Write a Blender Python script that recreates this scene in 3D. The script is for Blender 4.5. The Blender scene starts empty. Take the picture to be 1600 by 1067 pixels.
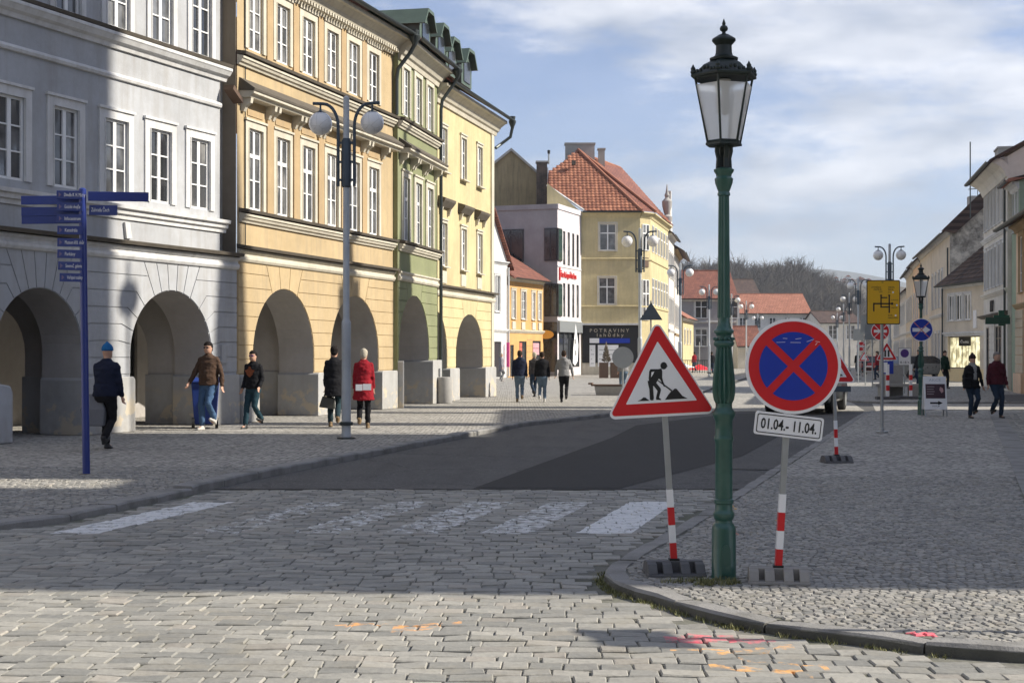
import bpy, bmesh, math, random
from math import sin, cos, pi, radians as R, sqrt, atan2, tan
from mathutils import Vector, Matrix, noise
random.seed(7)
S = bpy.context.scene
C = S.collection
# ---------------------------------------------------------------- camera, sky, sun, exposure
F, EYE, HZ = 2222.0, 1.55, 553.0          # focal length in photo pixels, eye height, horizon row
cam = bpy.data.cameras.new('camera'); camo = bpy.data.objects.new('camera', cam); C.objects.link(camo)
cam.sensor_width = 36; cam.lens = 36 * F / 1600; cam.shift_y = (HZ - 533.5) / 1600
camo.location = (0, 0, EYE); camo.rotation_euler = (pi/2, 0, 0); cam.clip_end = 12000; cam.clip_start = .1
S.camera = camo
SUN_AZ, SUN_EL = R(-3), R(35)             # azimuth from +X towards +Y
sl = bpy.data.lights.new('sun', 'SUN'); sl.energy = 5.0; sl.angle = R(.53); sl.color = (1, .93, .82)
so = bpy.data.objects.new('sun', sl); C.objects.link(so)
sdir = Vector((cos(SUN_EL)*cos(SUN_AZ), cos(SUN_EL)*sin(SUN_AZ), sin(SUN_EL)))
so.rotation_euler = (-sdir).to_track_quat('-Z', 'Y').to_euler()
so.location = (60, 0, 60)
S.view_settings.view_transform = 'Standard'; S.view_settings.look = 'None'
S.view_settings.gamma = 1; S.view_settings.use_curve_mapping = False
S.view_settings.exposure = 0.66
W = bpy.data.worlds.new('World'); S.world = W; W.use_nodes = True
nt = W.node_tree; nt.nodes.clear()
def N(t, tree=None, **k):
    n = (tree or nt).nodes.new(t)
    for a, b in k.items(): setattr(n, a, b)
    return n
out = N('ShaderNodeOutputWorld'); bg = N('ShaderNodeBackground'); sky = N('ShaderNodeTexSky')
sky.sky_type = 'NISHITA'; sky.sun_disc = False; sky.sun_elevation = SUN_EL
sky.sun_rotation = pi/2 - SUN_AZ; sky.air_density = 1.0; sky.dust_density = .5; sky.ozone_density = 2.6; sky.altitude = 200
tc = N('ShaderNodeTexCoord'); mp = N('ShaderNodeMapping'); mp.inputs['Scale'].default_value = (1, 1, 3.2)
mp.inputs['Location'].default_value = (2.3, .9, .1)
nz = N('ShaderNodeTexNoise'); nz.inputs['Scale'].default_value = 2.6; nz.inputs['Detail'].default_value = 9; nz.inputs['Roughness'].default_value = .64; nz.inputs['Distortion'].default_value = .1
rp = N('ShaderNodeValToRGB'); rp.color_ramp.elements[0].position = .47; rp.color_ramp.elements[1].position = .57
rp.color_ramp.interpolation = 'B_SPLINE'
nz2 = N('ShaderNodeTexNoise'); nz2.inputs['Scale'].default_value = 9; nz2.inputs['Detail'].default_value = 6
rp2 = N('ShaderNodeValToRGB'); rp2.color_ramp.elements[0].position = .36; rp2.color_ramp.elements[1].position = .66
rp2.color_ramp.elements[0].color = (4.1, 4.5, 5.2, 1); rp2.color_ramp.elements[1].color = (9.0, 9.0, 9.2, 1)
mul = N('ShaderNodeMath', operation='MULTIPLY'); mul.inputs[1].default_value = .9
mx = N('ShaderNodeMixRGB')
L = nt.links.new
L(tc.outputs['Generated'], mp.inputs['Vector']); L(mp.outputs[0], nz.inputs['Vector']); L(mp.outputs[0], nz2.inputs['Vector'])
L(nz.outputs['Fac'], rp.inputs[0]); L(nz2.outputs['Fac'], rp2.inputs[0]); L(rp.outputs[0], mul.inputs[0]); L(mul.outputs[0], mx.inputs[0])
tint = N('ShaderNodeMixRGB', blend_type='MULTIPLY'); tint.inputs[0].default_value = 1; tint.inputs[2].default_value = (.98, .96, 1.12, 1)
L(sky.outputs[0], tint.inputs[1]); L(tint.outputs[0], mx.inputs[1]); L(rp2.outputs[0], mx.inputs[2]); L(mx.outputs[0], bg.inputs['Color'])
bg.inputs['Strength'].default_value = .082
L(bg.outputs[0], out.inputs['Surface'])

# ---------------------------------------------------------------- helpers
def G(x, y, z=0.0):
    """ground point (at height z) seen at photo pixel x, y"""
    Y = F * (EYE - z) / (y - HZ)
    return ((x - 800) / F * Y, Y)
def PX(x, Y): return (x - 800) / F * Y
def PZ(y, Y): return EYE + (HZ - y) * Y / F

class MB:
    def __init__(s): s.v = []; s.f = []; s.m = []; s.mi = 0; s.sm = []; s.smooth = False
    def _f(s, idx): s.f.append(idx); s.m.append(s.mi); s.sm.append(s.smooth)
    def poly(s, pts):
        b = len(s.v); s.v += [tuple(p) for p in pts]; s._f(list(range(b, b+len(pts)))); return s
    def box(s, x0, x1, y0, y1, z0, z1, M=None):
        b = len(s.v)
        P = [(x0,y0,z0),(x1,y0,z0),(x1,y1,z0),(x0,y1,z0),(x0,y0,z1),(x1,y0,z1),(x1,y1,z1),(x0,y1,z1)]
        if M is not None: P = [tuple(M @ Vector(p)) for p in P]
        s.v += P
        for q in ((0,3,2,1),(4,5,6,7),(0,1,5,4),(1,2,6,5),(2,3,7,6),(3,0,4,7)): s._f([b+i for i in q])
        return s
    def prism(s, pts, d0, d1, axis='y', M=None):
        """closed 2-D outline extruded along axis between d0 and d1 (pts are (a,b): y-axis -> x,z ; x-axis -> y,z ; z-axis -> x,y)"""
        n = len(pts); b = len(s.v)
        def mk(a, c, d):
            p = (a, d, c) if axis == 'y' else ((d, a, c) if axis == 'x' else (a, c, d))
            return tuple(M @ Vector(p)) if M is not None else p
        s.v += [mk(a, c, d0) for a, c in pts] + [mk(a, c, d1) for a, c in pts]
        ar = sum(pts[i][0]*pts[(i+1) % n][1]-pts[(i+1) % n][0]*pts[i][1] for i in range(n))
        rev = (ar < 0) ^ (axis == 'y')
        flip = (d1 < d0) ^ rev
        a = list(range(b, b+n)); c = list(range(b+n, b+2*n))
        s._f(a if flip else a[::-1]); s._f(c[::-1] if flip else c)
        for i in range(n):
            j = (i+1) % n; q = [b+i, b+j, b+n+j, b+n+i]; s._f(q[::-1] if flip else q)
        return s
    def loft(s, rings, close=True, cap=True):
        """rings: list of lists of 3-D points, same count"""
        b = len(s.v); n = len(rings[0])
        for r in rings: s.v += [tuple(p) for p in r]
        for i in range(len(rings)-1):
            for j in range(n if close else n-1):
                k = (j+1) % n
                s._f([b+i*n+j, b+i*n+k, b+(i+1)*n+k, b+(i+1)*n+j])
        if cap:
            s._f([b+j for j in range(n)][::-1]); s._f([b+(len(rings)-1)*n+j for j in range(n)])
        return s
    def lathe(s, prof, n=24, c=(0,0,0), flute=0, fd=0.0, cap=True):
        rings = []
        for r, z in prof:
            ring = []
            for j in range(n):
                a = 2*pi*j/n; rr = r*(1-fd*(.5+.5*cos(a*flute))) if flute else r
                ring.append((c[0]+rr*cos(a), c[1]+rr*sin(a), c[2]+z))
            rings.append(ring)
        return s.loft(rings, cap=cap)
    def tube(s, pts, rad, n=10, ell=None):
        pts = [Vector(p) for p in pts]; rings = []
        if not isinstance(rad, (list, tuple)): rad = [rad]*len(pts)
        up = Vector((0, 0, 1))
        a = None
        for i, p in enumerate(pts):
            t = (pts[min(i+1, len(pts)-1)]-pts[max(i-1, 0)]).normalized()
            if a is None:
                a = t.cross(up)
                if a.length < .3: a = t.cross(Vector((0, 1, 0)))
            else: a = a-t*a.dot(t)
            a.normalize(); bb = a.cross(t).normalized()
            rings.append([p+(a*cos(2*pi*j/n)+bb*sin(2*pi*j/n))*rad[i] for j in range(n)])
        return s.loft([[tuple(q) for q in r] for r in rings])
    def ball(s, c, r, n=16, m=10):
        if not isinstance(r, (tuple, list)): r = (r, r, r)
        rings = []
        for i in range(m+1):
            t = pi*i/m; t = min(max(t, .02), pi-.02)
            rings.append([(c[0]+r[0]*sin(t)*cos(2*pi*j/n), c[1]+r[1]*sin(t)*sin(2*pi*j/n), c[2]-r[2]*cos(t)) for j in range(n)])
        return s.loft(rings)
    def mesh(s, name):
        me = bpy.data.meshes.new(name); me.from_pydata(s.v, [], s.f)
        me.polygons.foreach_set('material_index', s.m); me.polygons.foreach_set('use_smooth', s.sm)
        me.update(); return me

def link(name, me, mat=None, parent=None, loc=None, rot=None):
    o = bpy.data.objects.new(name, me); C.objects.link(o)
    if mat is not None and not me.materials:
        for m in (mat if isinstance(mat, (list, tuple)) else [mat]): me.materials.append(m)
    if parent is not None: o.parent = parent
    if loc is not None: o.location = loc
    if rot is not None: o.rotation_euler = rot
    return o
def obj(name, mb, mat, parent=None, loc=None, rot=None, bevel=0, smooth=False):
    if smooth: mb.sm = [True]*len(mb.f)
    me = mb.mesh(name); o = link(name, me, mat, parent, loc, rot)
    if smooth: me.set_sharp_from_angle(angle=R(32))
    if bevel:
        b = o.modifiers.new('bevel', 'BEVEL'); b.width = bevel; b.segments = 2; b.limit_method = 'ANGLE'; b.angle_limit = R(40)
    return o
_tmp = bpy.data.scenes.new('bench')
def evaluated_mesh(o):
    """mesh of an object with its modifiers applied, evaluated alone in an empty side scene"""
    _tmp.collection.objects.link(o); vl = _tmp.view_layers[0]; vl.update()
    me = bpy.data.meshes.new_from_object(o.evaluated_get(vl.depsgraph)); _tmp.collection.objects.unlink(o); bpy.data.objects.remove(o); return me
def tag(o, label=None, cat=None, group=None, kind=None):
    if label: o['label'] = label
    if cat: o['category'] = cat
    if group: o['group'] = group
    if kind: o['kind'] = kind
    return o
def thing(name, label, cat, loc=(0,0,0), rz=0, group=None):
    o = bpy.data.objects.new(name, None); C.objects.link(o); o.location = loc; o.rotation_euler = (0, 0, rz)
    o.empty_display_size = .2
    return tag(o, label, cat, group)
def struct(name, mb, mat, **k):
    return tag(obj(name, mb, mat, **k), kind='structure')
def copy_tree(o, parent=None):
    c = o.copy(); C.objects.link(c); c.parent = parent
    for ch in list(o.children): copy_tree(ch, c)
    return c

# ---------------------------------------------------------------- materials
class NT:
    def __init__(s, name):
        s.mat = bpy.data.materials.new(name); s.mat.use_nodes = True; s.t = s.mat.node_tree; s.t.nodes.clear()
        s.o = s.t.nodes.new('ShaderNodeOutputMaterial'); s.p = s.t.nodes.new('ShaderNodeBsdfPrincipled')
        s.l(s.p.outputs[0], s.o.inputs['Surface'])
    def n(s, ty, **k):
        n = s.t.nodes.new(ty)
        for a, b in k.items(): setattr(n, a, b)
        return n
    def l(s, a, b): s.t.links.new(a, b)
    def set(s, k, v):
        i = s.p.inputs[k]
        if hasattr(v, 'is_linked'): s.l(v, i)
        else: i.default_value = v
    def m(s, op, a, b=None, clamp=False):
        n = s.n('ShaderNodeMath', operation=op); n.use_clamp = clamp
        for i, v in enumerate((a, b)):
            if v is None: continue
            if hasattr(v, 'is_linked'): s.l(v, n.inputs[i])
            else: n.inputs[i].default_value = v
        return n.outputs[0]
    def mix(s, f, a, b, mode='MIX'):
        n = s.n('ShaderNodeMixRGB', blend_type=mode)
        for i, v in enumerate((f, a, b)):
            if hasattr(v, 'is_linked'): s.l(v, n.inputs[i])
            else: n.inputs[i].default_value = v if i == 0 else (tuple(v)+(1,))[:4]
        return n.outputs[0]
    def noise(s, vec, scale, detail=4, rough=.55, dist=0, out='Fac'):
        n = s.n('ShaderNodeTexNoise'); n.inputs['Scale'].default_value = scale; n.inputs['Detail'].default_value = detail
        n.inputs['Roughness'].default_value = rough; n.inputs['Distortion'].default_value = dist
        if vec is not None: s.l(vec, n.inputs['Vector'])
        return n.outputs[out]
    def ramp(s, v, lo, hi, c0=(0,0,0), c1=(1,1,1)):
        n = s.n('ShaderNodeValToRGB'); n.color_ramp.elements[0].position = lo; n.color_ramp.elements[1].position = hi
        n.color_ramp.elements[0].color = tuple(c0)+(1,); n.color_ramp.elements[1].color = tuple(c1)+(1,)
        s.l(v, n.inputs[0]); return n.outputs[0]
    def pos(s): return s.n('ShaderNodeNewGeometry').outputs['Position']
    def objc(s): return s.n('ShaderNodeTexCoord').outputs['Object']
    def scale(s, v, sc, loc=(0,0,0)):
        n = s.n('ShaderNodeMapping'); n.inputs['Scale'].default_value = sc; n.inputs['Location'].default_value = loc
        s.l(v, n.inputs['Vector']); return n.outputs[0]
    def bump(s, h, dist=.01, st=1.0):
        n = s.n('ShaderNodeBump'); n.inputs['Distance'].default_value = dist; n.inputs['Strength'].default_value = st
        s.l(h, n.inputs['Height']); s.l(n.outputs[0], s.p.inputs['Normal'])
def col(c, k): return tuple(min(1, x*k) for x in c[:3])
def plain(name, c, rough=.6, metal=0, var=.12, sc=6, bump=0, coat=0, spec=.5):
    t = NT(name); v = t.noise(t.objc(), sc, 5)
    t.set('Base Color', t.mix(v, col(c, 1-var), col(c, 1+var)))
    r = t.m('MULTIPLY_ADD', v, .2); r.node.inputs[2].default_value = rough-.1
    t.set('Roughness', r); t.set('Metallic', metal); t.set('Coat Weight', coat); t.set('Specular IOR Level', spec)
    if bump: t.bump(t.noise(t.objc(), sc*8, 4), bump, .6)
    return t.mat
def plaster(name, c, stain=(.25,.22,.18), amt=.35, peel=None, island=False):
    """painted render: soft mottling, rain streaks under ledges, grain, optional flaked patches"""
    t = NT(name); P = t.pos()
    a = t.noise(P, .9, 6, .6); b = t.noise(P, 7, 5, .6); st = t.noise(t.scale(P, (5, 5, .45)), 1.0, 5, .6)
    base = t.mix(t.ramp(a, .3, .7), col(c, .84), col(c, 1.07))
    base = t.mix(t.ramp(b, .35, .75), base, t.mix(1, base, (.93,.92,.9), 'MULTIPLY'))
    f = t.m('MULTIPLY', t.ramp(st, .46, .78), amt)
    base = t.mix(f, base, t.mix(.55, base, stain))
    sx = t.n('ShaderNodeSeparateXYZ'); t.l(P, sx.inputs[0])
    low = t.m('SUBTRACT', .55, sx.outputs['Z'], clamp=True)
    base = t.mix(t.m('MULTIPLY', t.m('MULTIPLY', low, t.ramp(b, .3, .6)), .9), base, t.mix(.6, base, stain))
    if peel:
        pf = t.ramp(t.noise(P, 2.6, 7, .62), .53, .57); zz = t.m('SUBTRACT', 1.0, sx.outputs['Z'], clamp=True)
        pf = t.m('MULTIPLY', pf, t.ramp(zz, .15, .45)); base = t.mix(pf, base, peel)
    t.set('Base Color', base); t.set('Roughness', .88); t.set('Specular IOR Level', .25)
    t.bump(t.m('ADD', t.noise(P, 120, 3), t.m('MULTIPLY', b, 2.5)), .004, .6)
    return t.mat
def tiles(name, c1, c2, cols='X', w=.24, h=.19, mortar=(.05,.03,.025), slope=1.6):
    t = NT(name); O = t.objc(); sx = t.n('ShaderNodeSeparateXYZ'); t.l(O, sx.inputs[0])
    cb = t.n('ShaderNodeCombineXYZ'); t.l(sx.outputs[cols], cb.inputs[0])
    t.l(t.m('MULTIPLY', sx.outputs['Z'], slope), cb.inputs[1])
    br = t.n('ShaderNodeTexBrick'); t.l(cb.outputs[0], br.inputs['Vector'])
    for k, v in (('Scale', 1), ('Brick Width', w), ('Row Height', h*slope/1.0), ('Mortar Size', .018), ('Mortar Smooth', .6), ('Bias', 0)): br.inputs[k].default_value = v
    br.inputs['Color1'].default_value = tuple(c1)+(1,); br.inputs['Color2'].default_value = tuple(c2)+(1,); br.inputs['Mortar'].default_value = tuple(mortar)+(1,)
    v = t.noise(O, 1.3, 6); base = t.mix(t.ramp(v, .3, .75), br.outputs['Color'], t.mix(1, br.outputs['Color'], (.62,.6,.6), 'MULTIPLY'))
    t.set('Base Color', base); t.set('Roughness', .85)
    w1 = t.n('ShaderNodeTexWave', wave_type='BANDS', bands_direction=cols); w1.inputs['Scale'].default_value = 1.0/w/ (2*pi)*6.283*.5
    t.l(O, w1.inputs['Vector'])
    hh = t.m('ADD', t.m('MULTIPLY', br.outputs['Fac'], -1.0), t.m('MULTIPLY', w1.outputs['Fac'], .4)); t.bump(hh, .03, .8)
    return t.mat
def glassy(name, c=(.03,.035,.04), var=.09, rough=.06):
    """window pane: dark room and pale net curtain behind a reflecting surface, different from pane to pane"""
    t = NT(name); oi = t.n('ShaderNodeObjectInfo'); P = t.pos()
    isl = t.n('ShaderNodeNewGeometry').outputs['Random Per Island']
    rnd = t.m('FRACT', t.m('ADD', oi.outputs['Random'], isl))
    v = t.ramp(t.noise(P, 1.7, 3), .4, .65)
    k = t.m('MULTIPLY', rnd, v)
    base = t.mix(k, c, tuple(x+var for x in c))
    t.set('Base Color', base); t.set('Roughness', rough); t.set('Specular IOR Level', .9); t.set('IOR', 1.5)
    t.bump(t.noise(P, 1.1, 2), .02, .25)
    return t.mat
M = {}
M['grey'] = plaster('grey_plaster', (.44,.452,.468), amt=.7)
M['greydk'] = plaster('plinth_plaster', (.42,.42,.41), peel=(.5,.44,.34), amt=.5)
M['yellow'] = plaster('ochre_yellow_plaster', (.50,.385,.225), amt=.75)
M['tan'] = plaster('tan_panel_plaster', (.46,.335,.19), amt=.6)
M['cream'] = plaster('cream_trim_plaster', (.60,.56,.46), amt=.7)
M['green'] = plaster('olive_green_plaster', (.245,.265,.145), amt=.6)
M['lemon'] = plaster('lemon_yellow_plaster', (.585,.50,.285), amt=.6)
M['white'] = plaster('white_plaster', (.68,.68,.66), amt=.3)
M['trimw'] = plaster('white_trim_plaster', (.68,.68,.67), amt=.6, stain=(.2,.17,.13))
M['innerw'] = plaster('arcade_inner_plaster', (.44,.42,.40), amt=.3)
M['lilac'] = plaster('lilac_and_shade_plaster', (.36,.35,.36), amt=.3)
M['mauve'] = plaster('mauve_grey_plaster', (.66,.62,.63), amt=.2)
M['orange'] = plaster('orange_plaster', (.60,.36,.14), amt=.4)
M['blotchy'] = plaster('old_blotchy_plaster', (.36,.29,.17), stain=(.06,.05,.04), amt=1.0)
t = NT('old_pale_plaster'); P = t.pos(); v = t.noise(P, .9, 9, .68); v2 = t.noise(P, 3, 6, .7); b = t.mix(t.ramp(v, .42, .58), (.20,.18,.15), (.68,.62,.52)); b = t.mix(t.m('MULTIPLY', t.ramp(v2, .5, .62), .6), b, (.30,.27,.22)); t.set('Base Color', b); t.set('Roughness', .9); M['blotchw'] = t.mat
M['beige'] = plaster('beige_plaster', (.62,.52,.38), amt=.3)
M['beige2'] = plaster('pale_beige_plaster', (.66,.58,.46), amt=.3)
M['pink'] = plaster('pale_pink_plaster', (.78,.56,.38), amt=.3)
M['creamy'] = plaster('creamy_white_plaster', (.72,.68,.60), amt=.3)
M['greenp'] = plaster('pale_green_plaster', (.36,.44,.32), amt=.3)
M['concrete'] = plain('concrete', (.33,.32,.30), .9, var=.2, sc=9, bump=.004)
M['stone'] = plain('church_stone', (.34,.31,.26), .9, var=.25, sc=2, bump=.01)
M['tile'] = tiles('red_roof_tiles', (.29,.11,.07), (.20,.07,.05))
M['tiley'] = tiles('red_roof_tiles_side', (.42,.13,.065), (.30,.085,.05), cols='Y')
M['tiledk'] = tiles('dark_brown_roof_tiles', (.12,.075,.055), (.07,.045,.04))
M['tiledky'] = tiles('dark_brown_roof_tiles_side', (.12,.075,.055), (.07,.045,.04), cols='Y')
M['tilelt'] = tiles('bright_orange_roof_tiles', (.42,.18,.115), (.36,.145,.09), w=.4, h=.3)
M['frame'] = plain('white_window_paint', (.80,.80,.78), .45, var=.06, sc=14)
M['framedk'] = plain('dark_frame_paint', (.035,.035,.04), .4)
M['glass'] = glassy('window_glass', (.06,.063,.066), .18)
M['shopglass'] = glassy('shop_glass', (.02,.024,.028), .05, .18)
t = NT('net_curtain_pane'); P = t.pos(); v = t.noise(t.scale(P, (16, 16, .8)), 1, 3); v2 = t.noise(P, 1.3, 3)
t.set('Base Color', t.mix(t.ramp(v2, .42, .6), (.07,.072,.075), t.mix(v, (.16,.16,.155), (.34,.335,.32)))); t.set('Roughness', .08); t.set('Specular IOR Level', .8); t.bump(v2, .02, .2); M['glass2'] = t.mat
M['glass3'] = glassy('dark_window_glass', (.022,.024,.027), .05)
M['gutter'] = plain('dark_zinc_gutter', (.045,.055,.055), .45, .4, var=.3)
M['whitepipe'] = plain('white_pipe_paint', (.6,.6,.6), .5)
M['copper'] = plain('verdigris_copper', (.07,.105,.085), .7, .1, var=.45, sc=2.5)
M['ledge'] = plain('weathered_ledge_tiles', (.10,.085,.065), .85, var=.5, sc=5)
M['metal'] = plain('galvanised_steel', (.38,.40,.41), .45, .7, var=.15, sc=10)
M['greypaint'] = plain('grey_pole_paint', (.46,.49,.51), .5, .1, var=.2, sc=5)
M['dkmetal'] = plain('dark_steel_blue_paint', (.055,.075,.095), .5, .2, var=.2)
M['signback'] = plain('sign_back_aluminium', (.30,.32,.33), .5, .5, var=.1)
M['blue'] = plain('signpost_blue_enamel', (.012,.03,.19), .35, var=.1, coat=.2)
M['bluepl'] = plain('blue_bin_plastic', (.012,.04,.22), .5)
M['white_s'] = plain('reflective_white', (.86,.86,.86), .4, var=.03, sc=20)
M['red_s'] = plain('reflective_red', (.62,.012,.018), .35, var=.10, sc=14)
M['blue_s'] = plain('reflective_blue', (.006,.035,.36), .35, var=.10, sc=14)
M['yellow_s'] = plain('reflective_yellow', (.80,.44,.006), .4, var=.05, sc=14)
M['black'] = plain('matt_black', (.012,.012,.012), .6, var=.3)
M['rubber'] = plain('recycled_black_plastic', (.10,.10,.102), .75, var=.5, sc=9, bump=.003)
M['rubberg'] = plain('dusty_recycled_plastic', (.27,.255,.23), .85, var=.4, sc=8, bump=.003)
M['wood'] = plain('brown_wood', (.11,.065,.04), .7, var=.3, sc=9)
M['orangesg'] = plain('orange_sign', (.75,.33,.03), .5)
M['text'] = plain('white_lettering', (.75,.75,.75), .5, var=.02)
M['redtx'] = plain('red_lettering', (.6,.03,.03), .5, var=.02)
M['goldtx'] = plain('gold_lettering', (.55,.48,.36), .5, var=.02)
# lamp green paint, with faint weathering
t = NT('lamp_green_paint'); v = t.noise(t.objc(), 5, 6, .65); g2 = t.noise(t.objc(), 40, 3)
t.set('Base Color', t.mix(t.ramp(v, .45, .75), (.018,.082,.064), (.040,.12,.095))); t.set('Roughness', .33); t.set('Coat Weight', .3); t.bump(g2, .002, .5); M['lampgreen'] = t.mat
t = NT('lantern_black_paint'); v = t.noise(t.objc(), 9, 5); t.set('Base Color', t.mix(v, (.006,.010,.009), (.02,.035,.03))); t.set('Roughness', .5); M['lampblack'] = t.mat
t = NT('frosted_lantern_glass'); v = t.noise(t.scale(t.objc(), (14, 14, 2.2)), 1, 3)
t.set('Base Color', t.mix(v, (.78,.78,.76), (.92,.91,.88))); t.set('Roughness', .45); t.set('Transmission Weight', .5); t.set('IOR', 1.2); M['frost'] = t.mat
t = NT('opal_globe_glass'); vo = t.n('ShaderNodeTexVoronoi', feature='DISTANCE_TO_EDGE'); vo.inputs['Scale'].default_value = 5.5
t.l(t.objc(), vo.inputs['Vector']); e = t.ramp(vo.outputs[0], .005, .03)
t.set('Base Color', t.mix(e, (.58,.57,.55), (.80,.79,.77))); t.set('Roughness', .25); t.set('Coat Weight', .4); M['opal'] = t.mat
def brickmat(name, c1, c2, mortar, sc=1, bw=.3, bh=.09):
    t = NT(name); O = t.objc(); sx = t.n('ShaderNodeSeparateXYZ'); t.l(O, sx.inputs[0]); cb = t.n('ShaderNodeCombineXYZ')
    t.l(t.m('ADD', sx.outputs['X'], sx.outputs['Y']), cb.inputs[0]); t.l(sx.outputs['Z'], cb.inputs[1])
    br = t.n('ShaderNodeTexBrick'); t.l(cb.outputs[0], br.inputs['Vector'])
    for k, v in (('Scale', sc), ('Brick Width', bw), ('Row Height', bh), ('Mortar Size', .012)): br.inputs[k].default_value = v
    br.inputs['Color1'].default_value = tuple(c1)+(1,); br.inputs['Color2'].default_value = tuple(c2)+(1,); br.inputs['Mortar'].default_value = tuple(mortar)+(1,)
    v = t.noise(O, 2, 5); t.set('Base Color', t.mix(t.ramp(v, .3, .7), br.outputs['Color'], (.06,.05,.045))); t.set('Roughness', .9)
    t.bump(t.m('MULTIPLY', br.outputs['Fac'], -1.0), .01); return t.mat
M['brick'] = brickmat('sooty_chimney_brick', (.16,.10,.07), (.10,.07,.05), (.2,.18,.15))

def setts_mat(name, dark, light, scale_paint=True, kind='road'):
    t = NT(name); P = t.pos(); gi = t.n('ShaderNodeNewGeometry').outputs['Random Per Island']; oi = t.n('ShaderNodeObjectInfo').outputs['Random']
    r = t.m('FRACT', t.m('ADD', gi, oi))
    base = t.mix(r, dark, light)
    hue = t.m('FRACT', t.m('MULTIPLY', r, 7.31))
    base = t.mix(t.m('MULTIPLY', t.ramp(hue, .86, .97), .3), base, (.38,.32,.26))
    n1 = t.noise(P, 30, 5, .65); n2 = t.noise(P, 1.1, 5)
    base = t.mix(t.ramp(n1, .3, .75), t.mix(1, base, (.8,.8,.8), 'MULTIPLY'), t.mix(1, base, (1.12,1.12,1.1), 'MULTIPLY'))
    base = t.mix(t.m('MULTIPLY', t.ramp(t.noise(P, 3.1, 6, .7), .50, .66), .55), base, (.27,.25,.20))
    base = t.mix(t.m('MULTIPLY', t.ramp(n2, .4, .72), .45), base, t.mix(1, base, (.72,.72,.73), 'MULTIPLY'))
    sx = t.n('ShaderNodeSeparateXYZ'); t.l(P, sx.inputs[0]); X, Y = sx.outputs['X'], sx.outputs['Y']
    wear = t.noise(P, 11, 6, .7)
    def between(v, a, b):
        return t.m('MULTIPLY', t.m('GREATER_THAN', v, a), t.m('LESS_THAN', v, b))
    def paint(mask, c, lo, hi):
        nonlocal base
        f = t.m('MULTIPLY', mask, t.ramp(wear, lo, hi)); base = t.mix(f, base, c)
    if kind == 'road':
        u = t.m('SUBTRACT', X, t.m('MULTIPLY', t.m('SUBTRACT', Y, 12.86), .262))
        yb = between(Y, 12.75, 15.45)
        for x0, w, lo, hi in ((.60,.50,.30,.46), (-.26,.46,.42,.60), (-1.14,.5,.47,.60), (-1.98,.46,.49,.60), (-2.85,.42,.50,.62), (-4.12,.44,.32,.50)):
            paint(t.m('MULTIPLY', between(u, x0, x0+w), yb), (.66,.66,.65), lo, hi)
        # sprayed utility marks: short strokes along wobbly lines
        wob = t.m('MULTIPLY', t.m('SUBTRACT', t.noise(P, 6, 2), .5), .32)
        for (x0, x1, yy, th, k, c) in ((-1.05,-.72,8.45,.04,0,(.75,.36,.12)), (-.70,-.42,8.30,.07,.3,(.75,.36,.12)), (-.42,-.30,8.42,.03,.4,(.75,.36,.12)),
                                       (.86,1.26,8.02,.10,0,(.80,.14,.18)), (1.24,1.48,7.98,.045,0,(.75,.14,.18)),
                                       (.86,1.18,7.72,.03,0,(.75,.40,.14)), (1.1,1.55,7.60,.045,.5,(.75,.40,.14)), (1.02,1.5,7.36,.035,-.4,(.75,.40,.14)),
                                       (1.2,1.62,7.50,.03,-.5,(.75,.40,.14))):
            ln = t.m('ABSOLUTE', t.m('SUBTRACT', t.m('ADD', Y, wob), t.m('ADD', t.m('MULTIPLY', t.m('SUBTRACT', X, x0), k), yy)))
            paint(t.m('MULTIPLY', between(X, x0, x1), t.m('LESS_THAN', ln, th)), c, .40 if c[1] < .3 else .46, .62)
    else:
        for (x0, x1, y0, y1, c) in ((1.98,2.34,7.80,7.92,(.80,.14,.18)), (2.2,2.26,14.2,14.9,(.6,.35,.1)), (2.46,2.5,13.,13.3,(.6,.4,.1)), (1.85,1.95,12.2,12.32,(.7,.2,.1))):
            paint(t.m('MULTIPLY', between(X, x0, x1), between(Y, y0, y1)), c, .42, .55)
    t.set('Base Color', base); t.set('Roughness', .72); t.set('Specular IOR Level', .4)
    t.bump(t.m('ADD', n1, t.m('MULTIPLY', t.noise(P, 12, 3), 1.5)), .006, .7)
    return t.mat
M['sett'] = setts_mat('granite_setts', (.22,.218,.20), (.37,.355,.315))
M['mosaic'] = setts_mat('small_granite_cubes', (.20,.197,.185), (.38,.362,.325), kind='pave')
t = NT('sandy_joint'); P = t.pos(); v = t.noise(P, 25, 5); v2 = t.noise(P, 1.4, 4)
t.set('Base Color', t.mix(t.ramp(v2, .4, .65), t.mix(v, (.13,.125,.11), (.24,.23,.205)), t.mix(v, (.07,.075,.045), (.14,.14,.10)))); t.set('Roughness', .95); t.bump(v, .01); M['joint'] = t.mat
t = NT('kerb_granite'); P = t.pos(); v = t.noise(P, 60, 4, .7); v2 = t.noise(P, 2.5, 5)
b = t.mix(v, (.20,.195,.185), (.32,.31,.29)); sz = t.n('ShaderNodeSeparateXYZ'); t.l(P, sz.inputs[0]); b = t.mix(t.m('MULTIPLY', t.m('MULTIPLY', t.m('LESS_THAN', sz.outputs['Z'], -.012), t.m('LESS_THAN', sz.outputs['Y'], 11.5)), .8), b, (.075,.075,.06)); b = t.mix(t.ramp(v2, .45, .7), b, t.mix(1, b, (.6,.6,.58), 'MULTIPLY')); t.set('Base Color', b); t.set('Roughness', .85)  # near kerb face darkened in the colour, for its shade and moss
t.bump(t.m('ADD', v, t.m('MULTIPLY', t.noise(P, 9, 4), 2)), .01, .7); M['kerb'] = t.mat
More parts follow.
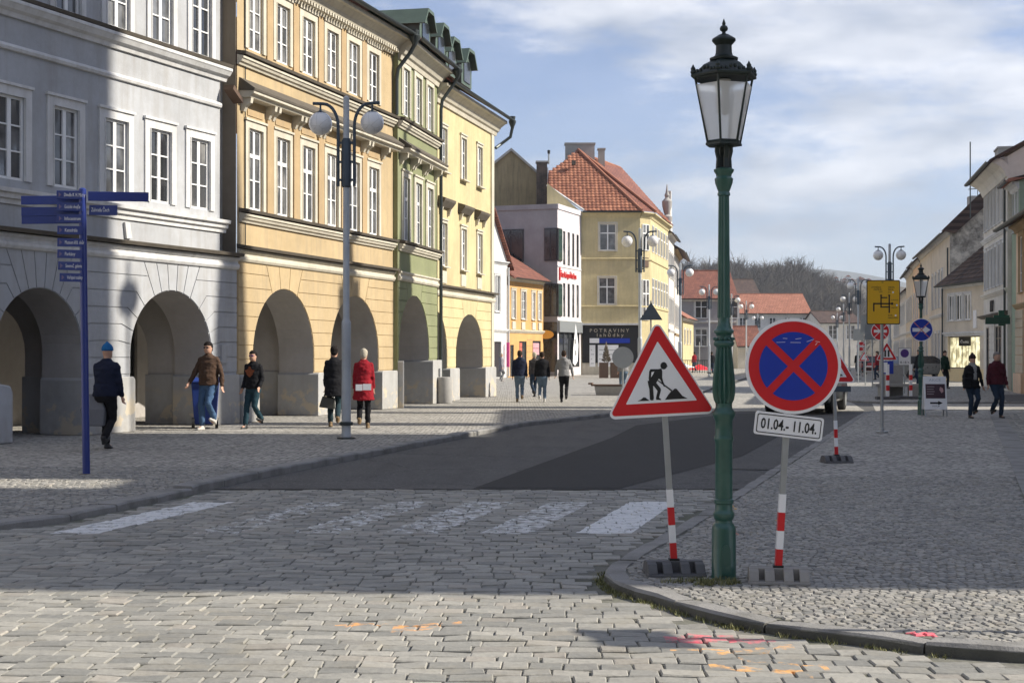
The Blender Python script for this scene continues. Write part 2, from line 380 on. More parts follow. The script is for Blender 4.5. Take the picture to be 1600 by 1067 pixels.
# fine cube paving told apart only by relief and tone (far pavements)
t = NT('cube_paving_far'); P = t.pos(); vo = t.n('ShaderNodeTexVoronoi'); vo.inputs['Scale'].default_value = 12; vo.inputs['Randomness'].default_value = .55; t.l(P, vo.inputs['Vector'])
sx = t.n('ShaderNodeSeparateXYZ'); t.l(vo.outputs['Color'], sx.inputs[0])
b = t.mix(sx.outputs[0], (.28,.27,.25), (.48,.45,.395)); v2 = t.noise(P, .5, 5); b = t.mix(t.ramp(v2, .35, .7), b, t.mix(1, b, (.78,.78,.77), 'MULTIPLY'))
b = t.mix(t.ramp(vo.outputs['Distance'], .5, .72), b, (.12,.115,.10)); t.set('Base Color', b); t.set('Roughness', .85)
t.bump(t.m('MULTIPLY', vo.outputs['Distance'], -1.0), .02, .9); M['farpave'] = t.mat
def asphalt(name, a, b):
    t = NT(name); P = t.pos(); v = t.noise(P, 90, 3, .7); v2 = t.noise(P, .55, 6, .6); v3 = t.noise(t.scale(P, (2, .35, 1)), 1.2, 4)
    c = t.mix(v, a, b); c = t.mix(t.ramp(v2, .35, .7), c, t.mix(1, c, (1.25,1.24,1.2), 'MULTIPLY')); c = t.mix(t.m('MULTIPLY', t.ramp(v3, .42, .7), .8), c, t.mix(1, c, (.75,.75,.75), 'MULTIPLY'))
    sp = t.noise(P, 22, 4, .8); c = t.mix(t.ramp(sp, .56, .7), c, t.mix(1, c, (1.5,1.48,1.45), 'MULTIPLY')); c = t.mix(t.ramp(sp, .44, .3), c, t.mix(1, c, (.6,.6,.6), 'MULTIPLY'))
    vo = t.n('ShaderNodeTexVoronoi', feature='DISTANCE_TO_EDGE'); vo.inputs['Scale'].default_value = .38; ds = t.n('ShaderNodeVectorMath', operation='ADD'); t.l(P, ds.inputs[0]); t.l(t.noise(P, 1.6, 5, .7, out='Color'), ds.inputs[1]); t.l(ds.outputs[0], vo.inputs['Vector'])
    c = t.mix(t.m('MULTIPLY', t.m('LESS_THAN', vo.outputs[0], .006), .6), c, (.02,.02,.02)); t.set('Base Color', c); t.set('Roughness', .85); t.bump(v, .008, .9); return t.mat
M['asphalt'] = asphalt('worn_asphalt', (.095,.092,.088), (.155,.15,.143))
M['asphaltdk'] = asphalt('fresh_asphalt', (.018,.017,.017), (.040,.038,.037))
t = NT('terrain'); P = t.pos(); v = t.noise(P, .02, 6); t.set('Base Color', t.mix(v, (.07,.07,.045), (.13,.12,.08))); t.set('Roughness', 1); M['terrain'] = t.mat
HAZE = True
# ================================================================ GROUND
ROADZ = -.055
def sheet(name, pts, z, mat, zb=None):
    mb = MB(); mb.poly([(x, y, z) for x, y in pts]); return struct(name, mb, mat)
mb = MB(); mb.poly([(-4000,-300,-.16),(6000,-300,-.16),(6000,5200,-.16),(-4000,5200,-.16)]); struct('ground', mb, M['terrain'])
LK = [(-12,12.2),(-5.6,12.45),(-4.75,12.9),(-4.3,13.6),(-3.82,15.6),(-3.62,16.6),(-3.28,18.2),(-2.45,21.4),(.28,31.6),(2.6,36.6),(5.2,46.5),(8.2,60),(11.4,74),(17,100),(27,140),(45,200)]
RK = [(9,6.15),(5,6.95),(2.68,7.44),(2.36,7.55),(1.94,7.87),(1.6,8.1),(1.34,8.36),(1.13,8.7),(.96,9.09),(.78,9.41),(.68,9.73),(.65,10.13),(.71,10.48),(.89,11.04),(1.35,12.4),(2.5,16.0),(4.75,23.2),(7.0,30.4),(8.75,36.0),(9.3,37.7),(9.75,38.7),(10.5,39.35),(11.8,39.65),(40,39.9)]
RK2 = [(40,46.1),(13.2,45.9),(11.9,46.3),(11.3,47.2),(11.5,49),(13.6,58),(17.2,74),(23,100),(33,140),(51,200)]
road = [(-60,-2),(60,-2),(60,16.9),(-60,16.9)]
mb = MB(); mb.poly([(-60,-3,-.067),(60,-3,-.067),(60,16.9,-.067),(-60,16.9,-.067)]); cobbled = struct('cobbled_road', mb, M['joint'])
mb = MB(); mb.poly([(-9,16.9,ROADZ),(60,16.9,ROADZ),(60,210,ROADZ),(-9,210,ROADZ)]); struct('road', mb, M['asphalt'])
# patches of newer asphalt
pt = [G(745,752,ROADZ), G(945,752,ROADZ), G(1062,716,ROADZ), G(1140,690,ROADZ), G(1168,640,ROADZ), G(1010,640,ROADZ), G(988,668,ROADZ), G(905,694,ROADZ)]
pt = [(-.46,17.0),(1.30,17.0),(3.6,22.3),(5.0,27.0),(7.9,38.2),(6.0,38.6),(2.8,32),(1.9,27.2)]
sheet('dark_asphalt_patch', pt, ROADZ+.004, M['asphaltdk'])
sheet('asphalt_strip', [(3.0,19.8),(3.6,19.6),(8.6,35.8),(8.1,36.1)], ROADZ+.008, M['asphalt'])
sheet('pale_street_paving', [(3.0,39.3),(9.9,39.9),(11.0,45.8),(11.2,47.2),(11.4,49),(13.5,58),(17.1,74),(22.9,100),(32.9,140),(50.9,200),(45.1,200),(27.1,140),(17.1,100),(11.5,74),(8.3,60),(5.3,46.5),(3.6,41.2)], ROADZ+.012, M['farpave'])  # pale paving sheet over the asphalt beyond the crossing
sheet('cross_street_cobbles', [(10.2,39.9),(60,40.2),(60,45.9),(11.6,45.8)], ROADZ+.006, M['farpave'])
sheet('cross_street_asphalt', [(16,45.95),(60,46.1),(60,54),(18.5,54)], .006, M['asphalt'])
def kerb(line, side, gap=.012, L0=1.0, w=.15, ymax=75, up=0):
    """one granite stone after another along the line; side +1: stone lies left of the walking direction"""
    pts = [Vector((x, y, 0)) for x, y in line]; d = [0]
    for a, b in zip(pts, pts[1:]): d.append(d[-1]+(b-a).length)
    def at(s):
        s = min(max(s, 0), d[-1]-1e-4)
        for i in range(len(pts)-1):
            if s <= d[i+1]: return pts[i].lerp(pts[i+1], (s-d[i])/(d[i+1]-d[i])), (pts[i+1]-pts[i]).normalized()
    s = 0; res = []
    while s < d[-1]-.2:
        l = L0*random.uniform(.85, 1.15); p, _ = at(s)
        if p.y > ymax: break
        if abs(p.x) > 13 and p.y < 30: s += l; continue
        rings = []; n = 4; dz = (up if p.y > 15.8 else up*.2)+random.uniform(-.006, .006)
        for i in range(n+1):
            q, tg = at(s+gap/2+(l-gap)*i/n); nr = Vector((-tg.y, tg.x, 0))*side
            e = .012 if i in (0, n) else 0
            j = random.uniform(-.006, .006)
            rings.append([tuple(q+Vector((0,0,-.16))), tuple(q+nr*j+Vector((0,0,-.012+dz-e))), tuple(q+nr*(.018+j)+Vector((0,0,.008+dz-e))), tuple(q+nr*w+Vector((0,0,.008+dz-e))), tuple(q+nr*w+Vector((0,0,-.16)))])
        res.append(rings); s += l
    return res
def put_kerb(parent, stones):
    for r in stones:
        o = obj('kerb_stone', MB().loft(r), M['kerb'], parent)
# pavements (parents of their kerb stones and paving cubes)
def offset(line, side, w):
    out = []
    for i, (x, y) in enumerate(line):
        a = Vector(line[max(i-1,0)]); b = Vector(line[min(i+1,len(line)-1)]); t = (b-a).normalized(); out.append((x-t.y*side*w, y+t.x*side*w))
    return out
LKi = offset(LK, 1, .22); RKi = offset(RK, -1, .14); RK2i = offset(RK2, -1, .14)
mb = MB(); mb.poly([(x, y, -.004) for x, y in LKi]+[(45,210,-.004),(-60,210,-.004),(-60,12.4,-.004)]); leftpave = struct('pavement_left', mb, M['farpave'])
mb = MB(); mb.poly([(x, y, -.006) for x, y in RKi]+[(40,39.8,-.006),(40,6.1,-.006)]); rightpave = struct('pavement_right', mb, M['joint'])
mb = MB(); mb.poly([(x, y, -.004) for x, y in RK2i]+[(80,200,-.004),(80,46.2,-.004)]); farright = struct('pavement_far_right', mb, M['farpave'])
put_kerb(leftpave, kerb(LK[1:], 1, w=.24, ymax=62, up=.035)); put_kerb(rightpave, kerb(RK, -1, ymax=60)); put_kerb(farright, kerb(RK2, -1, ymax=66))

def inside(p, poly):
    x, y = p; c = False; n = len(poly)
    for i in range(n):
        x1, y1 = poly[i]; x2, y2 = poly[(i+1) % n]
        if (y1 > y) != (y2 > y) and x < (x2-x1)*(y-y1)/(y2-y1)+x1: c = not c
    return c
RP = offset(RK, 1, .14)+[(40,40),(40,6)]; LP = offset(LK, -1, .14)+[(45,210),(-60,210),(-60,12)]
def stone_faces(mb, cx, cy, hx, hy, z, zb, rot, bev, cut=.12):
    """one sett: worn top with chamfered shoulder, corners slightly irregular"""
    c, s = cos(rot), sin(rot); top, mid, bot = [], [], []
    tl = random.uniform(-.004, .004)
    for sx, sy in ((-1,-1),(1,-1),(1,1),(-1,1)):
        jx, jy = random.uniform(-cut,cut)*hx*.6, random.uniform(-cut,cut)*hy
        for arr, k, zz in ((top, bev, z+tl*sx), (mid, 0, z-bev*.9), (bot, 0, zb)):
            x, y = sx*(hx-k)+jx, sy*(hy-k)+jy; arr.append((cx+x*c-y*s, cy+x*s+y*c, zz))
    b = len(mb.v); mb.v += top+mid+bot
    mb._f([b,b+1,b+2,b+3])
    for a in (4, 8):
        for i in range(4):
            j = (i+1) % 4; mb._f([b+a+i, b+a+j, b+a-4+j, b+a-4+i])
# large setts of the carriageway; the nearest 300 are objects
cand = []
rowa = R(-3.0); y = 5.2; k = 0
while y < 17.6:
    h = random.uniform(.125, .155); x = -9.4 + random.random()*.2
    while x < 9:
        w = random.uniform(.13, .25)
        X = x+w/2; Yc = y+h/2; ry = Yc + (X)*math.tan(rowa)*max(0, min(1, (12-Yc)/4))*1.0 + .018*sin(X*1.7+k*.35)+.010*sin(X*5.1+k)
        if ry < 16.85 and abs(X) < .375*ry+1.5 and ry > 5.9:
            if not inside((X, ry), RP) and not inside((X, ry), LP):
                cand.append((X, ry, w/2-.0035, h/2-.0035, random.uniform(-.03, .03)+rowa*.6))
        x += w
    y += h; k += 1
cand.sort(key=lambda c: c[1]+(50 if abs(c[0]) > .37*c[1]+.1 or c[1] < 6.35 else 0))
big = MB()
for i, (X, Yc, hx, hy, r) in enumerate(cand):
    z = ROADZ+random.uniform(-.005, .005)
    if i < 300:
        m_ = MB(); stone_faces(m_, 0, 0, hx, hy, 0, -.03, r, .0065); obj('sett', m_, M['sett'], cobbled, loc=(X, Yc, z))
    else: stone_faces(big, X, Yc, hx, hy, z, ROADZ-.03, r, .0065)
o = obj('sett_field', big, M['sett'], cobbled); o['kind'] = 'stuff'
# small cubes of the pavements, laid in wavy courses
BAND = [(4.95,13.5),(5.6,15.5),(7.3,20.9),(9.0,26.3),(10.7,31.6),(12.2,36.5)]
def band_x(y): return 10.7+(y-31.6)*.318
def cubes(ylo, yhi, test, st, xr):
    res = []; y = ylo; k = 0
    while y < yhi:
        x = xr[0]+random.random()*st
        while x < xr[1]:
            yy = y+.05*sin(x*3.1)+.035*sin(x*1.3+2)+random.uniform(-.006, .006)
            if abs(x) < .375*yy+1.2 and test((x, yy)): res.append((x, yy))
            x += st*random.uniform(.92, 1.1)
        y += st*.97; k += 1
    return res
RPi = [p for p in offset(RK, -1, .17)]+[(40,40),(40,6)]; LPi = offset(LK, 1, .26)+[(45,210),(-60,210),(-60,12)]
rr = cubes(7.2, 18.0, lambda p: inside(p, RPi) and not (-.03 < p[0]-band_x(p[1]) < .40), .063, (.6, 8.2))
rr.sort(key=lambda c: c[1]+(50 if abs(c[0]) > .36*c[1] else 0)); pv = MB()
for i, (x, y) in enumerate(rr):
    z = random.uniform(-.004, .004)+.002
    if i < 260:
        m_ = MB(); stone_faces(m_, 0, 0, .0288, .0282, 0, -.03, random.uniform(-.25,.25), .006, .14); obj('paving_cube', m_, M['mosaic'], rightpave, loc=(x, y, z))
    else: stone_faces(pv, x, y, .0288, .0282, z, -.03, random.uniform(-.25,.25), .006, .14)
o = obj('cube_field', pv, M['mosaic'], rightpave); o['kind'] = 'stuff'
sheet('paving_base_far', [(3.3,18.0),(9.0,36.4),(9.5,37.9),(10.1,38.9),(11.8,39.4),(40,39.7),(40,18.0)], -.002, M['farpave'])
ll = cubes(12.3, 19.5, lambda p: inside(p, LPi), .085, (-9.4, -3)); pv = MB()
for (x, y) in ll: stone_faces(pv, x, y, .037, .036, random.uniform(-.004,.004)+.008, -.03, random.uniform(-.25,.25), .006, .14)
o = obj('cube_field', pv, M['mosaic'], leftpave); o['kind'] = 'stuff'
# straight band of pale slabs on the right pavement and rough cobbles beyond it
y = 12.8
while y < 38.3:
    l = random.uniform(.42, .62); x0, x1 = band_x(y), band_x(y+l-.012)
    if x0 < .375*y+1:
        obj('paving_slab', MB().prism([(x0,y),(x0+.36,y-.1),(x1+.36,y+l-.11),(x1,y+l-.012)], -.03, .006+random.uniform(-.003,.003), 'z'), M['kerb'], rightpave)
    y += l
rc = MB(); y = 17
while y < 37.6:
    x = band_x(y)+.42
    while x < .375*y+.6:
        stone_faces(rc, x+random.uniform(-.02,.02), y, random.uniform(.06,.085), random.uniform(.05,.07), .008+random.uniform(-.008,.008), -.03, random.uniform(-.5,.5), .02, .3)
        x += .19
    y += .16
o = obj('rough_cobble_field', rc, M['sett'], rightpave); o['kind'] = 'stuff'
# tufts of grass and moss along the kerb foot and the lamp base
gt = NT('kerbside_grass'); gt.set('Base Color', gt.mix(gt.n('ShaderNodeNewGeometry').outputs['Random Per Island'], (.07,.09,.03), (.27,.25,.10))); gt.set('Roughness', .8); M['grass'] = gt.mat
gm = MB()
def tuft(x, y, z, h, n, sp):
    for _ in range(n):
        a = random.uniform(0, 2*pi); r = random.random()**.7*sp; px, py = x+r*cos(a), y+r*sin(a); b = random.uniform(0, 2*pi); w = random.uniform(.002, .005)
        hh = h*random.uniform(.3, 1); lx, ly = cos(b)*hh*.6, sin(b)*hh*.6
        gm.poly([(px-w*sin(b), py+w*cos(b), z), (px+w*sin(b), py-w*cos(b), z), (px+lx, py+ly, z+hh)])
for i in range(26): tuft(random.gauss(1.33,.13), random.gauss(9.62,.08), 0, .045, 30, .06)
kl = [p for p in RK if p[0] < 3]
for i in range(95):
    j = min(int(random.random()**1.3*8)+4, len(kl)-2); j = random.choice([3,4,5,6,6,7,7,8,8,9,9,10,10,10,11]); a, b = Vector(RK[j]), Vector(RK[j+1]); p = a.lerp(b, random.random()); t_ = (b-a).normalized()
    q = p+Vector((-t_.y, t_.x))*random.uniform(.0, .05)*(1 if True else -1)
    tuft(q.x, q.y, ROADZ-.01, random.uniform(.015, .05), 22, .05)
g = obj('kerbside_grass', gm, M['grass']); tag(g, 'sparse grass and moss along the kerb foot and around the lamp base', 'grass', kind='stuff')
# ================================================================ FACADES
def facade_root(name, label, cat, P0, P1, shift=0, group=None):
    a = Vector(P0); b = Vector(P1); d = (b-a); th = atan2(d.y, d.x); u = d.normalized(); n = Vector((u.y, -u.x))
    r = thing(name, label, cat, (a.x+n.x*shift, a.y+n.y*shift, 0), th, group); return r, d.length
def wall_grid(mb, x0, x1, z0, z1, holes, depth=.2, y=0):
    xs = sorted({x0, x1, *[h[0] for h in holes], *[h[0]+h[2] for h in holes]}); xs = [x for x in xs if x0 <= x <= x1]
    zs = sorted({z0, z1, *[h[1] for h in holes], *[h[1]+h[3] for h in holes]}); zs = [z for z in zs if z0 <= z <= z1]
    for i in range(len(xs)-1):
        cx = (xs[i]+xs[i+1])/2; run = None
        for j in range(len(zs)-1):
            cz = (zs[j]+zs[j+1])/2
            inh = any(h[0] < cx < h[0]+h[2] and h[1] < cz < h[1]+h[3] for h in holes)
            if not inh: mb.poly([(xs[i],y,zs[j]),(xs[i+1],y,zs[j]),(xs[i+1],y,zs[j+1]),(xs[i],y,zs[j+1])])
    for hx, hz, w, h in holes:
        a, b, c, d = hx, hx+w, hz, hz+h; e = y+depth
        mb.poly([(a,y,c),(a,y,d),(a,e,d),(a,e,c)]); mb.poly([(b,y,c),(b,e,c),(b,e,d),(b,y,d)])
        mb.poly([(a,y,d),(b,y,d),(b,e,d),(a,e,d)]); mb.poly([(a,y,c),(a,e,c),(b,e,c),(b,y,c)])
    return mb
def arch_wall(mb, x0, x1, z1, arches, T=.95, n=22):
    lins = []
    """arches: (centre, half width, rise, spring)"""
    ex = []
    for c, r, rise, sp in arches: ex += [c-r, c+r]
    edges = [x0]+ex+[x1]
    for i in range(0, len(edges), 2):
        a, b = max(edges[i], x0), min(edges[i+1], x1)
        if b-a > .01:
            mb.box(a, b, 0, T, 0, z1)
    for c, r, rise, sp in arches:
        prev = None; prof = [(c-r+.003,0)]
        for k in range(n+1):
            th = pi-pi*k/n; x, z = c+r*cos(th), sp+rise*sin(th)
            if x < x0: prev = None; prof = []; continue
            prof.append((x-.003*cos(th), z-.003))
            if prev:
                px, pz = prev
                mb.poly([(px,0,pz),(x,0,z),(x,0,z1),(px,0,z1)]); mb.poly([(x,T,z),(px,T,pz),(px,T,z1),(x,T,z1)])
                mb.poly([(px,0,pz),(px,T,pz),(x,T,z),(x,0,z)])
            prev = (x, z)
        prof.append((c+r-.003,0)); lins.append(MB().loft([[(x,.0,z) for x, z in prof],[(x,T,z) for x, z in prof]], close=False, cap=False))
    mb.poly([(x0,0,z1),(x1,0,z1),(x1,T,z1),(x0,T,z1)]); mb.lins = lins
    return mb
def inset(poly, d):
    n = len(poly); ar = sum(poly[i][0]*poly[(i+1) % n][1]-poly[(i+1) % n][0]*poly[i][1] for i in range(n))
    if ar < 0: poly = poly[::-1]
    out = []
    for i in range(n):
        p0, p1, p2 = Vector(poly[i-1]), Vector(poly[i]), Vector(poly[(i+1) % n]); a, b = (p1-p0), (p2-p1)
        if a.length < 1e-5 or b.length < 1e-5: continue
        a.normalize(); b.normalize(); n1, n2 = Vector((-a.y, a.x)), Vector((-b.y, b.x)); m = n1+n2
        if m.length < .2: m = n1
        m.normalize(); k = d/max(.35, m.dot(n1)); q = p1+m*k; out.append((q.x, q.y))
    return out
def panel(name, poly, parent, mat, proud=.018, gap=.011):
    q = inset(poly, gap)
    if len(q) < 3: return
    return obj(name, MB().prism(q, .001, -proud), mat, parent)
def rustication(parent, mat, x0, x1, z0, z1, arches, step, knee=1.3, thmax=66, fan=4, name='ashlar_block'):
    """raised blocks round the arches: bent courses on the piers and a fan of voussoirs over each arch"""
    zs = [z0]; z = z0
    sp = sum(a[3] for a in arches)/len(arches)
    while z+step*.6 < z1: z += step; zs.append(min(z, z1))
    zs[-1] = z1
    def side(a, z, s):
        """(arch contact point, knee point, angle) for level z at side s (+1 right side of arch)"""
        c, r, rise, spz = a
        if z <= spz+.02: return (c+s*r, z), (c+s*r, z), 0
        v = (z-spz)/(knee*rise)
        th = math.asin(min(v, sin(R(thmax)))) if v < sin(R(thmax)) else R(thmax)
        con = (c+s*r*cos(th), spz+rise*sin(th))
        if knee <= 1.01 and v >= sin(R(thmax)): kn = (c+s*r*cos(R(thmax))*(z-spz)/(rise*sin(R(thmax))), z)
        else: kn = (c+s*(z-spz)/max(math.tan(th), .05)*r/rise, z) if th > 0 else con
        return con, kn, th
    ends = [None]+list(arches)+[None]
    for gi in range(len(ends)-1):
        A, B = ends[gi], ends[gi+1]
        for i in range(len(zs)-1):
            za, zb = zs[i], zs[i+1]; pts = []
            if A:
                ca, ka, ta = side(A, za, 1); cb, kb, tb = side(A, zb, 1)
                pts += [kb]
                arc = [(A[0]+A[1]*cos(tb+(ta-tb)*q/5), A[3]+A[2]*sin(tb+(ta-tb)*q/5)) for q in range(6)] if tb > 0 else [cb, ca]
                if abs(ta-tb) < 1e-4 and tb > 0: arc = []
                pts += arc
                pts += [ka]
            else: pts += [(x0, zb), (x0, za)]
            if B:
                ca, ka, ta = side(B, za, -1); cb, kb, tb = side(B, zb, -1)
                arc = [(B[0]-B[1]*cos(ta+(tb-ta)*q/5), B[3]+B[2]*sin(ta+(tb-ta)*q/5)) for q in range(6)] if tb > 0 else [ca, cb]
                if abs(ta-tb) < 1e-4 and tb > 0: arc = []
                pts += [ka]+arc+[kb]
            else: pts += [(x1, za), (x1, zb)]
            cl = []
            for p in pts:
                p = (max(x0, min(x1, p[0])), p[1])
                if not cl or (Vector(p)-Vector(cl[-1])).length > .012: cl.append(p)
            if len(cl) > 2 and (Vector(cl[0])-Vector(cl[-1])).length < .012: cl.pop()
            if len(cl) > 2 and max(p[0] for p in cl)-min(p[0] for p in cl) > .06: panel(name, cl, parent, mat)
    for c, r, rise, spz in arches:
        if c-r < x0-.3: continue
        for k in range(fan):
            t1 = R(thmax)+R(180-2*thmax)*k/fan; t2 = R(thmax)+R(180-2*thmax)*(k+1)/fan
            def top(t): return (c+(z1-spz)/math.tan(t)*r/rise if abs(t-pi/2) > 1e-3 else c, z1)
            arc = [(c+r*cos(t1+(t2-t1)*q/3), spz+rise*sin(t1+(t2-t1)*q/3)) for q in range(4)]
            panel('voussoir', arc+[top(t2), top(t1)], parent, mat)
def cornice(parent, mat, x0, x1, z0, prof, name='cornice', y=0):
    """prof: (out, up) outline from the wall outwards; run along x"""
    mb = MB().prism([(y-o, z0+u) for o, u in prof], x0, x1, 'x'); return obj(name, mb, mat, parent)
P_SILL = [(0,0),(.05,.0),(.07,.05),(.11,.07),(.13,.12),(.16,.14),(.16,.19),(0,.22)]
P_BAND = [(0,0),(.06,.02),(.09,.07),(.09,.12),(.05,.15),(.05,.20),(.10,.24),(.10,.28),(0,.30)]
P_EAVE = [(0,0),(.06,0),(.10,.12),(.16,.16),(.24,.30),(.40,.42),(.48,.44),(.48,.54),(0,.56)]
P_LEDGE = [(0,0),(.21,.0),(.235,.06),(0,.10)]
_win = {}
def win_meshes(w, h, style, fm, gm_):
    key = (round(w,2), round(h,2), style, fm.name, gm_.name)
    if key in _win: return _win[key]
    mb = MB(); f = .05; mb.box(0,w,-.02,.05,0,f); mb.box(0,w,-.02,.05,h-f,h); mb.box(0,f,-.02,.05,f,h-f); mb.box(w-f,w,-.02,.05,f,h-f)
    if style == 'tall': rows = [0, .36, .68, 1.0]; heavy = [2]; colsn = 2
    elif style == 'two': rows = [0, .66, 1.0]; heavy = [1]; colsn = 2
    elif style == 'six': rows = [0, .335, .665, 1.0]; heavy = []; colsn = 2
    elif style == 'one': rows = [0, 1.0]; heavy = []; colsn = 1
    elif style == 'two_v': rows = [0, 1.0]; heavy = []; colsn = 2
    elif style == 'shop': rows = [0, .8, 1.0]; heavy = []; colsn = max(1, int(w/1.0))
    iw, ih = w-2*f, h-2*f; pans = []
    for i in range(1, colsn):
        x = f+iw*i/colsn; t_ = .045 if colsn == 2 else .035; mb.box(x-t_, x+t_, -.025, .045, f, h-f)
    for j in range(1, len(rows)-1):
        z = f+ih*rows[j]; t_ = .045 if j in heavy else .014
        for i in range(colsn):
            xa = f+iw*i/colsn+(.045 if i else 0); xb = f+iw*(i+1)/colsn-(.045 if i < colsn-1 else 0)
            mb.box(xa, xb, -.018, .04, z-t_, z+t_)
    for i in range(colsn):
        for j in range(len(rows)-1):
            xa, xb = f+iw*i/colsn, f+iw*(i+1)/colsn; za, zb = f+ih*rows[j], f+ih*rows[j+1]
            tl = random.uniform(-.004, .004)
            p = MB().poly([(xa,.01+tl,za),(xb,.01,za),(xb,.01-tl,zb),(xa,.01,zb)]).mesh('pane'); p.materials.append(gm_); pans.append(p)
    fr = mb.mesh('window'); fr.materials.append(fm); _win[key] = (fr, pans); return _win[key]
def window(parent, x, z, w, h, style='six', fm=None, gl=None, surround=None, smat=None, sill=None, y=.05, hood=None, ears=True):
    fm = fm or M['frame']; gl = gl or random.choice((M['glass'], M['glass'], M['glass2'], M['glass3']))
    fr, pans = win_meshes(w, h, style, fm, gl); o = link('window', fr, None, parent, loc=(x, y, z))
    for p in pans: link('pane', p, None, o)
    if surround:
        s = surround; mb = MB()
        mb.box(x-s, x, -.035, .0, z, z+h); mb.box(x+w, x+w+s, -.035, .0, z, z+h); mb.box(x-s, x+w+s, -.035, .0, z+h, z+h+s)
        mb.box(x-s-.03, x+w+s+.03, -.07, 0, z+h+s, z+h+s+.05)
        mb.box(x-.02, x, -.05, -.035, z, z+h); mb.box(x+w, x+w+.02, -.05, -.035, z, z+h)
        obj('window_surround', mb, smat, parent)
    if sill: obj('sill', MB().prism([(-sill,z-.06),(0,z-.06),(.1,z),(-sill,z-.02)], x-.08, x+w+.08, 'x'), smat, parent)
    return o
def downpipe(parent, x, z0, z1, y=-.12, r=.05, mat=None, goose=None):
    pts = [(x, y, z0), (x, y, z1)]
    if goose: pts += [(x+goose[0]*.3, y-.08, z1+.15), (x+goose[0], y+goose[1], z1+goose[2])]
    o = obj('downpipe', MB().tube(pts, r, 8), mat or M['gutter'], parent, smooth=True); return o
def gutter(parent, x0, x1, y, z, r=.08, mat=None):
    pr = [(y+r*cos(a), z+r*sin(a)) for a in [pi+pi*k/8 for k in range(9)]]+[(y+(r-.015)*cos(a), z+(r-.015)*sin(a)) for a in [2*pi-pi*k/8 for k in range(9)]]
    return obj('gutter', MB().prism(pr, x0, x1, 'x'), mat or M['gutter'], parent, smooth=True)
def roof_x(parent, x0, x1, y0, z0, y1, z1, mat, th=.14, name='roof'):
    """one sloping roof slab between an eave (y0,z0) and a ridge (y1,z1)"""
    return obj(name, MB().prism([(y0,z0),(y1,z1),(y1,z1-th),(y0,z0-th)], x0, x1, 'x'), mat, parent)
def tile_rows(parent, quad, mat, tw=.3, th=.36, name='roof_tile_field'):
    """real overlapping tiles over a plane patch: quad = function (u,v)->Vector for u in [0,1] across, v up; sizes in metres given"""
    P, W_, H_, clip = quad; mb = MB(); nu, nv = int(W_/tw), int(H_/th)
    for j in range(nv):
        for i in range(nu):
            u0, u1, v0, v1 = i/nu, (i+1)/nu, j/nv, min(1, (j+1.15)/nv)
            if not clip((u0+u1)/2, (j+.5)/nv): continue
            a, b, c, d, nr = P(u0, v0), P(u1, v0), P(u1, v1), P(u0, v1), None
            nr = (b-a).cross(d-a).normalized()
            if nr.z < 0: nr = -nr
            l = .055+random.uniform(-.008,.008); k = len(mb.v); mid0 = (a+b)/2+nr*(l+.04); mid1 = (c+d)/2+nr*.045
            mb.v += [tuple(a+nr*l), tuple(mid0), tuple(b+nr*l), tuple(c+nr*.012), tuple(mid1), tuple(d+nr*.012), tuple(a), tuple(b)]
            mb._f([k,k+1,k+4,k+5]); mb._f([k+1,k+2,k+3,k+4]); mb._f([k+6,k+7,k+2,k+1,k])
    o = obj(name, mb, mat, parent); o['kind'] = 'stuff'; return o
t = NT('clay_tiles_loose'); r_ = t.n('ShaderNodeNewGeometry').outputs['Random Per Island']; v = t.noise(t.objc(), .8, 5)
b_ = t.mix(r_, (.23,.085,.05), (.38,.16,.09)); b_ = t.mix(t.ramp(v, .4, .7), b_, t.mix(1, b_, (.7,.66,.64), 'MULTIPLY')); t.set('Base Color', b_); t.set('Roughness', .85); M['clay'] = t.mat
t = NT('dark_tiles_loose'); r_ = t.n('ShaderNodeNewGeometry').outputs['Random Per Island']
t.set('Base Color', t.mix(r_, (.045,.035,.03), (.13,.085,.06))); t.set('Roughness', .85); M['claydk'] = t.mat

def arcade_inside(root, x0, x1, arches, D=3.7, T=.95, H=3.45, mat=None, shops=True):
    mat = mat or M['innerw']
    mb = MB(); mb.poly([(x0,T,H),(x1,T,H),(x1,D,H),(x0,D,H)]); obj('arcade_ceiling', mb, mat, root)
    holes = []; xs = x0+.5
    while xs+1.5 < x1 and shops: holes.append((xs, .35, 1.35, 2.2)); xs += 2.35
    mb = MB(); wall_grid(mb, x0, x1, 0, H, holes, .15, D); obj('shop_wall', mb, mat, root)
    for h in holes: window(root, h[0], h[1], h[2], h[3], 'shop', M['framedk'], M['shopglass'], y=D+.1)
    # cross arches between pier and shop wall
    ed = []
    for a, b in zip(arches, arches[1:]): ed.append((a[0]+a[1]+b[0]-b[1])/2)
    ed.append(arches[-1][0]+arches[-1][1]+.4)
    for e in ed:
        mb = MB(); m_ = (T+D)/2+.25; r = (D-T)/2-.55; n = 14; zt = H
        mb.box(e-.3, e+.3, T+.001, m_-r, 0, zt); mb.box(e-.3, e+.3, m_+r, D-.001, 0, zt); prev = None
        for k in range(n+1):
            th = pi-pi*k/n; y, z = m_+r*cos(th), 1.55+r*1.15*sin(th)
            if prev:
                py, pz = prev
                mb.poly([(e-.3,y,z),(e-.3,py,pz),(e-.3,py,zt),(e-.3,y,zt)]); mb.poly([(e+.3,py,pz),(e+.3,y,z),(e+.3,y,zt),(e+.3,py,zt)])
                mb.poly([(e-.3,py,pz),(e-.3,y,z),(e+.3,y,z),(e+.3,py,pz)])
            prev = (y, z)
        obj('cross_arch', mb, mat, root)
        obj('pier_base', MB().box(e-.34, e+.34, T+.05, m_-r+.04, 0, 1.1), M['greydk'], root)
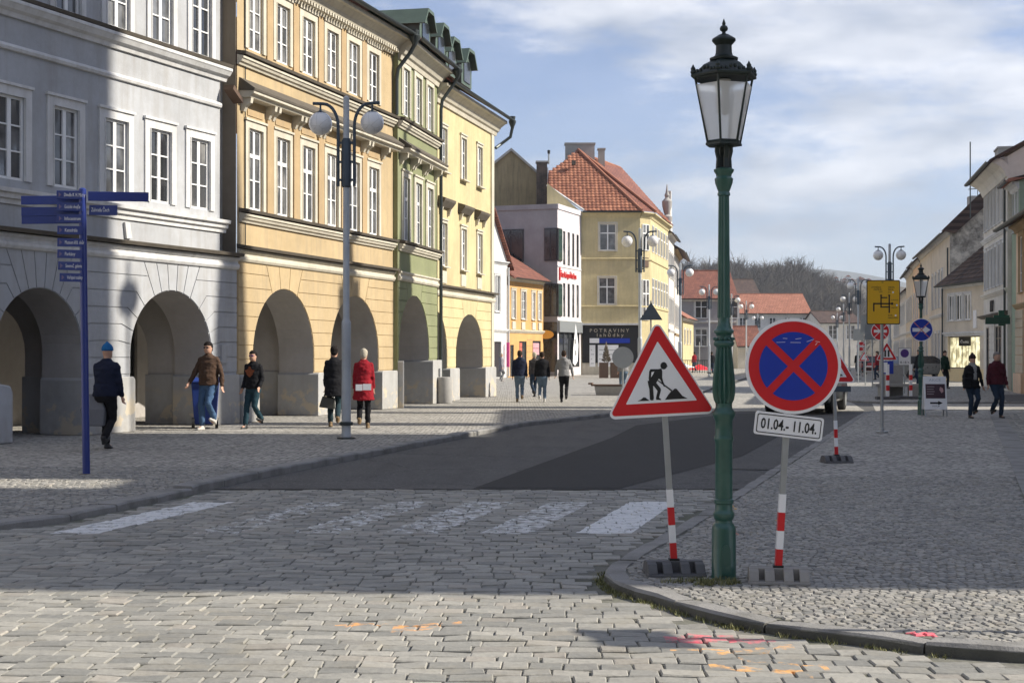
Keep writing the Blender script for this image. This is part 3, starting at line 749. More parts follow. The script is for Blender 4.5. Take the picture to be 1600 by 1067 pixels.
def plinths(root, x0, x1, arches, h, T=.95, out=.13, mat=None, inn=.06):
    ex = [x0]
    for c, r, *_ in arches: ex += [c-r, c+r]
    ex.append(x1)
    for i in range(0, len(ex), 2):
        a, b = ex[i], ex[i+1]
        if b-a < .05 or b < x0: continue
        a2 = a-inn if i else a; b2 = b+inn if i < len(ex)-2 else b
        mb = MB().prism([(a2-.0,0),(b2,0),(b2-.01,h-.05),(b2-.06,h),(a2+.06,h),(a2+.01,h-.05)], -out, T+.02)
        obj('plinth', mb, mat or M['greydk'], root, bevel=.015)

# ---------------- 1 grey house
g1, Lg = facade_root('grey_house', 'pale grey arcaded house at the left edge with white framed windows', 'house', (-9.05,25.1), (-6.17,31.9))
X0, X1 = -2.6, 7.36
ar = [(-2.55,1.2,1.2,1.55),(1.03,1.15,1.18,1.58),(5.0,1.385,1.35,1.52)]
aw = arch_wall(MB(), X0, X1, 3.5, ar); obj('arcade_wall', aw, M['grey'], g1); [obj('arch_lining', q_, M['innerw'], g1) for q_ in aw.lins]
rustication(g1, M['grey'], X0, X1, 1.15, 3.45, ar, .33, knee=1.28, thmax=64, fan=5)
plinths(g1, X0, X1, ar, 1.1, out=.1)
arcade_inside(g1, X0, X1, ar)
wx = [-1.15, .27, 1.72, 3.18, 4.59, 5.97]; ww = .70
h1 = [(x-ww/2, 4.66, ww, 1.5) for x in wx]; h2 = [(x-ww/2+.05, 7.96, ww, 1.6) for x in wx]
mb = MB(); wall_grid(mb, X0, 6.72, 3.5, 10.6, h1+h2, .2); mb.poly([(6.72,0,3.5),(6.72,.6,3.5),(6.72,.6,10.6),(6.72,0,10.6)]); obj('wall', mb, M['grey'], g1)
mb = MB(); mb.poly([(6.72,.35,3.5),(7.75,.35,3.5),(7.75,.35,10.6),(6.72,.35,10.6)]); mb.poly([(X0,0,0),(X0,9,0),(X0,9,10.6),(X0,0,10.6)]); obj('side_wall', mb, M['concrete'], g1)
for x, z, w, h in h1: window(g1, x, z, w, h, 'six', surround=.17, smat=M['trimw'])
for x, z, w, h in h2: window(g1, x, z, w, h, 'six', surround=.15, smat=M['trimw'])
cornice(g1, M['trimw'], X0, 7.36, 3.42, P_BAND, 'base_cornice'); cornice(g1, M['ledge'], X0, 7.36, 3.722, P_LEDGE, 'ledge_capping')
cornice(g1, M['trimw'], X0, 6.9, 4.22, [(0,0),(.04,.0),(.05,.08),(.10,.10),(.11,.18),(.17,.2),(.18,.27),(0,.29)], 'sill_cornice')
cornice(g1, M['trimw'], X0, 6.72, 6.95, [(0,0),(.05,.01),(.07,.06),(.05,.10),(.02,.12),(0,.13)], 'string_moulding')
cornice(g1, M['trimw'], X0, 6.9, 7.55, [(0,0),(.05,0),(.08,.08),(.15,.12),(.2,.2),(.22,.22),(.22,.28),(0,.30)], 'upper_cornice'); cornice(g1, M['ledge'], X0, 6.92, 7.852, P_LEDGE, 'ledge_capping')
cornice(g1, M['trimw'], X0, 6.9, 10.05, P_EAVE, 'eaves_cornice'); roof_x(g1, X0, 7.0, -.65, 10.6, 5.0, 14.2, M['tile']); roof_x(g1, X0, 7.0, 9.8, 10.6, 5.01, 14.2, M['tile'])
obj('drain_hopper', MB().prism([(6.75,7.45),(7.1,7.2),(7.1,7.1),(6.72,7.35)], -.35, -.1), M['wood'], g1)
obj('wall_lamp_bracket', MB().prism([(4.0-.6,4.16),(3.55,4.16),(3.62,3.86),(3.45,3.84)], -.06, -.0), M['trimw'], g1)
o = obj('wall_buttress', MB().prism([(-.30,0),(.10,0),(.10,.88),(.04,1.0),(-.28,1.04)], -.5, -.12), M['grey'], g1, loc=(-.30,0,0), bevel=.03)
obj('junction_box', MB().box(6.72,6.94,-.05,-.018,1.35,1.75), M['grey'], g1)
# shop fronts glimpsed through the arches
sh = obj('shop_poster', MB().box(1.9,2.4,.2,.24,.9,2.3), M['white_s'], g1, loc=(1.1,1.4,0)); 
mb = MB().box(-.3,.75,1.9,2.0,.1,2.6); o = obj('shop_board', mb, M['beige2'], g1); obj('red_lettering_strip', MB().box(-.2,.62,1.86,1.9,1.95,2.12).box(-.2,.62,1.86,1.9,1.55,1.7), plain('maroon_print', (.16,.02,.02)), o)
o = obj('blue_shop_poster', MB().box(3.30,3.62,.96,.99,1.15,1.75), plain('poster_blue', (.10,.2,.5), var=.6, sc=9), g1); obj('red_poster_foot', MB().box(3.30,3.62,.955,.985,.85,1.149), M['red_s'], o)

# ---------------- 2 ochre yellow house
g2, Ly = facade_root('ochre_house', 'ochre yellow arcaded house with a bracketed hood cornice, beside the grey house', 'house', (-6.17,31.9), (-3.415,40.8))
ar2 = [(2.37,1.63,1.6,1.5),(6.6,1.6,1.58,1.52)]
aw = arch_wall(MB(), 0, Ly, 3.75, ar2); obj('arcade_wall', aw, M['yellow'], g2); [obj('arch_lining', q_, M['innerw'], g2) for q_ in aw.lins]
rustication(g2, M['yellow'], .02, Ly-.02, 1.1, 3.68, ar2, .325, knee=1.0, thmax=66, fan=3)
plinths(g2, 0, Ly, ar2, 1.08, out=.16)
arcade_inside(g2, 0, Ly, ar2, H=3.5)
wx2 = [.86, 2.26, 3.67, 5.10, 6.49, 7.85]; ww = .68
h1 = [(x-ww/2, 4.85, ww, 1.85) for x in wx2]; h2 = [(x-ww/2, 8.5, ww, 1.38) for x in wx2]
mb = MB(); wall_grid(mb, 0, Ly, 3.75, 10.5, h1+h2, .2); obj('wall', mb, M['yellow'], g2); obj('party_wall_edge', MB().box(-.02,-.003,.02,.6,3.75,10.5), plaster('brown_party_wall', (.26,.22,.17), amt=.8), g2)
for x, z, w, h in h1: window(g2, x, z, w, h, 'tall', surround=.16, smat=M['cream'])
for x, z, w, h in h2: window(g2, x, z, w, h, 'tall' if False else 'six', surround=.17, smat=M['cream'])
for i, x in enumerate(wx2):
    obj('tan_panel', MB().box(x-.38,x+.38,-.02,-.001,6.98,7.12), M['tan'], g2)
    if i < 5:
        c = (x+wx2[i+1])/2; obj('pilaster_strip', MB().box(c-.16,c+.16,-.05,-.001,4.8,7.05), M['tan'], g2); obj('upper_strip', MB().box(c-.15,c+.15,-.04,-.001,8.3,10.1), M['tan'], g2)
for i in range(7):
    c = (wx2[i-1]+wx2[i])/2 if 0 < i < 6 else (wx2[0]-.62 if i == 0 else wx2[5]+.62)
    for d in ((-.11, .11) if 0 < i < 6 else (0,)):
        obj('bracket', MB().prism([(0,7.02),(-.07,7.02),(-.12,7.12),(-.24,7.2),(-.26,7.32),(0,7.32)], c+d-.055, c+d+.055, 'x'), M['cream'], g2)
cornice(g2, M['cream'], .12, Ly-.1, 7.322, [(0,0),(.26,0),(.30,.06),(.36,.08),(.36,.14),(0,.16)], 'hood_cornice'); cornice(g2, M['ledge'], .1, Ly-.08, 7.483, [(0,0),(.38,-.02),(.39,.03),(.02,.29),(0,.29)], 'tiled_ledge')
cornice(g2, M['cream'], .1, Ly-.05, 4.52, P_SILL, 'sill_cornice'); cornice(g2, M['ledge'], .08, Ly-.05, 4.742, P_LEDGE, 'ledge_capping')
cornice(g2, M['cream'], -.02, Ly, 3.62, P_BAND, 'base_cornice'); cornice(g2, M['ledge'], -.02, Ly, 3.922, P_LEDGE, 'ledge_capping')
cornice(g2, M['cream'], 0, Ly+.05, 8.05, P_SILL, 'upper_sill_cornice'); cornice(g2, M['ledge'], 0, Ly+.05, 8.272, P_LEDGE, 'ledge_capping')
cornice(g2, M['cream'], 0, Ly+.1, 10.1, P_EAVE, 'eaves_cornice')
mb = MB()
for k in range(int(Ly/.16)): mb.box(.05+k*.16, .13+k*.16, -.22, -.12, 10.16, 10.25)
o = obj('dentil_row', mb, M['cream'], g2); o['kind'] = 'stuff'
gutter(g2, -.1, Ly+.35, -.62, 10.72); roof_x(g2, -.1, Ly+.2, -.6, 10.72, 5.2, 14.6, M['tile'], th=.05); roof_x(g2, -.1, Ly+.2, 10.4, 10.72, 5.21, 14.6, M['tile'])
for xx in (.35, 4.45): obj('snow_guard_pipe', MB().tube([(xx,-.03,3.9),(xx,-.03,10.1)] if xx > 4 and False else [(.34,-.03,3.95),(.34,-.03,10.1)], .012, 6), M['gutter'], g2) if xx < 1 else None
hp = obj('rain_hopper', MB().lathe([(.05,-.1),(.09,0),(.16,.12),(.17,.2),(.1,.24),(.12,.36)], 10, (Ly+.12,-.62,10.45)), M['gutter'], g2, smooth=True)
obj('downpipe', MB().tube([(Ly+.12,-.62,10.4),(Ly+.12,-.5,10.2),(Ly-.02,-.16,9.7),(Ly-.02,-.12,9.4),(Ly-.02,-.12,8.4)], .06, 8), M['gutter'], g2, smooth=True)

# ---------------- 3 olive green house
g3, Lo = facade_root('olive_house', 'narrow olive green arcaded house with copper dormers, between two yellow houses', 'house', (-3.415,40.8), (-2.51,45.3), shift=.14)
ar3 = [(1.78,1.70,1.72,1.57)]
aw = arch_wall(MB(), 0, Lo, 3.8, ar3); obj('arcade_wall', aw, M['green'], g3); [obj('arch_lining', q_, M['innerw'], g3) for q_ in aw.lins]; rustication(g3, M['green'], .02, Lo-.02, 1.4, 3.74, ar3, .34, knee=1.0, thmax=66, fan=1)
plinths(g3, 0, Lo, ar3, 1.36, out=.16); arcade_inside(g3, 0, Lo, ar3, H=3.55)
wx3 = [.85, 2.2, 3.58]; h1 = [(x-.33, 4.85, .66, 1.85) for x in wx3]; h2 = [(x-.33, 8.5, .66, 1.38) for x in wx3]
mb = MB(); wall_grid(mb, 0, Lo, 3.8, 10.5, h1+h2, .2); mb.poly([(0,0,3.8),(0,.5,3.8),(0,.5,10.5),(0,0,10.5)][::-1]); obj('wall', mb, M['green'], g3)
for x, z, w, h in h1: window(g3, x, z, w, h, 'tall', surround=.16, smat=M['cream'])
for x, z, w, h in h2: window(g3, x, z, w, h, 'six', surround=.16, smat=M['cream'])
for i in range(4):
    c = (wx3[i-1]+wx3[i])/2 if 0 < i < 3 else (.25 if i == 0 else 4.2)
    for d in ((-.11, .11) if 0 < i < 3 else (0,)):
        obj('bracket', MB().prism([(0,7.02),(-.07,7.02),(-.12,7.12),(-.24,7.2),(-.26,7.32),(0,7.32)], c+d-.055, c+d+.055, 'x'), M['cream'], g3)
cornice(g3, M['cream'], .1, Lo-.1, 7.322, [(0,0),(.26,0),(.30,.06),(.36,.08),(.36,.14),(0,.16)], 'hood_cornice'); cornice(g3, M['ledge'], .1, Lo-.08, 7.483, [(0,0),(.38,-.02),(.39,.03),(.02,.29),(0,.29)], 'tiled_ledge')
cornice(g3, M['cream'], .05, Lo, 4.52, P_SILL, 'sill_cornice'); cornice(g3, M['ledge'], .05, Lo, 4.742, P_LEDGE, 'ledge_capping')
cornice(g3, M['cream'], 0, Lo, 3.65, P_BAND, 'base_cornice'); cornice(g3, M['cream'], 0, Lo, 8.05, P_SILL, 'upper_sill_cornice'); cornice(g3, M['ledge'], 0, Lo, 8.272, P_LEDGE, 'ledge_capping')
cornice(g3, M['cream'], .06, Lo+.1, 10.02, P_EAVE, 'eaves_cornice'); gutter(g3, .2, Lo+.4, -.62, 10.66); roof_x(g3, .1, Lo+.1, -.6, 10.66, 5.2, 14.4, M['tile'], th=.05); roof_x(g3, .1, Lo+.1, 10.4, 10.66, 5.21, 14.4, M['tile'])
hp = obj('rain_hopper', MB().lathe([(.05,-.1),(.09,0),(.16,.12),(.17,.2),(.1,.24),(.12,.36)], 10, (Lo+.14,-.62,10.4)), M['gutter'], g3, smooth=True)
obj('downpipe', MB().tube([(Lo+.14,-.62,10.35),(Lo+.14,-.5,10.15),(Lo-.02,-.16,9.6),(Lo-.02,-.12,9.3),(Lo-.02,-.12,.6)], .055, 8), M['gutter'], g3, smooth=True)
obj('power_box', MB().box(Lo-.5,Lo-.42,-.22,-.17,.2,1.1), M['grey'], g3)

# ---------------- 4 lemon yellow house
g4, Ll = facade_root('lemon_house', 'lemon yellow arcaded house with small hooded windows, end of the arcade row', 'house', (-2.51,45.3), (-.71,52.5))
ar4 = [(.15,1.35,1.45,1.5),(4.25,1.72,1.42,1.5)]
X0 = -1.0
aw = arch_wall(MB(), X0, Ll, 3.5, ar4); obj('arcade_wall', aw, M['lemon'], g4); [obj('arch_lining', q_, M['innerw'], g4) for q_ in aw.lins]; rustication(g4, M['lemon'], X0, Ll-.02, 1.1, 3.4, ar4, .33, knee=1.0, thmax=66, fan=1)
plinths(g4, X0, Ll, ar4, 1.08, out=.14); arcade_inside(g4, X0, Ll, ar4, H=3.4)
wx4 = [1.13, 3.45, 5.52]; h1 = [(x-.3, 4.42, .6, 1.4) for x in wx4]; h2 = [(x-.3, 7.5, .6, 1.42) for x in wx4]
mb = MB(); wall_grid(mb, 0, Ll, 3.5, 10.1, h1+h2, .2); mb.poly([(Ll,0,0),(Ll,9,0),(Ll,9,10.1),(Ll,0,10.1)]); mb.poly([(Ll,9,10.1),(Ll,0,10.1),(Ll,4.5,13.4)]); obj('wall', mb, M['lemon'], g4)
for x, z, w, h in h1:
    window(g4, x, z, w, h, 'six', surround=.09, smat=M['cream'], sill=.14)
    obj('apron_panel', MB().box(x,x+w,-.03,-.001,3.86,4.26), M['cream'], g4)
    obj('window_hood', MB().prism([(0,6.3),(-.1,6.32),(-.24,6.5),(-.26,6.58),(0,6.66)], x-.32, x+w+.32, 'x'), M['ledge'], g4)
    for d in (-.2, w+.12): obj('bracket', MB().prism([(0,6.08),(-.08,6.1),(-.14,6.3),(0,6.3)], x+d, x+d+.09, 'x'), M['cream'], g4)
for x, z, w, h in h2: window(g4, x, z, w, h, 'six', surround=.09, smat=M['cream'], sill=.16)
cornice(g4, M['cream'], .0, Ll+.1, 3.42, P_BAND, 'base_cornice'); cornice(g4, M['ledge'], 0, Ll+.1, 3.722, P_LEDGE, 'ledge_capping')
cornice(g4, M['cream'], .0, Ll+.3, 9.62, P_EAVE, 'eaves_cornice'); gutter(g4, .3, Ll+.6, -.62, 10.25); roof_x(g4, .1, Ll+.45, -.6, 10.25, 5.2, 13.8, M['tile'], th=.05); roof_x(g4, .1, Ll+.45, 10.4, 10.25, 5.21, 13.8, M['tile'])
obj('corner_strip', MB().box(Ll-.32,Ll+.03,-.05,.3,1.08,9.6), M['cream'], g4)
obj('rain_hopper', MB().lathe([(.05,-.1),(.08,0),(.13,.12),(.14,.2),(.1,.24),(.12,.36)], 10, (Ll+.5,-.62,10.0)), M['gutter'], g4, smooth=True)
obj('downpipe', MB().tube([(Ll+.5,-.62,9.95),(Ll+.48,-.55,9.6),(Ll+.3,-.2,9.3),(Ll+.06,-.1,9.15)], .06, 8), M['gutter'], g4, smooth=True)
# copper dormers along the eaves of the olive and lemon houses
def dormer(parent, x, y, z, w=1.25, h=1.35, d=2.4):
    b = MB(); hw = w/2
    b.prism([(x-hw,z),(x+hw,z),(x+hw,z+h*.62),(x+hw*.55,z+h*.92),(x-hw*.55,z+h*.92),(x-hw,z+h*.62)], y, y+d)
    o = obj('dormer', b, M['copper'], parent)
    c = MB()
    for s in (-1, 1): c.prism([(x+s*(hw+.12),z+h*.55),(x+s*(hw*.5),z+h*1.02),(x+s*(hw*.5),z+h*.92),(x+s*(hw+.02),z+h*.55)], y-.2, y+d)
    c.box(x-hw*.5, x+hw*.5, y-.2, y+d, z+h*.93, z+h*1.02); obj('dormer_roof', c, M['copper'], o)
    obj('dormer_pane', MB().box(x-hw*.6,x+hw*.6,y-.03,y-.005,z+.12,z+h*.7), M['shopglass'], o)
    return o
for x in (2.1, 4.0): dormer(g3, x, -.25, 10.72, h=1.12)
for x in (1.2, 3.0): dormer(g4, x, -.25, 10.6, h=1.2)
# ================================================================ OTHER HOUSES
def house(name, label, P0, P1, D, H, wall, roofm, windows=(), roof='x', rh=3.0, sides='lr', trim=None, cat='house', group=None, eave=.45, style='six', sur=.12, gm_=None, side_windows=(), holes=(), base=None, eav=True, tilemat=None, doors=(), smat=None, z0=0, fm=None, gut=True):
    """windows: (x, z, w, h[, style]); windows carry their own surround and sill"""
    r, Lh = facade_root(name, label, cat, P0, P1, group=group)
    if z0: r.location.z = z0
    trim = trim or M['trimw']; smat = smat or trim
    hs = [w[:4] for w in windows]+[d[:4] for d in doors]
    mb = MB(); wall_grid(mb, 0, Lh, 0, H, hs+list(holes), .2)
    for s, x in (('l', 0), ('r', Lh)):
        g = [(x,0,0),(x,D,0),(x,D,H),(x,0,H)]
        if roof == 'x': g = [(x,0,0),(x,D,0),(x,D,H),(x,D/2,H+rh),(x,0,H)]
        if s == 'l': g = g[::-1]
        mb.poly(g)
    if roof == 'y': mb.poly([(0,0,H),(Lh,0,H),(Lh/2,0,H+rh)])
    if roof == 'flat': mb.poly([(0,0,H),(Lh,0,H),(Lh,D,H),(0,D,H)])
    obj('wall', mb, wall, r)
    for w in windows: window(r, *w[:4], w[4] if len(w) > 4 else style, surround=sur, smat=smat, sill=.1 if sur else None, gl=gm_, fm=fm)
    for d in doors: window(r, *d[:4], 'shop', M['framedk'], M['shopglass'])
    e = eave
    if roof == 'x':
        k = rh/(D/2); roof_x(r, -.15, Lh+.15, -e, H+.12-e*k*.6, D/2, H+rh+.14, roofm); roof_x(r, -.15, Lh+.15, D+e, H+.12-e*k*.6, D/2+.01, H+rh+.14, roofm)
        obj('ridge_cap', MB().tube([(-.15,D/2,H+rh+.14),(Lh+.15,D/2,H+rh+.14)], .11, 6), roofm, r)
        if gut: gutter(r, -.1, Lh+.1, -e-.06, H+.06-e*k*.6, .09)
    elif roof == 'y':
        k = rh/(Lh/2)
        for s in (-1, 1):
            xa = Lh/2+s*(Lh/2+e); za = H-e*k+.1
            obj('roof', MB().prism([(xa,za),(Lh/2,H+rh+.12),(Lh/2,H+rh),(xa,za-.12)], -.3, D), roofm, r)
    if eav and roof != 'y': cornice(r, trim, 0, Lh, H-.35, [(0,0),(.05,0),(.10,.12),(.2,.2),(.3,.22),(.3,.3),(0,.32)], 'eaves_cornice')
    if eav and roof == 'y': cornice(r, trim, 0, Lh, H-.25, [(0,0),(.05,0),(.12,.12),(.2,.14),(.2,.2),(0,.22)], 'pediment_cornice')
    if base: cornice(r, trim, 0, Lh, base, P_SILL, 'string_cornice')
    for (s, y, z, w, h, st) in side_windows:
        x = 0 if s == 'l' else Lh; sg = -1 if s == 'l' else 1
        fr, pans = win_meshes(w, h, st, M['frame'] if fm is None else fm, gm_ or M['glass'])
        rot = (0, 0, -pi/2 if s == 'l' else pi/2)
        o = link('window', fr, None, r, loc=(x+sg*.03, y+(w if s == 'l' else 0), z), rot=rot)
        for p in pans: link('pane', p, None, o)
        mb = MB()
        for a, b, c, d in ((y-.1,y,z,z+h),(y+w,y+w+.1,z,z+h),(y-.1,y+w+.1,z+h,z+h+.1),(y-.1,y+w+.1,z-.1,z)):
            mb.box(min(x, x+sg*.07), max(x, x+sg*.07), a, b, c, d)
        obj('window_surround', mb, smat, r)
    return r, Lh
def rowwin(n, x0, dx, z, w, h, st='six'): return [(x0+i*dx, z, w, h, st) for i in range(n)]
def chimney(parent, x, y, z0, w, d, h, mat, name='chimney'):
    o = obj(name, MB().box(x,x+w,y,y+d,z0,z0+h), mat, parent); obj('chimney_cap', MB().box(x-.07,x+w+.07,y-.07,y+d+.07,z0+h+.001,z0+h+.12), M['concrete'], o); return o
# left side, beyond the arcades
r, Lh = house('white_gabled_house', 'small white house with a street gable, squeezed behind the lemon yellow house', (-2.4,88.5), (-.30,93.2), 9, 7.6, M['white'], M['tile'],
    [(1.2,4.3,.75,2.3,'two_v'),(3.2,4.3,.75,2.3,'two_v')], roof='y', rh=3.2, base=2.95, holes=[(3.1,.05,1.1,2.3)], sur=.1)
obj('arched_door', MB().box(3.1,4.2,.12,.18,.05,2.35), M['framedk'], r); downpipe(r, Lh-.05, .1, 7.2, mat=M['whitepipe'])
obj('magenta_banner', MB().box(4.65,4.75,-.34,-.15,.7,2.3), plain('magenta_cloth', (.6,.06,.25)), r)
r, Lo1 = house('orange_house', 'low orange two storey house with a tiled roof and cream framed windows', (-.25,93.4), (2.18,99.2), 10, 6.7, M['orange'], M['tile'],
    [(.6,3.9,.62,1.85,'six'),(2.25,3.9,.8,1.85,'six'),(4.15,3.9,.55,1.85,'six'),(5.3,3.9,.55,1.85,'six')], roof='x', rh=3.2, base=2.95, doors=[(.35,.05,.6,2.1),(1.9,.5,1.3,1.9),(4.3,.05,1.5,2.4)], smat=M['cream'], trim=M['cream'], eave=.5)
for x in (.6, 2.25, 4.15, 5.3): obj('apron_panel', MB().box(x,x+.6,-.06,-.001,3.2,3.7), M['cream'], r)
for z in (.5,.9,1.3,1.7,2.1,2.5): obj('plaster_groove', MB().box(3.3,4.25,-.02,-.001,z,z+.04), M['tan'], r)
obj('window_poster', MB().box(4.5,5.6,.04,.06,1.5,2.3), plain('pink_poster', (.6,.3,.33), var=.5, sc=5), r); obj('window_poster', MB().box(2.05,2.5,.04,.06,1.0,2.3), plain('red_poster', (.5,.12,.08), var=.5, sc=5), r)
# modern white house
r, Lm = house('modern_white_house', 'modern white flat roofed house with dark ribbon windows and a glass shop front', (3.2,100), (5.12,105.3), 8, 12.1, M['mauve'], M['concrete'],
    [(1.25+i*1.08,7.9,.55,2.4,'one') for i in range(4)]+[(1.25+i*1.08,3.9+.3,.55,2.4,'one') for i in range(4)], roof='flat', sur=None, fm=M['framedk'], doors=[(.3,.6,4.9,2.6)], eav=False, gut=False)
mb = MB(); mb.poly([(-.02,0,0),(-.02,0,12.1),(-.02,8,12.1),(-.02,8,0)]); obj('gable_wall', mb, M['lilac'], r)  # shaded end wall: its shade is put into a darker plaster
for z in (4.2, 8.1):
    for a, b in ((0, .95), (2.5, 4.4)):
        p = obj('ribbon_window', MB().box(-.10,-.03,a,b,z,z+2.3), M['framedk'], r)
        for i in range(2): obj('pane', MB().box(-.12,-.101,a+.06+(b-a)/2*i,a+(b-a)/2*(i+1)-.03,z+.08,z+2.22), M['shopglass'], p)
    p = obj('corner_glazing', MB().box(-.08,.85,-.08,-.02,z,z+2.3), M['framedk'], r)
    for i in range(3): obj('pane', MB().box(.02+i*.28,.26+i*.28,-.1,-.081,z+.08,z+2.22), plain('green_glass', (.03,.06,.05), .1) if 'gg' not in M else M['gg'], p)
cornice(r, M['mauve'], -.05, Lm, 11.75, [(0,0),(.08,0),(.08,.35),(0,.36)], 'parapet'); obj('parapet', MB().box(-.1,-.02,0,8,11.75,12.1), M['lilac'], r)
for z in (7.7, 3.9): cornice(r, M['trimw'], 0, Lm, z, [(0,0),(.05,0),(.05,.06),(0,.07)], 'ledge')
obj('shop_band', MB().box(.05,Lm-.1,-.16,-.001,3.1,3.9-.02), M['signback'], r)
obj('side_shop_glass', MB().box(-.08,-.021,0,2.6,.3,3.8), M['shopglass'], r)
w = obj('white_window_print', MB().prism([(3.1,.9),(3.6,.7),(4.2,1.0),(4.4,2.2),(3.75,3.75),(3.2,2.0)], -.17, -.161), M['white_s'], r)
for z, y in ((1.4,3.75),(2.2,3.6)): obj('black_blob_print', MB().prism([(y-.12,z),(y+.15,z+.1),(y+.12,z+.45),(y-.1,z+.4)], -.175, -.171), M['black'], w)
def text(name, s, size, mat, parent, loc, rot, ext=.004, ax='LEFT', wx=1.0, bold=0):
    cu = bpy.data.curves.new(name, 'FONT'); cu.body = s; cu.size = size; cu.extrude = ext; cu.align_x = ax; cu.resolution_u = 2; cu.offset = bold
    me = evaluated_mesh(bpy.data.objects.new(name, cu))
    me.materials.clear(); me.materials.append(mat); o = link(name, me, None, parent, loc, rot); o.scale = (wx, 1, 1); return o
text('red_sign_lettering', 'českáspořitelna', .62, M['redtx'], r, (.55,-.06,7.0), (pi/2,0,0), .03, wx=.95)
obj('red_sign_mark', MB().box(.3,.45,-.09,-.03,6.75,7.65), M['redtx'], r)
o = obj('oval_sign', MB().lathe([(.01,0),(.75,0),(.75,.12),(.01,.12)], 20), M['orangesg'], r, loc=(-1.0,.5,2.9), rot=(pi/2,0,-atan2(5.3,1.92))); o.scale = (.7,.4,1)
# yellow corner house with tall hipped roof
yr = thing('yellow_corner_house', 'tall yellow corner house with a steep red hipped roof and a black grocery shop front', 'house', (0,0,0))
A = (5.14,105.4); B = (9.5,105.4); Cc = (10.35,106.3); Dd = (12.9,117.5); H = 12.05
mb = MB(); wy = 105.4
hl = [(PX(937,wy), PZ(391,wy), 1.2, 1.95), (PX(936,wy), PZ(475,wy), 1.2, 1.95)]
wall_grid(mb, 3.0, B[0], 0, H, hl, .2, wy)
def wallseg(mb, a, b, z0, z1): mb.poly([(a[0],a[1],z0),(b[0],b[1],z0),(b[0],b[1],z1),(a[0],a[1],z1)])
wallseg(mb, B, Cc, 0, H); wallseg(mb, Cc, Dd, 0, H)
mb.poly([(2.6,wy,H-.5),(A[0],wy,H),(2.65,wy,PZ(287,wy)),(2.6,wy,PZ(287,wy))])
obj('wall', mb, M['lemon'], yr)
for h in hl:
    fr, pans = win_meshes(h[2], h[3], 'two', M['frame'], M['glass']); o = link('window', fr, None, yr, loc=(h[0], wy+.12, h[1]))
    for p in pans: link('pane', p, None, o)
    a, z, w, hh = h; m_ = MB()
    for q in ((a-.14,a,z-.1,z+hh+.14),(a+w,a+w+.14,z-.1,z+hh+.14),(a,a+w,z+hh,z+hh+.14),(a,a+w,z-.1,z)): m_.box(q[0],q[1],wy-.05,wy-.001,q[2],q[3])
    obj('window_surround', m_, M['cream'], yr)
# chamfer and street side windows
def seg_frame(a, b): d = Vector((b[0]-a[0], b[1]-a[1])); return atan2(d.y, d.x), d.length
th, ll_ = seg_frame(B, Cc); 
for z, hh in ((PZ(391,wy), 1.95), (PZ(500,wy), 3.0)):
    fr, pans = win_meshes(.8, hh, 'two', M['frame'], M['glass']); o = link('window', fr, None, yr, loc=(B[0]+.22*cos(th)+.05*sin(th), B[1]+.22*sin(th)-.05*cos(th), z), rot=(0,0,th))
    for p in pans: link('pane', p, None, o)
o = obj('relief_plaque', MB().box(.3,.95,-.06,-.001,PZ(417,wy),PZ(402,wy)), M['wood'], yr, loc=(B[0],B[1],0), rot=(0,0,th))
th2, l2 = seg_frame(Cc, Dd)
for k in range(6):
    for z in (PZ(391,wy), PZ(475,wy)):
        fr, pans = win_meshes(.95, 2.0, 'two', M['frame'], M['glass']); s_ = .8+k*1.8
        o = link('window', fr, None, yr, loc=(Cc[0]+s_*cos(th2)+.04*sin(th2), Cc[1]+s_*sin(th2)-.04*cos(th2), z), rot=(0,0,th2))
        for p in pans: link('pane', p, None, o)
for z, pr in ((H-.4, [(0,0),(.05,0),(.12,.14),(.3,.3),(.38,.32),(.38,.4),(0,.42)]), (PZ(404,wy)-.1, [(0,0),(.07,0),(.09,.1),(0,.14)]), (PZ(478,wy)-.1, [(0,0),(.07,0),(.09,.1),(0,.14)])):
    for a, b in ((( 5.14,105.4), B), (B, Cc), (Cc, Dd)):
        t_, l_ = seg_frame(a, b); o = cornice(yr, M['lemon'], 0, l_, z, pr, 'cornice'); o.location = (a[0], a[1], 0); o.rotation_euler = (0,0,t_)
pk = Vector((PX(903,111.5), 111.5, PZ(236,111.5))); e1 = Vector((2.8,105.05,H+.05)); e2 = Vector((9.55,105.05,H+.05)); e3 = Vector((10.7,106.0,H+.05)); e4 = Vector((13.3,117.5,H+.05)); pk2 = Vector((9.2,121,pk.z))
# front slope is bounded on the left by the verge of the lower roof
def onfront(x, z): t_ = (z-e1.z)/(pk.z-e1.z); return Vector((x, e1.y+(pk.y-e1.y)*t_, z))
zl = PZ(289,106.5); zt = PZ(270,109)
vg = [onfront(5.3, e1.z), e2, pk, onfront(PX(857,108.6), zt), onfront(PX(855,107.2), zl)]
mb = MB(); mb.poly([tuple(v) for v in vg]); mb.poly([tuple(v) for v in (e2, e3, pk)]); mb.poly([tuple(v) for v in (e3, e4, pk2, pk)])
obj('roof', mb, M['tile'], yr)
def clipf(u, v):
    x = e1.x+u*(e2.x-e1.x); z = e1.z+v*(pk.z-e1.z); xr = e2.x+(pk.x-e2.x)*v
    if x > xr: return False
    xl = 5.3+(PX(855,107.2)-5.3)*min(1, (z-e1.z)/(zl-e1.z)); 
    if z < zl: return x > xl
    if z < zt: return x > PX(855,107.2)
    return x > PX(857,108.6)+(pk.x-PX(857,108.6))*(z-zt)/(pk.z-zt)
def Pf(u, v): return onfront(e1.x+u*(e2.x-e1.x), e1.z+v*(pk.z-e1.z))
tile_rows(yr, (Pf, 6.75, 8.5, clipf), M['clay'], .3, .36)
def Ps(u, v): a = e3.lerp(e4, u); b = pk.lerp(pk2, u); return a.lerp(b, v)
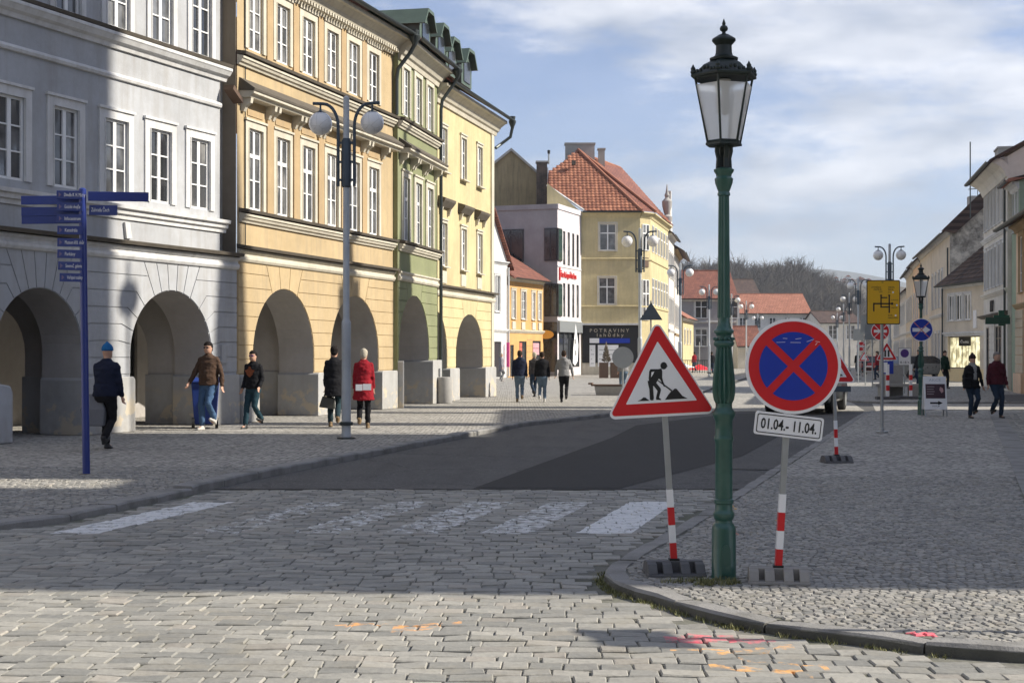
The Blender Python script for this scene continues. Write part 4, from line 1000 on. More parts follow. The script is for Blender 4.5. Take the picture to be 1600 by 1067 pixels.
tile_rows(yr, (Ps, 11.8, 8.5, lambda u, v: True), M['clay'], .36, .4)
def Ph(u, v): a = e2.lerp(e3, u); return a.lerp(pk, v*.999)
for a, b in ((e2, pk), (e3, pk)):
    obj('hip_ridge', MB().tube([tuple(a+Vector((0,0,.06))), tuple(b+Vector((0,0,.1)))], .13, 6), M['clay'], yr)
obj('verge_board', MB().tube([tuple(onfront(5.3,e1.z)+Vector((0,-.05,.05))), tuple(onfront(PX(855,107.2),zl)+Vector((0,-.05,.08)))], .09, 5), M['trimw'], yr)
gutter(yr, 5.2, 9.6, 104.95, H+.02, .1)
c = chimney(yr, pk.x-.95, 112.2, 15.5, 2.3, .9, PZ(225,112)-15.5, M['concrete']); chimney(yr, pk.x+1.7, 113, 15, .5, .6, PZ(234,113)-15, M['concrete'])
obj('roof_window', MB().box(PX(893,109.5),PX(899,109.5),108.9,109.4,PZ(258,109.2),PZ(252,109.2)), M['ledge'], yr)
# grocery front
sx0, sx1 = 5.2, 9.35
obj('shop_fascia', MB().box(sx0,sx1,wy-.12,wy-.001,.9,PZ(509,wy)), M['black'], yr); obj('shop_plinth', MB().box(sx0,sx1,wy-.06,wy-.001,0,.88), M['cream'], yr); obj('fascia_ledge', MB().box(sx0,sx1+.1,wy-.3,wy-.001,PZ(508,wy),PZ(505,wy)), M['trimw'], yr)
text('fascia_lettering', 'P O T R A V I N Y', .36, M['goldtx'], yr, (PX(921,wy),wy-.125,PZ(519,wy)), (pi/2,0,0), .01, wx=1.06)
text('fascia_lettering', 'l a h ů d k y', .36, M['goldtx'], yr, (PX(932,wy),wy-.125,PZ(526,wy)), (pi/2,0,0), .01, wx=1.15)
bn = obj('blue_banner', MB().box(PX(921,wy),PX(984,wy),wy-.15,wy-.121,PZ(536,wy),PZ(528.5,wy)), M['blue_s'], yr); obj('white_banner_part', MB().box(PX(921,wy),PX(936,wy),wy-.17,wy-.151,PZ(536,wy),PZ(528.5,wy)), M['white_s'], bn)
for a, b in ((921,930),(934,966)): 
    p = obj('white_shop_poster', MB().box(PX(a,wy),PX(b,wy),wy-.15,wy-.121,PZ(573,wy),PZ(539,wy)), M['white_s'], yr)
    for k in range(4): obj('poster_text_line', MB().box(PX(a+2,wy),PX(b-2-(k%2)*3,wy),wy-.16,wy-.151,PZ(568-k*7,wy),PZ(567.2-k*7,wy)), M['signback'], p)
# old gable with bare render and sooty chimney behind
Yg = 113.; gb = thing('old_gable_house', 'old house showing a bare mottled ochre gable wall above the modern white house', 'house', (PX(760,Yg),Yg,0))
gx = lambda x: PX(x,Yg)-PX(760,Yg); gz = lambda y: PZ(y,Yg)
obj('gable_wall', MB().prism([(gx(745),0),(gx(840),0),(gx(840),gz(272)),(gx(799),gz(236)),(gx(745),gz(278))], 0, .4), M['blotchy'], gb)
for a, b in (((799,235),(842,273)),((799,235),(742,280))):
    obj('roof_verge', MB().prism([(gx(a[0]),gz(a[1])+.16),(gx(b[0]),gz(b[1])+.16),(gx(b[0]),gz(b[1])-.05),(gx(a[0]),gz(a[1])-.05)], -.25, 9), M['concrete'], gb)
ch = thing('brick_chimney_stack', 'tall sooty brick chimney between the old gable and the red hipped roof', 'chimney', (PX(838.5,110.5),110.5,0))
obj('stack', MB().box(0,.82,0,.9,0,PZ(254,110.5)), M['brick'], ch); obj('chimney_cap', MB().box(-.07,.89,-.07,.97,PZ(254,110.5)+.002,PZ(251.5,110.5)), M['concrete'], ch)
obj('flue_pipe', MB().tube([(.95,.2,PZ(256,110.5)),(.95,.2,PZ(240,110.5))], .07, 8), M['metal'], ch); obj('flue_cap', MB().lathe([(.1,0),(.12,.25),(.03,.3)], 10, (.95,.2,PZ(240,110.5))), M['black'], ch)
obj('white_fillet', MB().box(.83,.9,-.1,.9,PZ(312,110.5),PZ(262,110.5)), M['trimw'], ch)
# ornate and cream houses beyond the yellow corner
r, _ = house('ornate_gabled_house', 'narrow ornate cream house with a sculpted gable and urns, beyond the yellow corner house', (12.95,117.6), (14.3,125.5), 9, 11.6, M['creamy'], M['tiledk'],
    rowwin(4,.6,1.9,8,.9,2.0)+rowwin(4,.6,1.9,4.2,.9,2.0), roof='x', rh=3.4, base=3.4)
obj('gable_parapet', MB().prism([(.3,11.6),(3.6,11.6),(3.5,12.6),(2.9,12.9),(2.8,14.0),(2.3,14.3),(2.2,15.2),(1.6,15.2),(1.5,14.3),(1.0,14.0),(.9,12.9),(.4,12.6)], -.1, .35), M['creamy'], r)
obj('roof_urn', MB().lathe([(.3,0),(.32,.2),(.2,.3),(.42,.9),(.45,1.2),(.2,1.4),(.28,1.6),(.4,2.1),(.42,2.5),(.15,2.8),(.22,3.0),(.1,3.3),(.03,3.9)], 12, (.35,.15,11.7)), M['concrete'], r, smooth=True)
house('cream_eaves_house', 'cream house with a broad brown eaves cornice beyond the ornate gable', (14.4,126), (16.4,139), 9, 10.9, M['creamy'], M['tiledk'],
    rowwin(6,.8,2.0,7.6,.95,1.9)+rowwin(6,.8,2.0,4.0,.95,1.9), roof='x', rh=3, base=3.2, trim=M['tan'], smat=M['trimw'], eave=.9)
house('small_yellow_house', 'small yellow house with an orange roof behind the café terrace', (17.0,141.5), (19.4,152), 8, 5.2, M['lemon'], M['tilelt'], rowwin(3,1.2,2.8,2.6,.9,1.4), roof='x', rh=2.4)
# far end of the street
Y = 158; x0, x1 = PX(1050,Y), PX(1151,Y)
r, _ = house('lilac_house', 'lilac grey house with a big red tiled roof closing the left side of the street', (x0-2,Y), (x1,Y), 12, PZ(466,Y), M['lilac'], M['tile'],
    [(4.6,PZ(497,Y),1.3,1.9,'two'),(4.6,PZ(541,Y),1.3,1.9,'two'),(8.0,PZ(497,Y),1.3,1.9,'two'),(8.0,PZ(541,Y),1.3,1.9,'two'),(1.2,PZ(541,Y),1.3,1.9,'two')], roof='x', rh=PZ(425,164)-PZ(466,158), base=PZ(505,Y), sur=.18, smat=M['white'])
Y = 200; x0, x1 = PX(1150,Y), PX(1266,Y)
house('long_white_house', 'long white house with a bright orange roof at the far end of the street', (x0-3,Y), (x1,Y), 12, PZ(489,Y), M['white'], M['tilelt'], rowwin(6,1.4,2.1,PZ(513,Y),.9,1.5), roof='x', rh=PZ(461,206)-PZ(489,Y), eave=.6)
Y = 175; x0 = PX(1130,Y)
house('cream_end_house', 'slim cream house beside the lilac house at the street end', (x0,Y), (PX(1153,Y),Y), 8, PZ(466,Y), M['creamy'], M['tiledk'], [(.4,3,1,1.8,'two'),(.4,6,1,1.4,'two')], roof='x', rh=1.2)
Y = 230
house('brown_roofed_house', 'house with a wide brown roof standing behind the long white house', (PX(1130,Y),Y), (PX(1187,Y),Y), 14, PZ(462,Y), M['creamy'], M['tiledk'], [], roof='x', rh=PZ(438,237)-PZ(462,Y))
Y = 190
house('pale_block_house', 'pale grey house with few windows at the far right end of the street', (PX(1282,Y),Y), (PX(1345,Y),Y), 12, PZ(505,Y), M['creamy'], M['tiledk'], rowwin(2,1.1,2.4,PZ(530,Y),1.1,1.9), roof='x', rh=PZ(488,196)-PZ(505,Y))
Y = 150
house('low_shed_house', 'low house with a reddish lean-to roof half hidden by the no stopping sign', (PX(1153,Y),Y), (PX(1190,Y),Y), 7, PZ(540,Y), M['creamy'], M['tile'], [], roof='x', rh=PZ(512,153.5)-PZ(540,Y))
# right side of the street; facade line runs from (18.3,48) to far
def RL(Y):
    if Y < 112: return 20.5+.21*(Y-58)
    return 20.5+.21*54+.235*(Y-112)
def rh_(name, label, Ya, Yb, H, wall, roofm, wins, off=0, **k):
    """near end Ya, far end Yb; facade local x runs from far to near"""
    return house(name, label, (RL(Yb)+off,Yb), (RL(Ya)+off,Ya), k.pop('D', 10), H, wall, roofm, wins, **k)
t_ = 1/cos(math.atan(.21))
r, Lr = rh_('apricot_house', 'apricot house with rusticated ground floor at the right edge of the picture', 44.5, 57.6, 6.75, M['pink'], M['tiledk'],
    [(1.0,4.0,1.0,2.2,'six'),(3.6,4.0,1.0,2.2,'six'),(6.2,4.0,1.0,2.2,'six'),(8.8,4.0,1.0,2.2,'six')], roof='x', rh=2.6, base=3.35, trim=M['tan'], smat=M['tan'], doors=[(2.2,.3,1.3,2.5),(6,.3,1.8,2.5)], eave=.75, sur=.2)
for z in [.8+.36*i for i in range(7)]:
    for a, b in ((.05,2.15),(3.55,5.95),(7.85,12)): obj('ashlar_block', MB().box(a,b,-.05,-.001,z,z+.33), M['beige'], r)
obj('plinth', MB().box(.0,2.15,-.12,-.001,0,.78), M['pink'], r)
cr = obj('pharmacy_cross', MB().prism([(-.18,-.5),(.18,-.5),(.18,-.18),(.5,-.18),(.5,.18),(.18,.18),(.18,.5),(-.18,.5),(-.18,.18),(-.5,.18),(-.5,-.18),(-.18,-.18)], -.12, .12), plain('green_sign', (.01,.10,.06), .4), r, loc=(.25,-.6,3.0), rot=(0,0,-pi/2)); cr.scale = (.62,.6,.62); 
obj('green_box_sign', MB().box(.42,.6,-1.25,-.3,2.75,3.02), plain('dark_green_sign', (.01,.06,.04), .4), r)
r, Lr = rh_('green_gabled_house', 'tall green house with a pink gabled roof behind the apricot house', 57.7, 59.9, 8.6, M['greenp'], M['tilelt'], [(.5,6.6,.5,1.6,'six'),(1.4,6.6,.5,1.6,'six')], roof='x', rh=1.6, D=14, off=.15)
house('green_rear_wing', 'green upper wing with a pink tiled gable above the apricot house', (24.6,58.6), (23.2,50.2), 6, 9.4, M['greenp'], M['tilelt'], rowwin(4,.7,2.0,7.1,.8,1.7), roof='x', rh=2.4, sur=.1)
wz = [(.6+i*1.27,7.35,.62,1.75,'one') for i in range(6)]+[(.6+i*1.27,4.6,.62,1.75,'one') for i in range(6)]
r, Lr = rh_('tall_cream_house', 'tall cream three storey house with a deep overhanging cornice', 60.0, 68.4, 9.9, M['creamy'], M['tiledk'], wz, roof='x', rh=2.6, base=6.75, eave=.75, sur=.13, D=9, fm=M['frame'], doors=[(1.0,.4,1.5,2.4),(4.4,.2,2.2,2.6)])
cornice(r, M['creamy'], 0, Lr, 9.05, [(0,0),(.06,0),(.14,.2),(.3,.42),(.62,.6),(.62,.72),(0,.8)], 'deep_cornice')
cornice(r, M['creamy'], 0, Lr, 4.15, P_SILL, 'sill_cornice'); cornice(r, M['ledge'], 0, Lr, 3.2, [(0,0),(.1,0),(.3,.08),(.32,.14),(0,.2)], 'shop_ledge')
for z in [.3+.36*i for i in range(8)]: obj('ashlar_block', MB().box(2.55,4.35,-.045,-.001,z,z+.33), M['creamy'], r)
text('shop_lettering', 'RW', .75, M['black'], r, (3.0,-.06,3.48), (pi/2,0,0), .02)
downpipe(r, Lr-.1, .1, 8.9)
r, Lr = house('beige_shop_house', 'low beige house with a dark tiled roof and a lit shop front', (25.5,84), (26.15,77.5), 9, 5.7, M['beige2'], M['tiledk'],
    [(.72,3.5,.8,1.45,'two_v'),(1.8,3.5,.8,1.45,'two_v'),(2.9,3.5,.9,1.45,'two_v')], roof='x', rh=3.7, holes=[(.6,.72,4.4,1.85)], base=2.6, sur=.10, smat=M['trimw'])
lit = NT('lit_shop_window'); P = lit.pos(); lv = lit.noise(P, 2.2, 3); lit.set('Base Color', (.1,.1,.08,1)); lit.set('Emission Color', lit.mix(lit.ramp(lv, .4, .6), (.25,.22,.12), (1.0,.93,.6))); lit.set('Emission Strength', .8); lit.set('Roughness', .1)
for k in range(5):
    p = obj('shop_window', MB().box(.62+k*.87,1.46+k*.87,.15,.2,.73,2.56), M['framedk'], r); obj('pane', MB().box(.67+k*.87,1.41+k*.87,.12,.149,.78,2.5), lit.mat, p)
obj('shop_band', MB().box(0,Lr,-.06,-.001,2.58,2.75), M['trimw'], r)
obj('blue_box_sign', MB().box(3.9,4.05,-.75,-.1,2.0,2.5), M['black'], r)
text('box_sign_lettering', 'Česká', .19, M['text'], r, (4.07,-.72,2.17), (pi/2,0,pi/2), .01)
obj('number_plate', MB().box(4.3,4.65,-.08,-.001,3.0,4.0), M['text'], r); downpipe(r, .08, .1, 5.4)
obj('sloping_plinth', MB().prism([(0,-.2),(-.6,-.2),(-.15,.70),(0,.70)], 0, Lr, 'x'), plain('yellow_plinth', (.60,.46,.24), .8), r)
def Pr3(u, v): return Vector((-.1+u*(Lr+.2), -.5+v*5.0, 5.5+v*4.05))
tile_rows(r, (Pr3, 6.7, 6.3, lambda u, v: True), M['claydk'], .34, .42)
wz = rowwin(4,.8,2.4,4.6,.85,2.2,'six')+rowwin(4,.8,2.4,1.0,.95,1.9,'two')
r, Lr = rh_('blotchy_gable_house', 'long house whose mottled bare gable rises above the beige shop house', 85, 98, 9.0, M['beige2'], M['tiledk'], wz, roof='x', rh=4.5, D=9, base=3.9)
mb = MB(); mb.poly([(Lr+.02,0,5.5),(Lr+.02,9,5.5),(Lr+.02,9,9.0),(Lr+.02,4.5,13.45),(Lr+.02,0,9.0)]); obj('gable_wall', mb, M['blotchw'], r)
obj('verge_slope', MB().prism([(-.5,8.9),(4.5,13.85),(4.5,12.6),(.3,8.75)], Lr+.03, Lr+.4, 'x'), M['tiledk'], r)
chimney(r, 3.0, 3.8, 12.2, 1.9, 1.3, 2.7, M['concrete']); downpipe(r, Lr-.1, .1, 7.9)
an = thing('roof_antenna', 'thin mast antenna above the roofs on the right', 'antenna', (PX(1516,78),78,9)); obj('mast', MB().tube([(0,0,0),(0,0,PZ(222,78)-9)], .035, 6), M['gutter'], an); obj('aerial', MB().tube([(-.1,0,PZ(296,78)-9),(1.0,0,PZ(294,78)-9)], .025, 5).tube([(.4,0,PZ(296,78)-9.4),(.4,0,PZ(290,78)-8.9)], .02, 5), M['gutter'], an)
r2 = thing('small_roof_chimney', 'small grey chimney block behind the tall cream house', 'chimney', (PX(1517,104),104,5)); obj('stack', MB().box(0,.9,0,.9,5.5,PZ(306,104)-5), M['concrete'], r2)
specs = [('pale_eaves_house','pale house with two rows of windows next to the blotchy gable',98.2,108,9.0,'beige2'),('pinkish_house','pinkish house with stone sills, third beyond the shop house',108.2,117,8.8,'pink'),
         ('tan_corner_house','tan house carrying a grey roof behind the yellow board',117.2,131,8.7,'beige'),('cream_far_house','cream house half hidden by the lamp row on the right',131.2,146,7.4,'creamy'),
         ('grey_far_house','farthest house of the right hand row under a dark roof',146.2,165,6.8,'beige2')]
for nm, lb, a, b, H, mt in specs:
    n = int((b-a)/2.6); rh_(nm, lb, a, b, H, M[mt], M['tiledk'], rowwin(n,.8,2.55,4.4 if H > 7 else 3.6,.95,1.9,'two')+rowwin(n,.8,2.55,.9,1.2,1.9,'two'), roof='x', rh=3.9, D=9, base=3.3)
# ---------------- unseen houses added behind the camera and at left to block sky light
for nm, lb, a, b, wl in (('sky_block_house','tall cream house on the square behind the camera',(26,-16),(6,-20),'creamy'),('sky_block_house','ochre house on the square behind the camera',(5.5,-20.2),(-14,-20),'yellow'),('sky_block_house','pale green house on the square behind the camera',(-14.5,-20),(-30,-10),'greenp')):
    house(nm, lb, a, b, 10, 12, M[wl], M['tile'], rowwin(6,1.2,3.0,8,1.1,1.9)+rowwin(6,1.2,3.0,4.5,1.1,1.9), roof='x', rh=4, base=3.6)
house('sky_block_house', 'grey house beyond the left edge, on the square side', (-26,2), (-13.5,19), 10, 11, M['mauve'], M['tile'], rowwin(6,1.2,3.0,7.4,1.1,1.9)+rowwin(6,1.2,3.0,4.2,1.1,1.9), roof='x', rh=4, base=3.4)
# ---------------- church and town hall across the corner, outside the picture to the right: they cast the shade over the crossing
st = thing('stone_church', 'large stone church across the corner, outside the frame', 'church', (0,0,0))
def arched_win(parent, y, z, w, h, x=18):
    pts = [(y-w/2,z),(y+w/2,z)]+[(y+w/2*cos(t),z+h-w/2+w/2*sin(t)) for t in [pi*k/8 for k in range(9)]]
    obj('church_window', MB().prism(pts, x-.06, x-.01, 'x'), M['shopglass'], parent)
obj('nave', MB().box(18,30,8.55,14.8,0,19).box(18.3,30,14.8,16.3,0,16.15).box(18,30,16.3,22.6,0,19), M['stone'], st)
obj('nave_roof', MB().prism([(18.5,19),(29.5,19),(24,24)], 8.7, 14.75), M['tiledk'], st); obj('nave_roof', MB().prism([(18.5,19),(29.5,19),(24,24)], 16.35, 22.5), M['tiledk'], st)
obj('tower', MB().box(18,24,22.6,26.25,0,36), M['stone'], st)
tw = obj('tower_spire', MB().loft([[(18,22.6,36),(24,22.6,36),(24,26.25,36),(18,26.25,36)],[(20.5,24,46),(21.5,24,46),(21.5,25,46),(20.5,25,46)]]), M['copper'], st)
obj('chancel', MB().box(20,30,26.25,38.6,0,14.3), M['stone'], st)
for y in (10.5, 13.2, 18, 20.8): arched_win(st, y, 6, 1.3, 6)
for y in (28.5, 31, 33.5, 36): arched_win(st, y, 4, 1.3, 5, 20)
def pinnacle(y, base, w, h, tip, gal=None, x=20.6):
    o = obj('pinnacle', MB().box(x-w/2,x+w/2,y-w/2,y+w/2,10,base), M['stone'], st)
    obj('pinnacle_spire', MB().loft([[(x-w/2,y-w/2,base),(x+w/2,y-w/2,base),(x+w/2,y+w/2,base),(x-w/2,y+w/2,base)],[(x-.08,y-.08,tip),(x+.08,y-.08,tip),(x+.08,y+.08,tip),(x-.08,y+.08,tip)]]), M['copper'], o)
    if gal: obj('pinnacle_gallery', MB().box(x-gal[1]/2,x+gal[1]/2,y-gal[1]/2,y+gal[1]/2,gal[0],gal[0]+.9), M['stone'], o)
pinnacle(30.3, 20.5, 1.25, 0, 27.2); pinnacle(36.5, 20.0, .8, 0, 24.6, (19.6, 1.3)); pinnacle(40.2, 20.6, 1.5, 0, 26.5, None, 22.5)
obj('chancel_roof', MB().prism([(20.2,14.3),(29.8,14.3),(25,17.5)], 26.4, 38.5), M['tiledk'], st)
# ================================================================ STREET FURNITURE
def lantern_post(loc, label, group='green cast iron lantern posts', near=True):
    r = thing('lantern_post', label, 'street lamp', loc, R(11), group)
    n = 40 if near else 20
    base = [(.088,-.01),(.088,.015),(.084,.025),(.083,.335),(.080,.355),(.070,.375),(.060,.385),(.058,.400),(.068,.415),(.074,.435),(.074,.45),(.064,.465),(.060,.475),(.060,.515),(.067,.52),(.067,.545),(.060,.55),(.060,.94),(.066,.955),(.068,.965),(.066,.975),(.060,.99),(.060,1.085),(.066,1.10),(.078,1.125),(.080,1.14),(.074,1.155),(.060,1.17),(.056,1.19),(.058,1.21)]
    obj('post_base', MB().lathe(base, n), M['lampgreen'], r, smooth=True)
    obj('base_door', MB().prism([(-.03,.03),(.03,.03),(.03,.20)]+[(.03*cos(a),.20+.04*sin(a)) for a in [pi*k/8 for k in range(1,8)]]+[(-.03,.20)], -.090, -.07), M['lampgreen'], r, rot=(0,0,R(-8)))
    vase = [(.058,1.21),(.070,1.235),(.078,1.28),(.079,1.33),(.074,1.40),(.064,1.49),(.056,1.56),(.051,1.60)]
    obj('fluted_vase', MB().lathe([(.056,1.205)]+vase, 96 if near else 24, flute=12, fd=.24), M['lampgreen'], r, smooth=True)
    obj('collar', MB().lathe([(.051,1.595),(.068,1.61),(.072,1.625),(.066,1.64),(.052,1.65),(.050,1.675),(.058,1.69),(.069,1.70),(.069,1.712),(.055,1.725),(.044,1.75),(.040,1.79),(.040,1.80)], n), M['lampgreen'], r, smooth=True)
    if near:
        b = MB()
        for k in range(14): a = 2*pi*k/14; b.ball((.066*cos(a), .066*sin(a), 1.655), .011, 8, 6)
        obj('bead_ring', b, M['lampgreen'], r, smooth=True)
    obj('fluted_shaft', MB().lathe([(.045,1.80),(.043,1.9),(.038,2.55),(.037,2.64)], 96 if near else 24, flute=12, fd=.16), M['lampgreen'], r, smooth=True)
    obj('capital', MB().lathe([(.035,2.64),(.044,2.645),(.044,2.66),(.038,2.67),(.046,2.69),(.060,2.73),(.064,2.76),(.052,2.775),(.054,2.79),(.068,2.81),(.070,2.825),(.05,2.835),(.02,2.84)], n, flute=10, fd=.05), M['lampgreen'], r, smooth=True)
    b = MB()
    for s in (-1, 1): b.prism([(s*.055,2.83),(s*.028,2.83),(s*.030,2.90),(s*.040,2.95),(s*.030,3.0),(s*.060,3.0),(s*.062,2.95),(s*.050,2.90)], -.014, .014).prism([(s*.055,2.83),(s*.028,2.83),(s*.030,2.90),(s*.040,2.95),(s*.030,3.0),(s*.060,3.0),(s*.062,2.95),(s*.050,2.90)], -.014, .014, 'x')
    obj('lantern_bracket', b, M['lampblack'], r)
    lan = obj('lantern_frame', MB().lathe([(.10,2.985),(.132,2.99),(.132,3.005),(.12,3.012),(.02,3.012)], 6), M['lampblack'], r)
    f = MB()
    for k in range(6):
        a = pi*k/3; p0 = Vector((.118*cos(a), .118*sin(a), 3.01)); p1 = Vector((.208*cos(a), .208*sin(a), 3.4561)); f.tube([p0, p1], .0085, 6)
        a2 = a+pi/3; q0 = Vector((.118*cos(a2), .118*sin(a2), 3.015)); q1 = Vector((.206*cos(a2), .206*sin(a2), 3.452)); f.tube([p0+Vector((0,0,.006)), q0], .008, 6).tube([p1, q1], .009, 6)
        g = MB().poly([p0*.985+Vector((0,0,.045)), q0*.985+Vector((0,0,.045)), q1*.985, p1*.985]); obj('lantern_pane', g, M['frost'], lan)
    obj('lantern_ribs', f, M['lampblack'], lan)
    obj('lamp_bulb', MB().lathe([(.01,3.20),(.028,3.22),(.032,3.28),(.028,3.36),(.05,3.4438),(.01,3.452)], 12), plain('bulb_glass', (.5,.5,.48), .3) if 'bulb' not in M else M['bulb'], lan, smooth=True)
    rf = obj('lantern_roof', MB().lathe([(.205,3.452),(.236,3.4561),(.240,3.4684),(.232,3.4782),(.20,3.493),(.145,3.5463),(.105,3.5668),(.090,3.5791),(.085,3.5914)], 6, flute=0), M['lampblack'], r)
    obj('lantern_crown', MB().lathe([(.096,3.5791),(.098,3.593),(.080,3.5996),(.062,3.6119),(.056,3.6324),(.054,3.6816),(.072,3.7021),(.082,3.7144),(.080,3.7267),(.055,3.7431),(.035,3.7554),(.014,3.7636),(.012,3.7759),(.026,3.7866),(.029,3.8005),(.022,3.8144),(.010,3.8226),(.013,3.8333),(.009,3.8456),(.002,3.8661)], n), M['lampblack'], rf, smooth=True)
    b = MB()
    for k in range(6):
        a = pi*k/3; c = (.222*cos(a), .222*sin(a))
        b.lathe([(.016,3.4766),(.021,3.4889),(.015,3.5012),(.018,3.5135),(.010,3.5258),(.002,3.5422)], 8, (c[0], c[1], 0))
        for j in range(1, 7):
            a2 = a+pi/3; u = j/7; px, py = .216*(cos(a)*(1-u)+cos(a2)*u), .216*(sin(a)*(1-u)+sin(a2)*u); b.ball((px, py, 3.4864+.012*(1-abs(2*u-1))+(.014 if j in (3,4) else 0)), (.014,.014,.018), 6, 5)
    obj('roof_ornaments', b, M['lampblack'], rf, smooth=True)
    return r
M['bulb'] = plain('bulb_glass', (.5,.5,.48), .3)
lx, ly = G(1131, 903)
lantern_post((lx, ly, 0), 'tall green lantern post standing on the kerb corner between the two roadwork signs')

def globe_lamp(loc, label, rot=0, group='twin globe street lamps'):
    r = thing('globe_lamp', label, 'street lamp', loc, rot, group)
    obj('pole', MB().lathe([(.088,-.02),(.088,.08),(.084,.10),(.084,.22),(.086,.24),(.085,1.05),(.083,1.1),(.083,1.62),(.086,1.63),(.086,2.10),(.083,2.14),(.066,2.17),(.06,2.2),(.058,4.55),(.055,6.25),(.02,6.28)], 20), M['greypaint'], r, smooth=True)
    obj('pole_clamp', MB().lathe([(.1,.24),(.125,.25),(.125,.30),(.1,.31)], 16), M['gutter'], r)
    obj('foot_plate', MB().lathe([(.01,0),(.17,.002),(.17,.02),(.10,.03)], 16), M['gutter'], r)
    obj('mast_sleeve', MB().lathe([(.062,4.6),(.088,4.62),(.088,5.45),(.062,5.5)], 16), M['dkmetal'], r, smooth=True)
    for s in (-1, 1):
        pts = [(s*.15,0,4.62),(s*.15,0,5.72)]+[(s*(.15+.28*(1-cos(t))), 0, 5.72+.42*sin(t)) for t in [pi/2*k/7 for k in range(1, 8)]]+[(s*.62,0,6.15)]
        a = obj('lamp_arm', MB().tube(pts, .03, 8), M['dkmetal'], r, smooth=True)
        obj('arm_spacer', MB().box(min(s*.06,s*.17),max(s*.06,s*.17),-.02,.02,4.72,4.76).box(min(s*.06,s*.17),max(s*.06,s*.17),-.02,.02,5.05,5.09).box(min(s*.06,s*.17),max(s*.06,s*.17),-.02,.02,5.40,5.44), M['dkmetal'], a)
        obj('globe_stem', MB().tube([(s*.48,0,6.14),(s*.48,0,5.98)], .018, 6), M['dkmetal'], r)
        g = obj('globe', MB().ball((0,0,0), .215, 24, 16), M['opal'], r, loc=(s*.48,0,5.78), smooth=True)
        obj('globe_cap', MB().lathe([(.11,.17),(.10,.20),(.03,.23),(.02,.25)], 14), M['dkmetal'], g, smooth=True)
    return r
gl = globe_lamp((PX(541,26.1),26.1,0), 'nearest twin globe street lamp, grey, in front of the ochre house', R(-4))
for o in gl.children:
    if o.name.startswith('mast_sleeve'): pass
def lamp_copy(x, y, label, rz):
    c = copy_tree(gl); c.location = (x, y, 0); c.rotation_euler = (0, 0, rz); c['label'] = label
for (x, y, lb) in ((PX(1000,53.4),53.4,'twin globe lamp in front of the yellow corner house'), (PX(1063,74),74,'twin globe lamp overlapping the cream houses beyond the yellow corner house'),
                   (PX(1108,97),97,'twin globe lamp in front of the lilac house'), (PX(1143,112),112,'twin globe lamp seen close beside the green lantern shaft'), (PX(1166,127),127,'twin globe lamp in front of the orange roof of the long white house'),
                   (PX(1184,167),167,'far twin globe lamp below the orange roof, farthest of the left row'),
                   (PX(1390,61),61,'large twin globe lamp rising above the yellow detour board'), (PX(1341,88),88,'twin globe lamp left of the yellow detour board'),
                   (PX(1327,110),110,'second twin globe lamp left of the yellow board, smaller'), (PX(1318,135),135,'far twin globe lamp in the right row, behind the road signs'), (PX(1308,165),165,'farthest twin globe lamp of the right row')):
    lamp_copy(x, y, lb, R(-6))

# ---- signposts and road signs
def ring2(r, n=40, a0=0, a1=2*pi): return [(r*cos(a0+(a1-a0)*k/n), r*sin(a0+(a1-a0)*k/n)) for k in range(n+(0 if abs(a1-a0-2*pi) < 1e-6 else 1))]
def rounded_poly(pts, r, n=5):
    out = []
    for i, p in enumerate(pts):
        p = Vector(p); a = (Vector(pts[i-1])-p).normalized(); b = (Vector(pts[(i+1) % len(pts)])-p).normalized(); ang = a.angle(b); d = r/math.tan(ang/2); c = p+(a+b).normalized()*(r/sin(ang/2))
        s = p+a*d-c; e = p+b*d-c; a0 = atan2(s.y, s.x); a1 = atan2(e.y, e.x); da = (a1-a0+pi) % (2*pi)-pi
        out += [(c.x+r*cos(a0+da*k/n), c.y+r*sin(a0+da*k/n)) for k in range(n+1)]
    return out
def plate(name, pts, y0, y1, mat, parent, bevel=0): return obj(name, MB().prism(pts, y0, y1), mat, parent, bevel=bevel)
def foot_block(name, parent_label, loc, rz, mat, lean=0):
    """ribbed recycled plastic base: solid bar with four ribs and three pockets front and back"""
    r = thing('sign_foot_block', parent_label, 'sign base', loc, rz, 'black plastic sign bases')
    b = MB(); b.box(-.20,.20,-.045,.045,.0,.10)
    for s in (-1, 1):
        for x in (-.20,-.095,.03,.135):
            w = .065 if abs(x) > .1 else .065
            b.prism([(s*.045,0),(s*.155,0),(s*.150,.03),(s*.10,.085),(s*.045,.098)], x, x+w, 'x')
        b.prism([(s*.045,0),(s*.16,0),(s*.155,.022),(s*.045,.022)], -.205, .205, 'x')
    obj('block_body', b, mat, r, bevel=.006)
    obj('post_socket', MB().box(-.035,.035,-.035,.035,.101,.115), M['black'], r)
    return r
def striped_post(parent, x, y, z0, h, tilt, band=.13, n=4, w=.02, top=None, face=None, zs=.10):
    """steel post with red and white bands above its foot; built upright in an object tilted about its foot"""
    o = obj('post', MB().box(-w,w,-w,w,0,h), M['metal'], parent, loc=(x,y,z0), rot=(0,tilt,0), bevel=.003)
    for k in range(n): obj('reflective_band', MB().box(-w-.0025,w+.0025,-w-.0025,w+.0025,zs+k*band,zs+(k+1)*band-.001), M['red_s'] if k % 2 == 0 else M['white_s'], o)
    return o
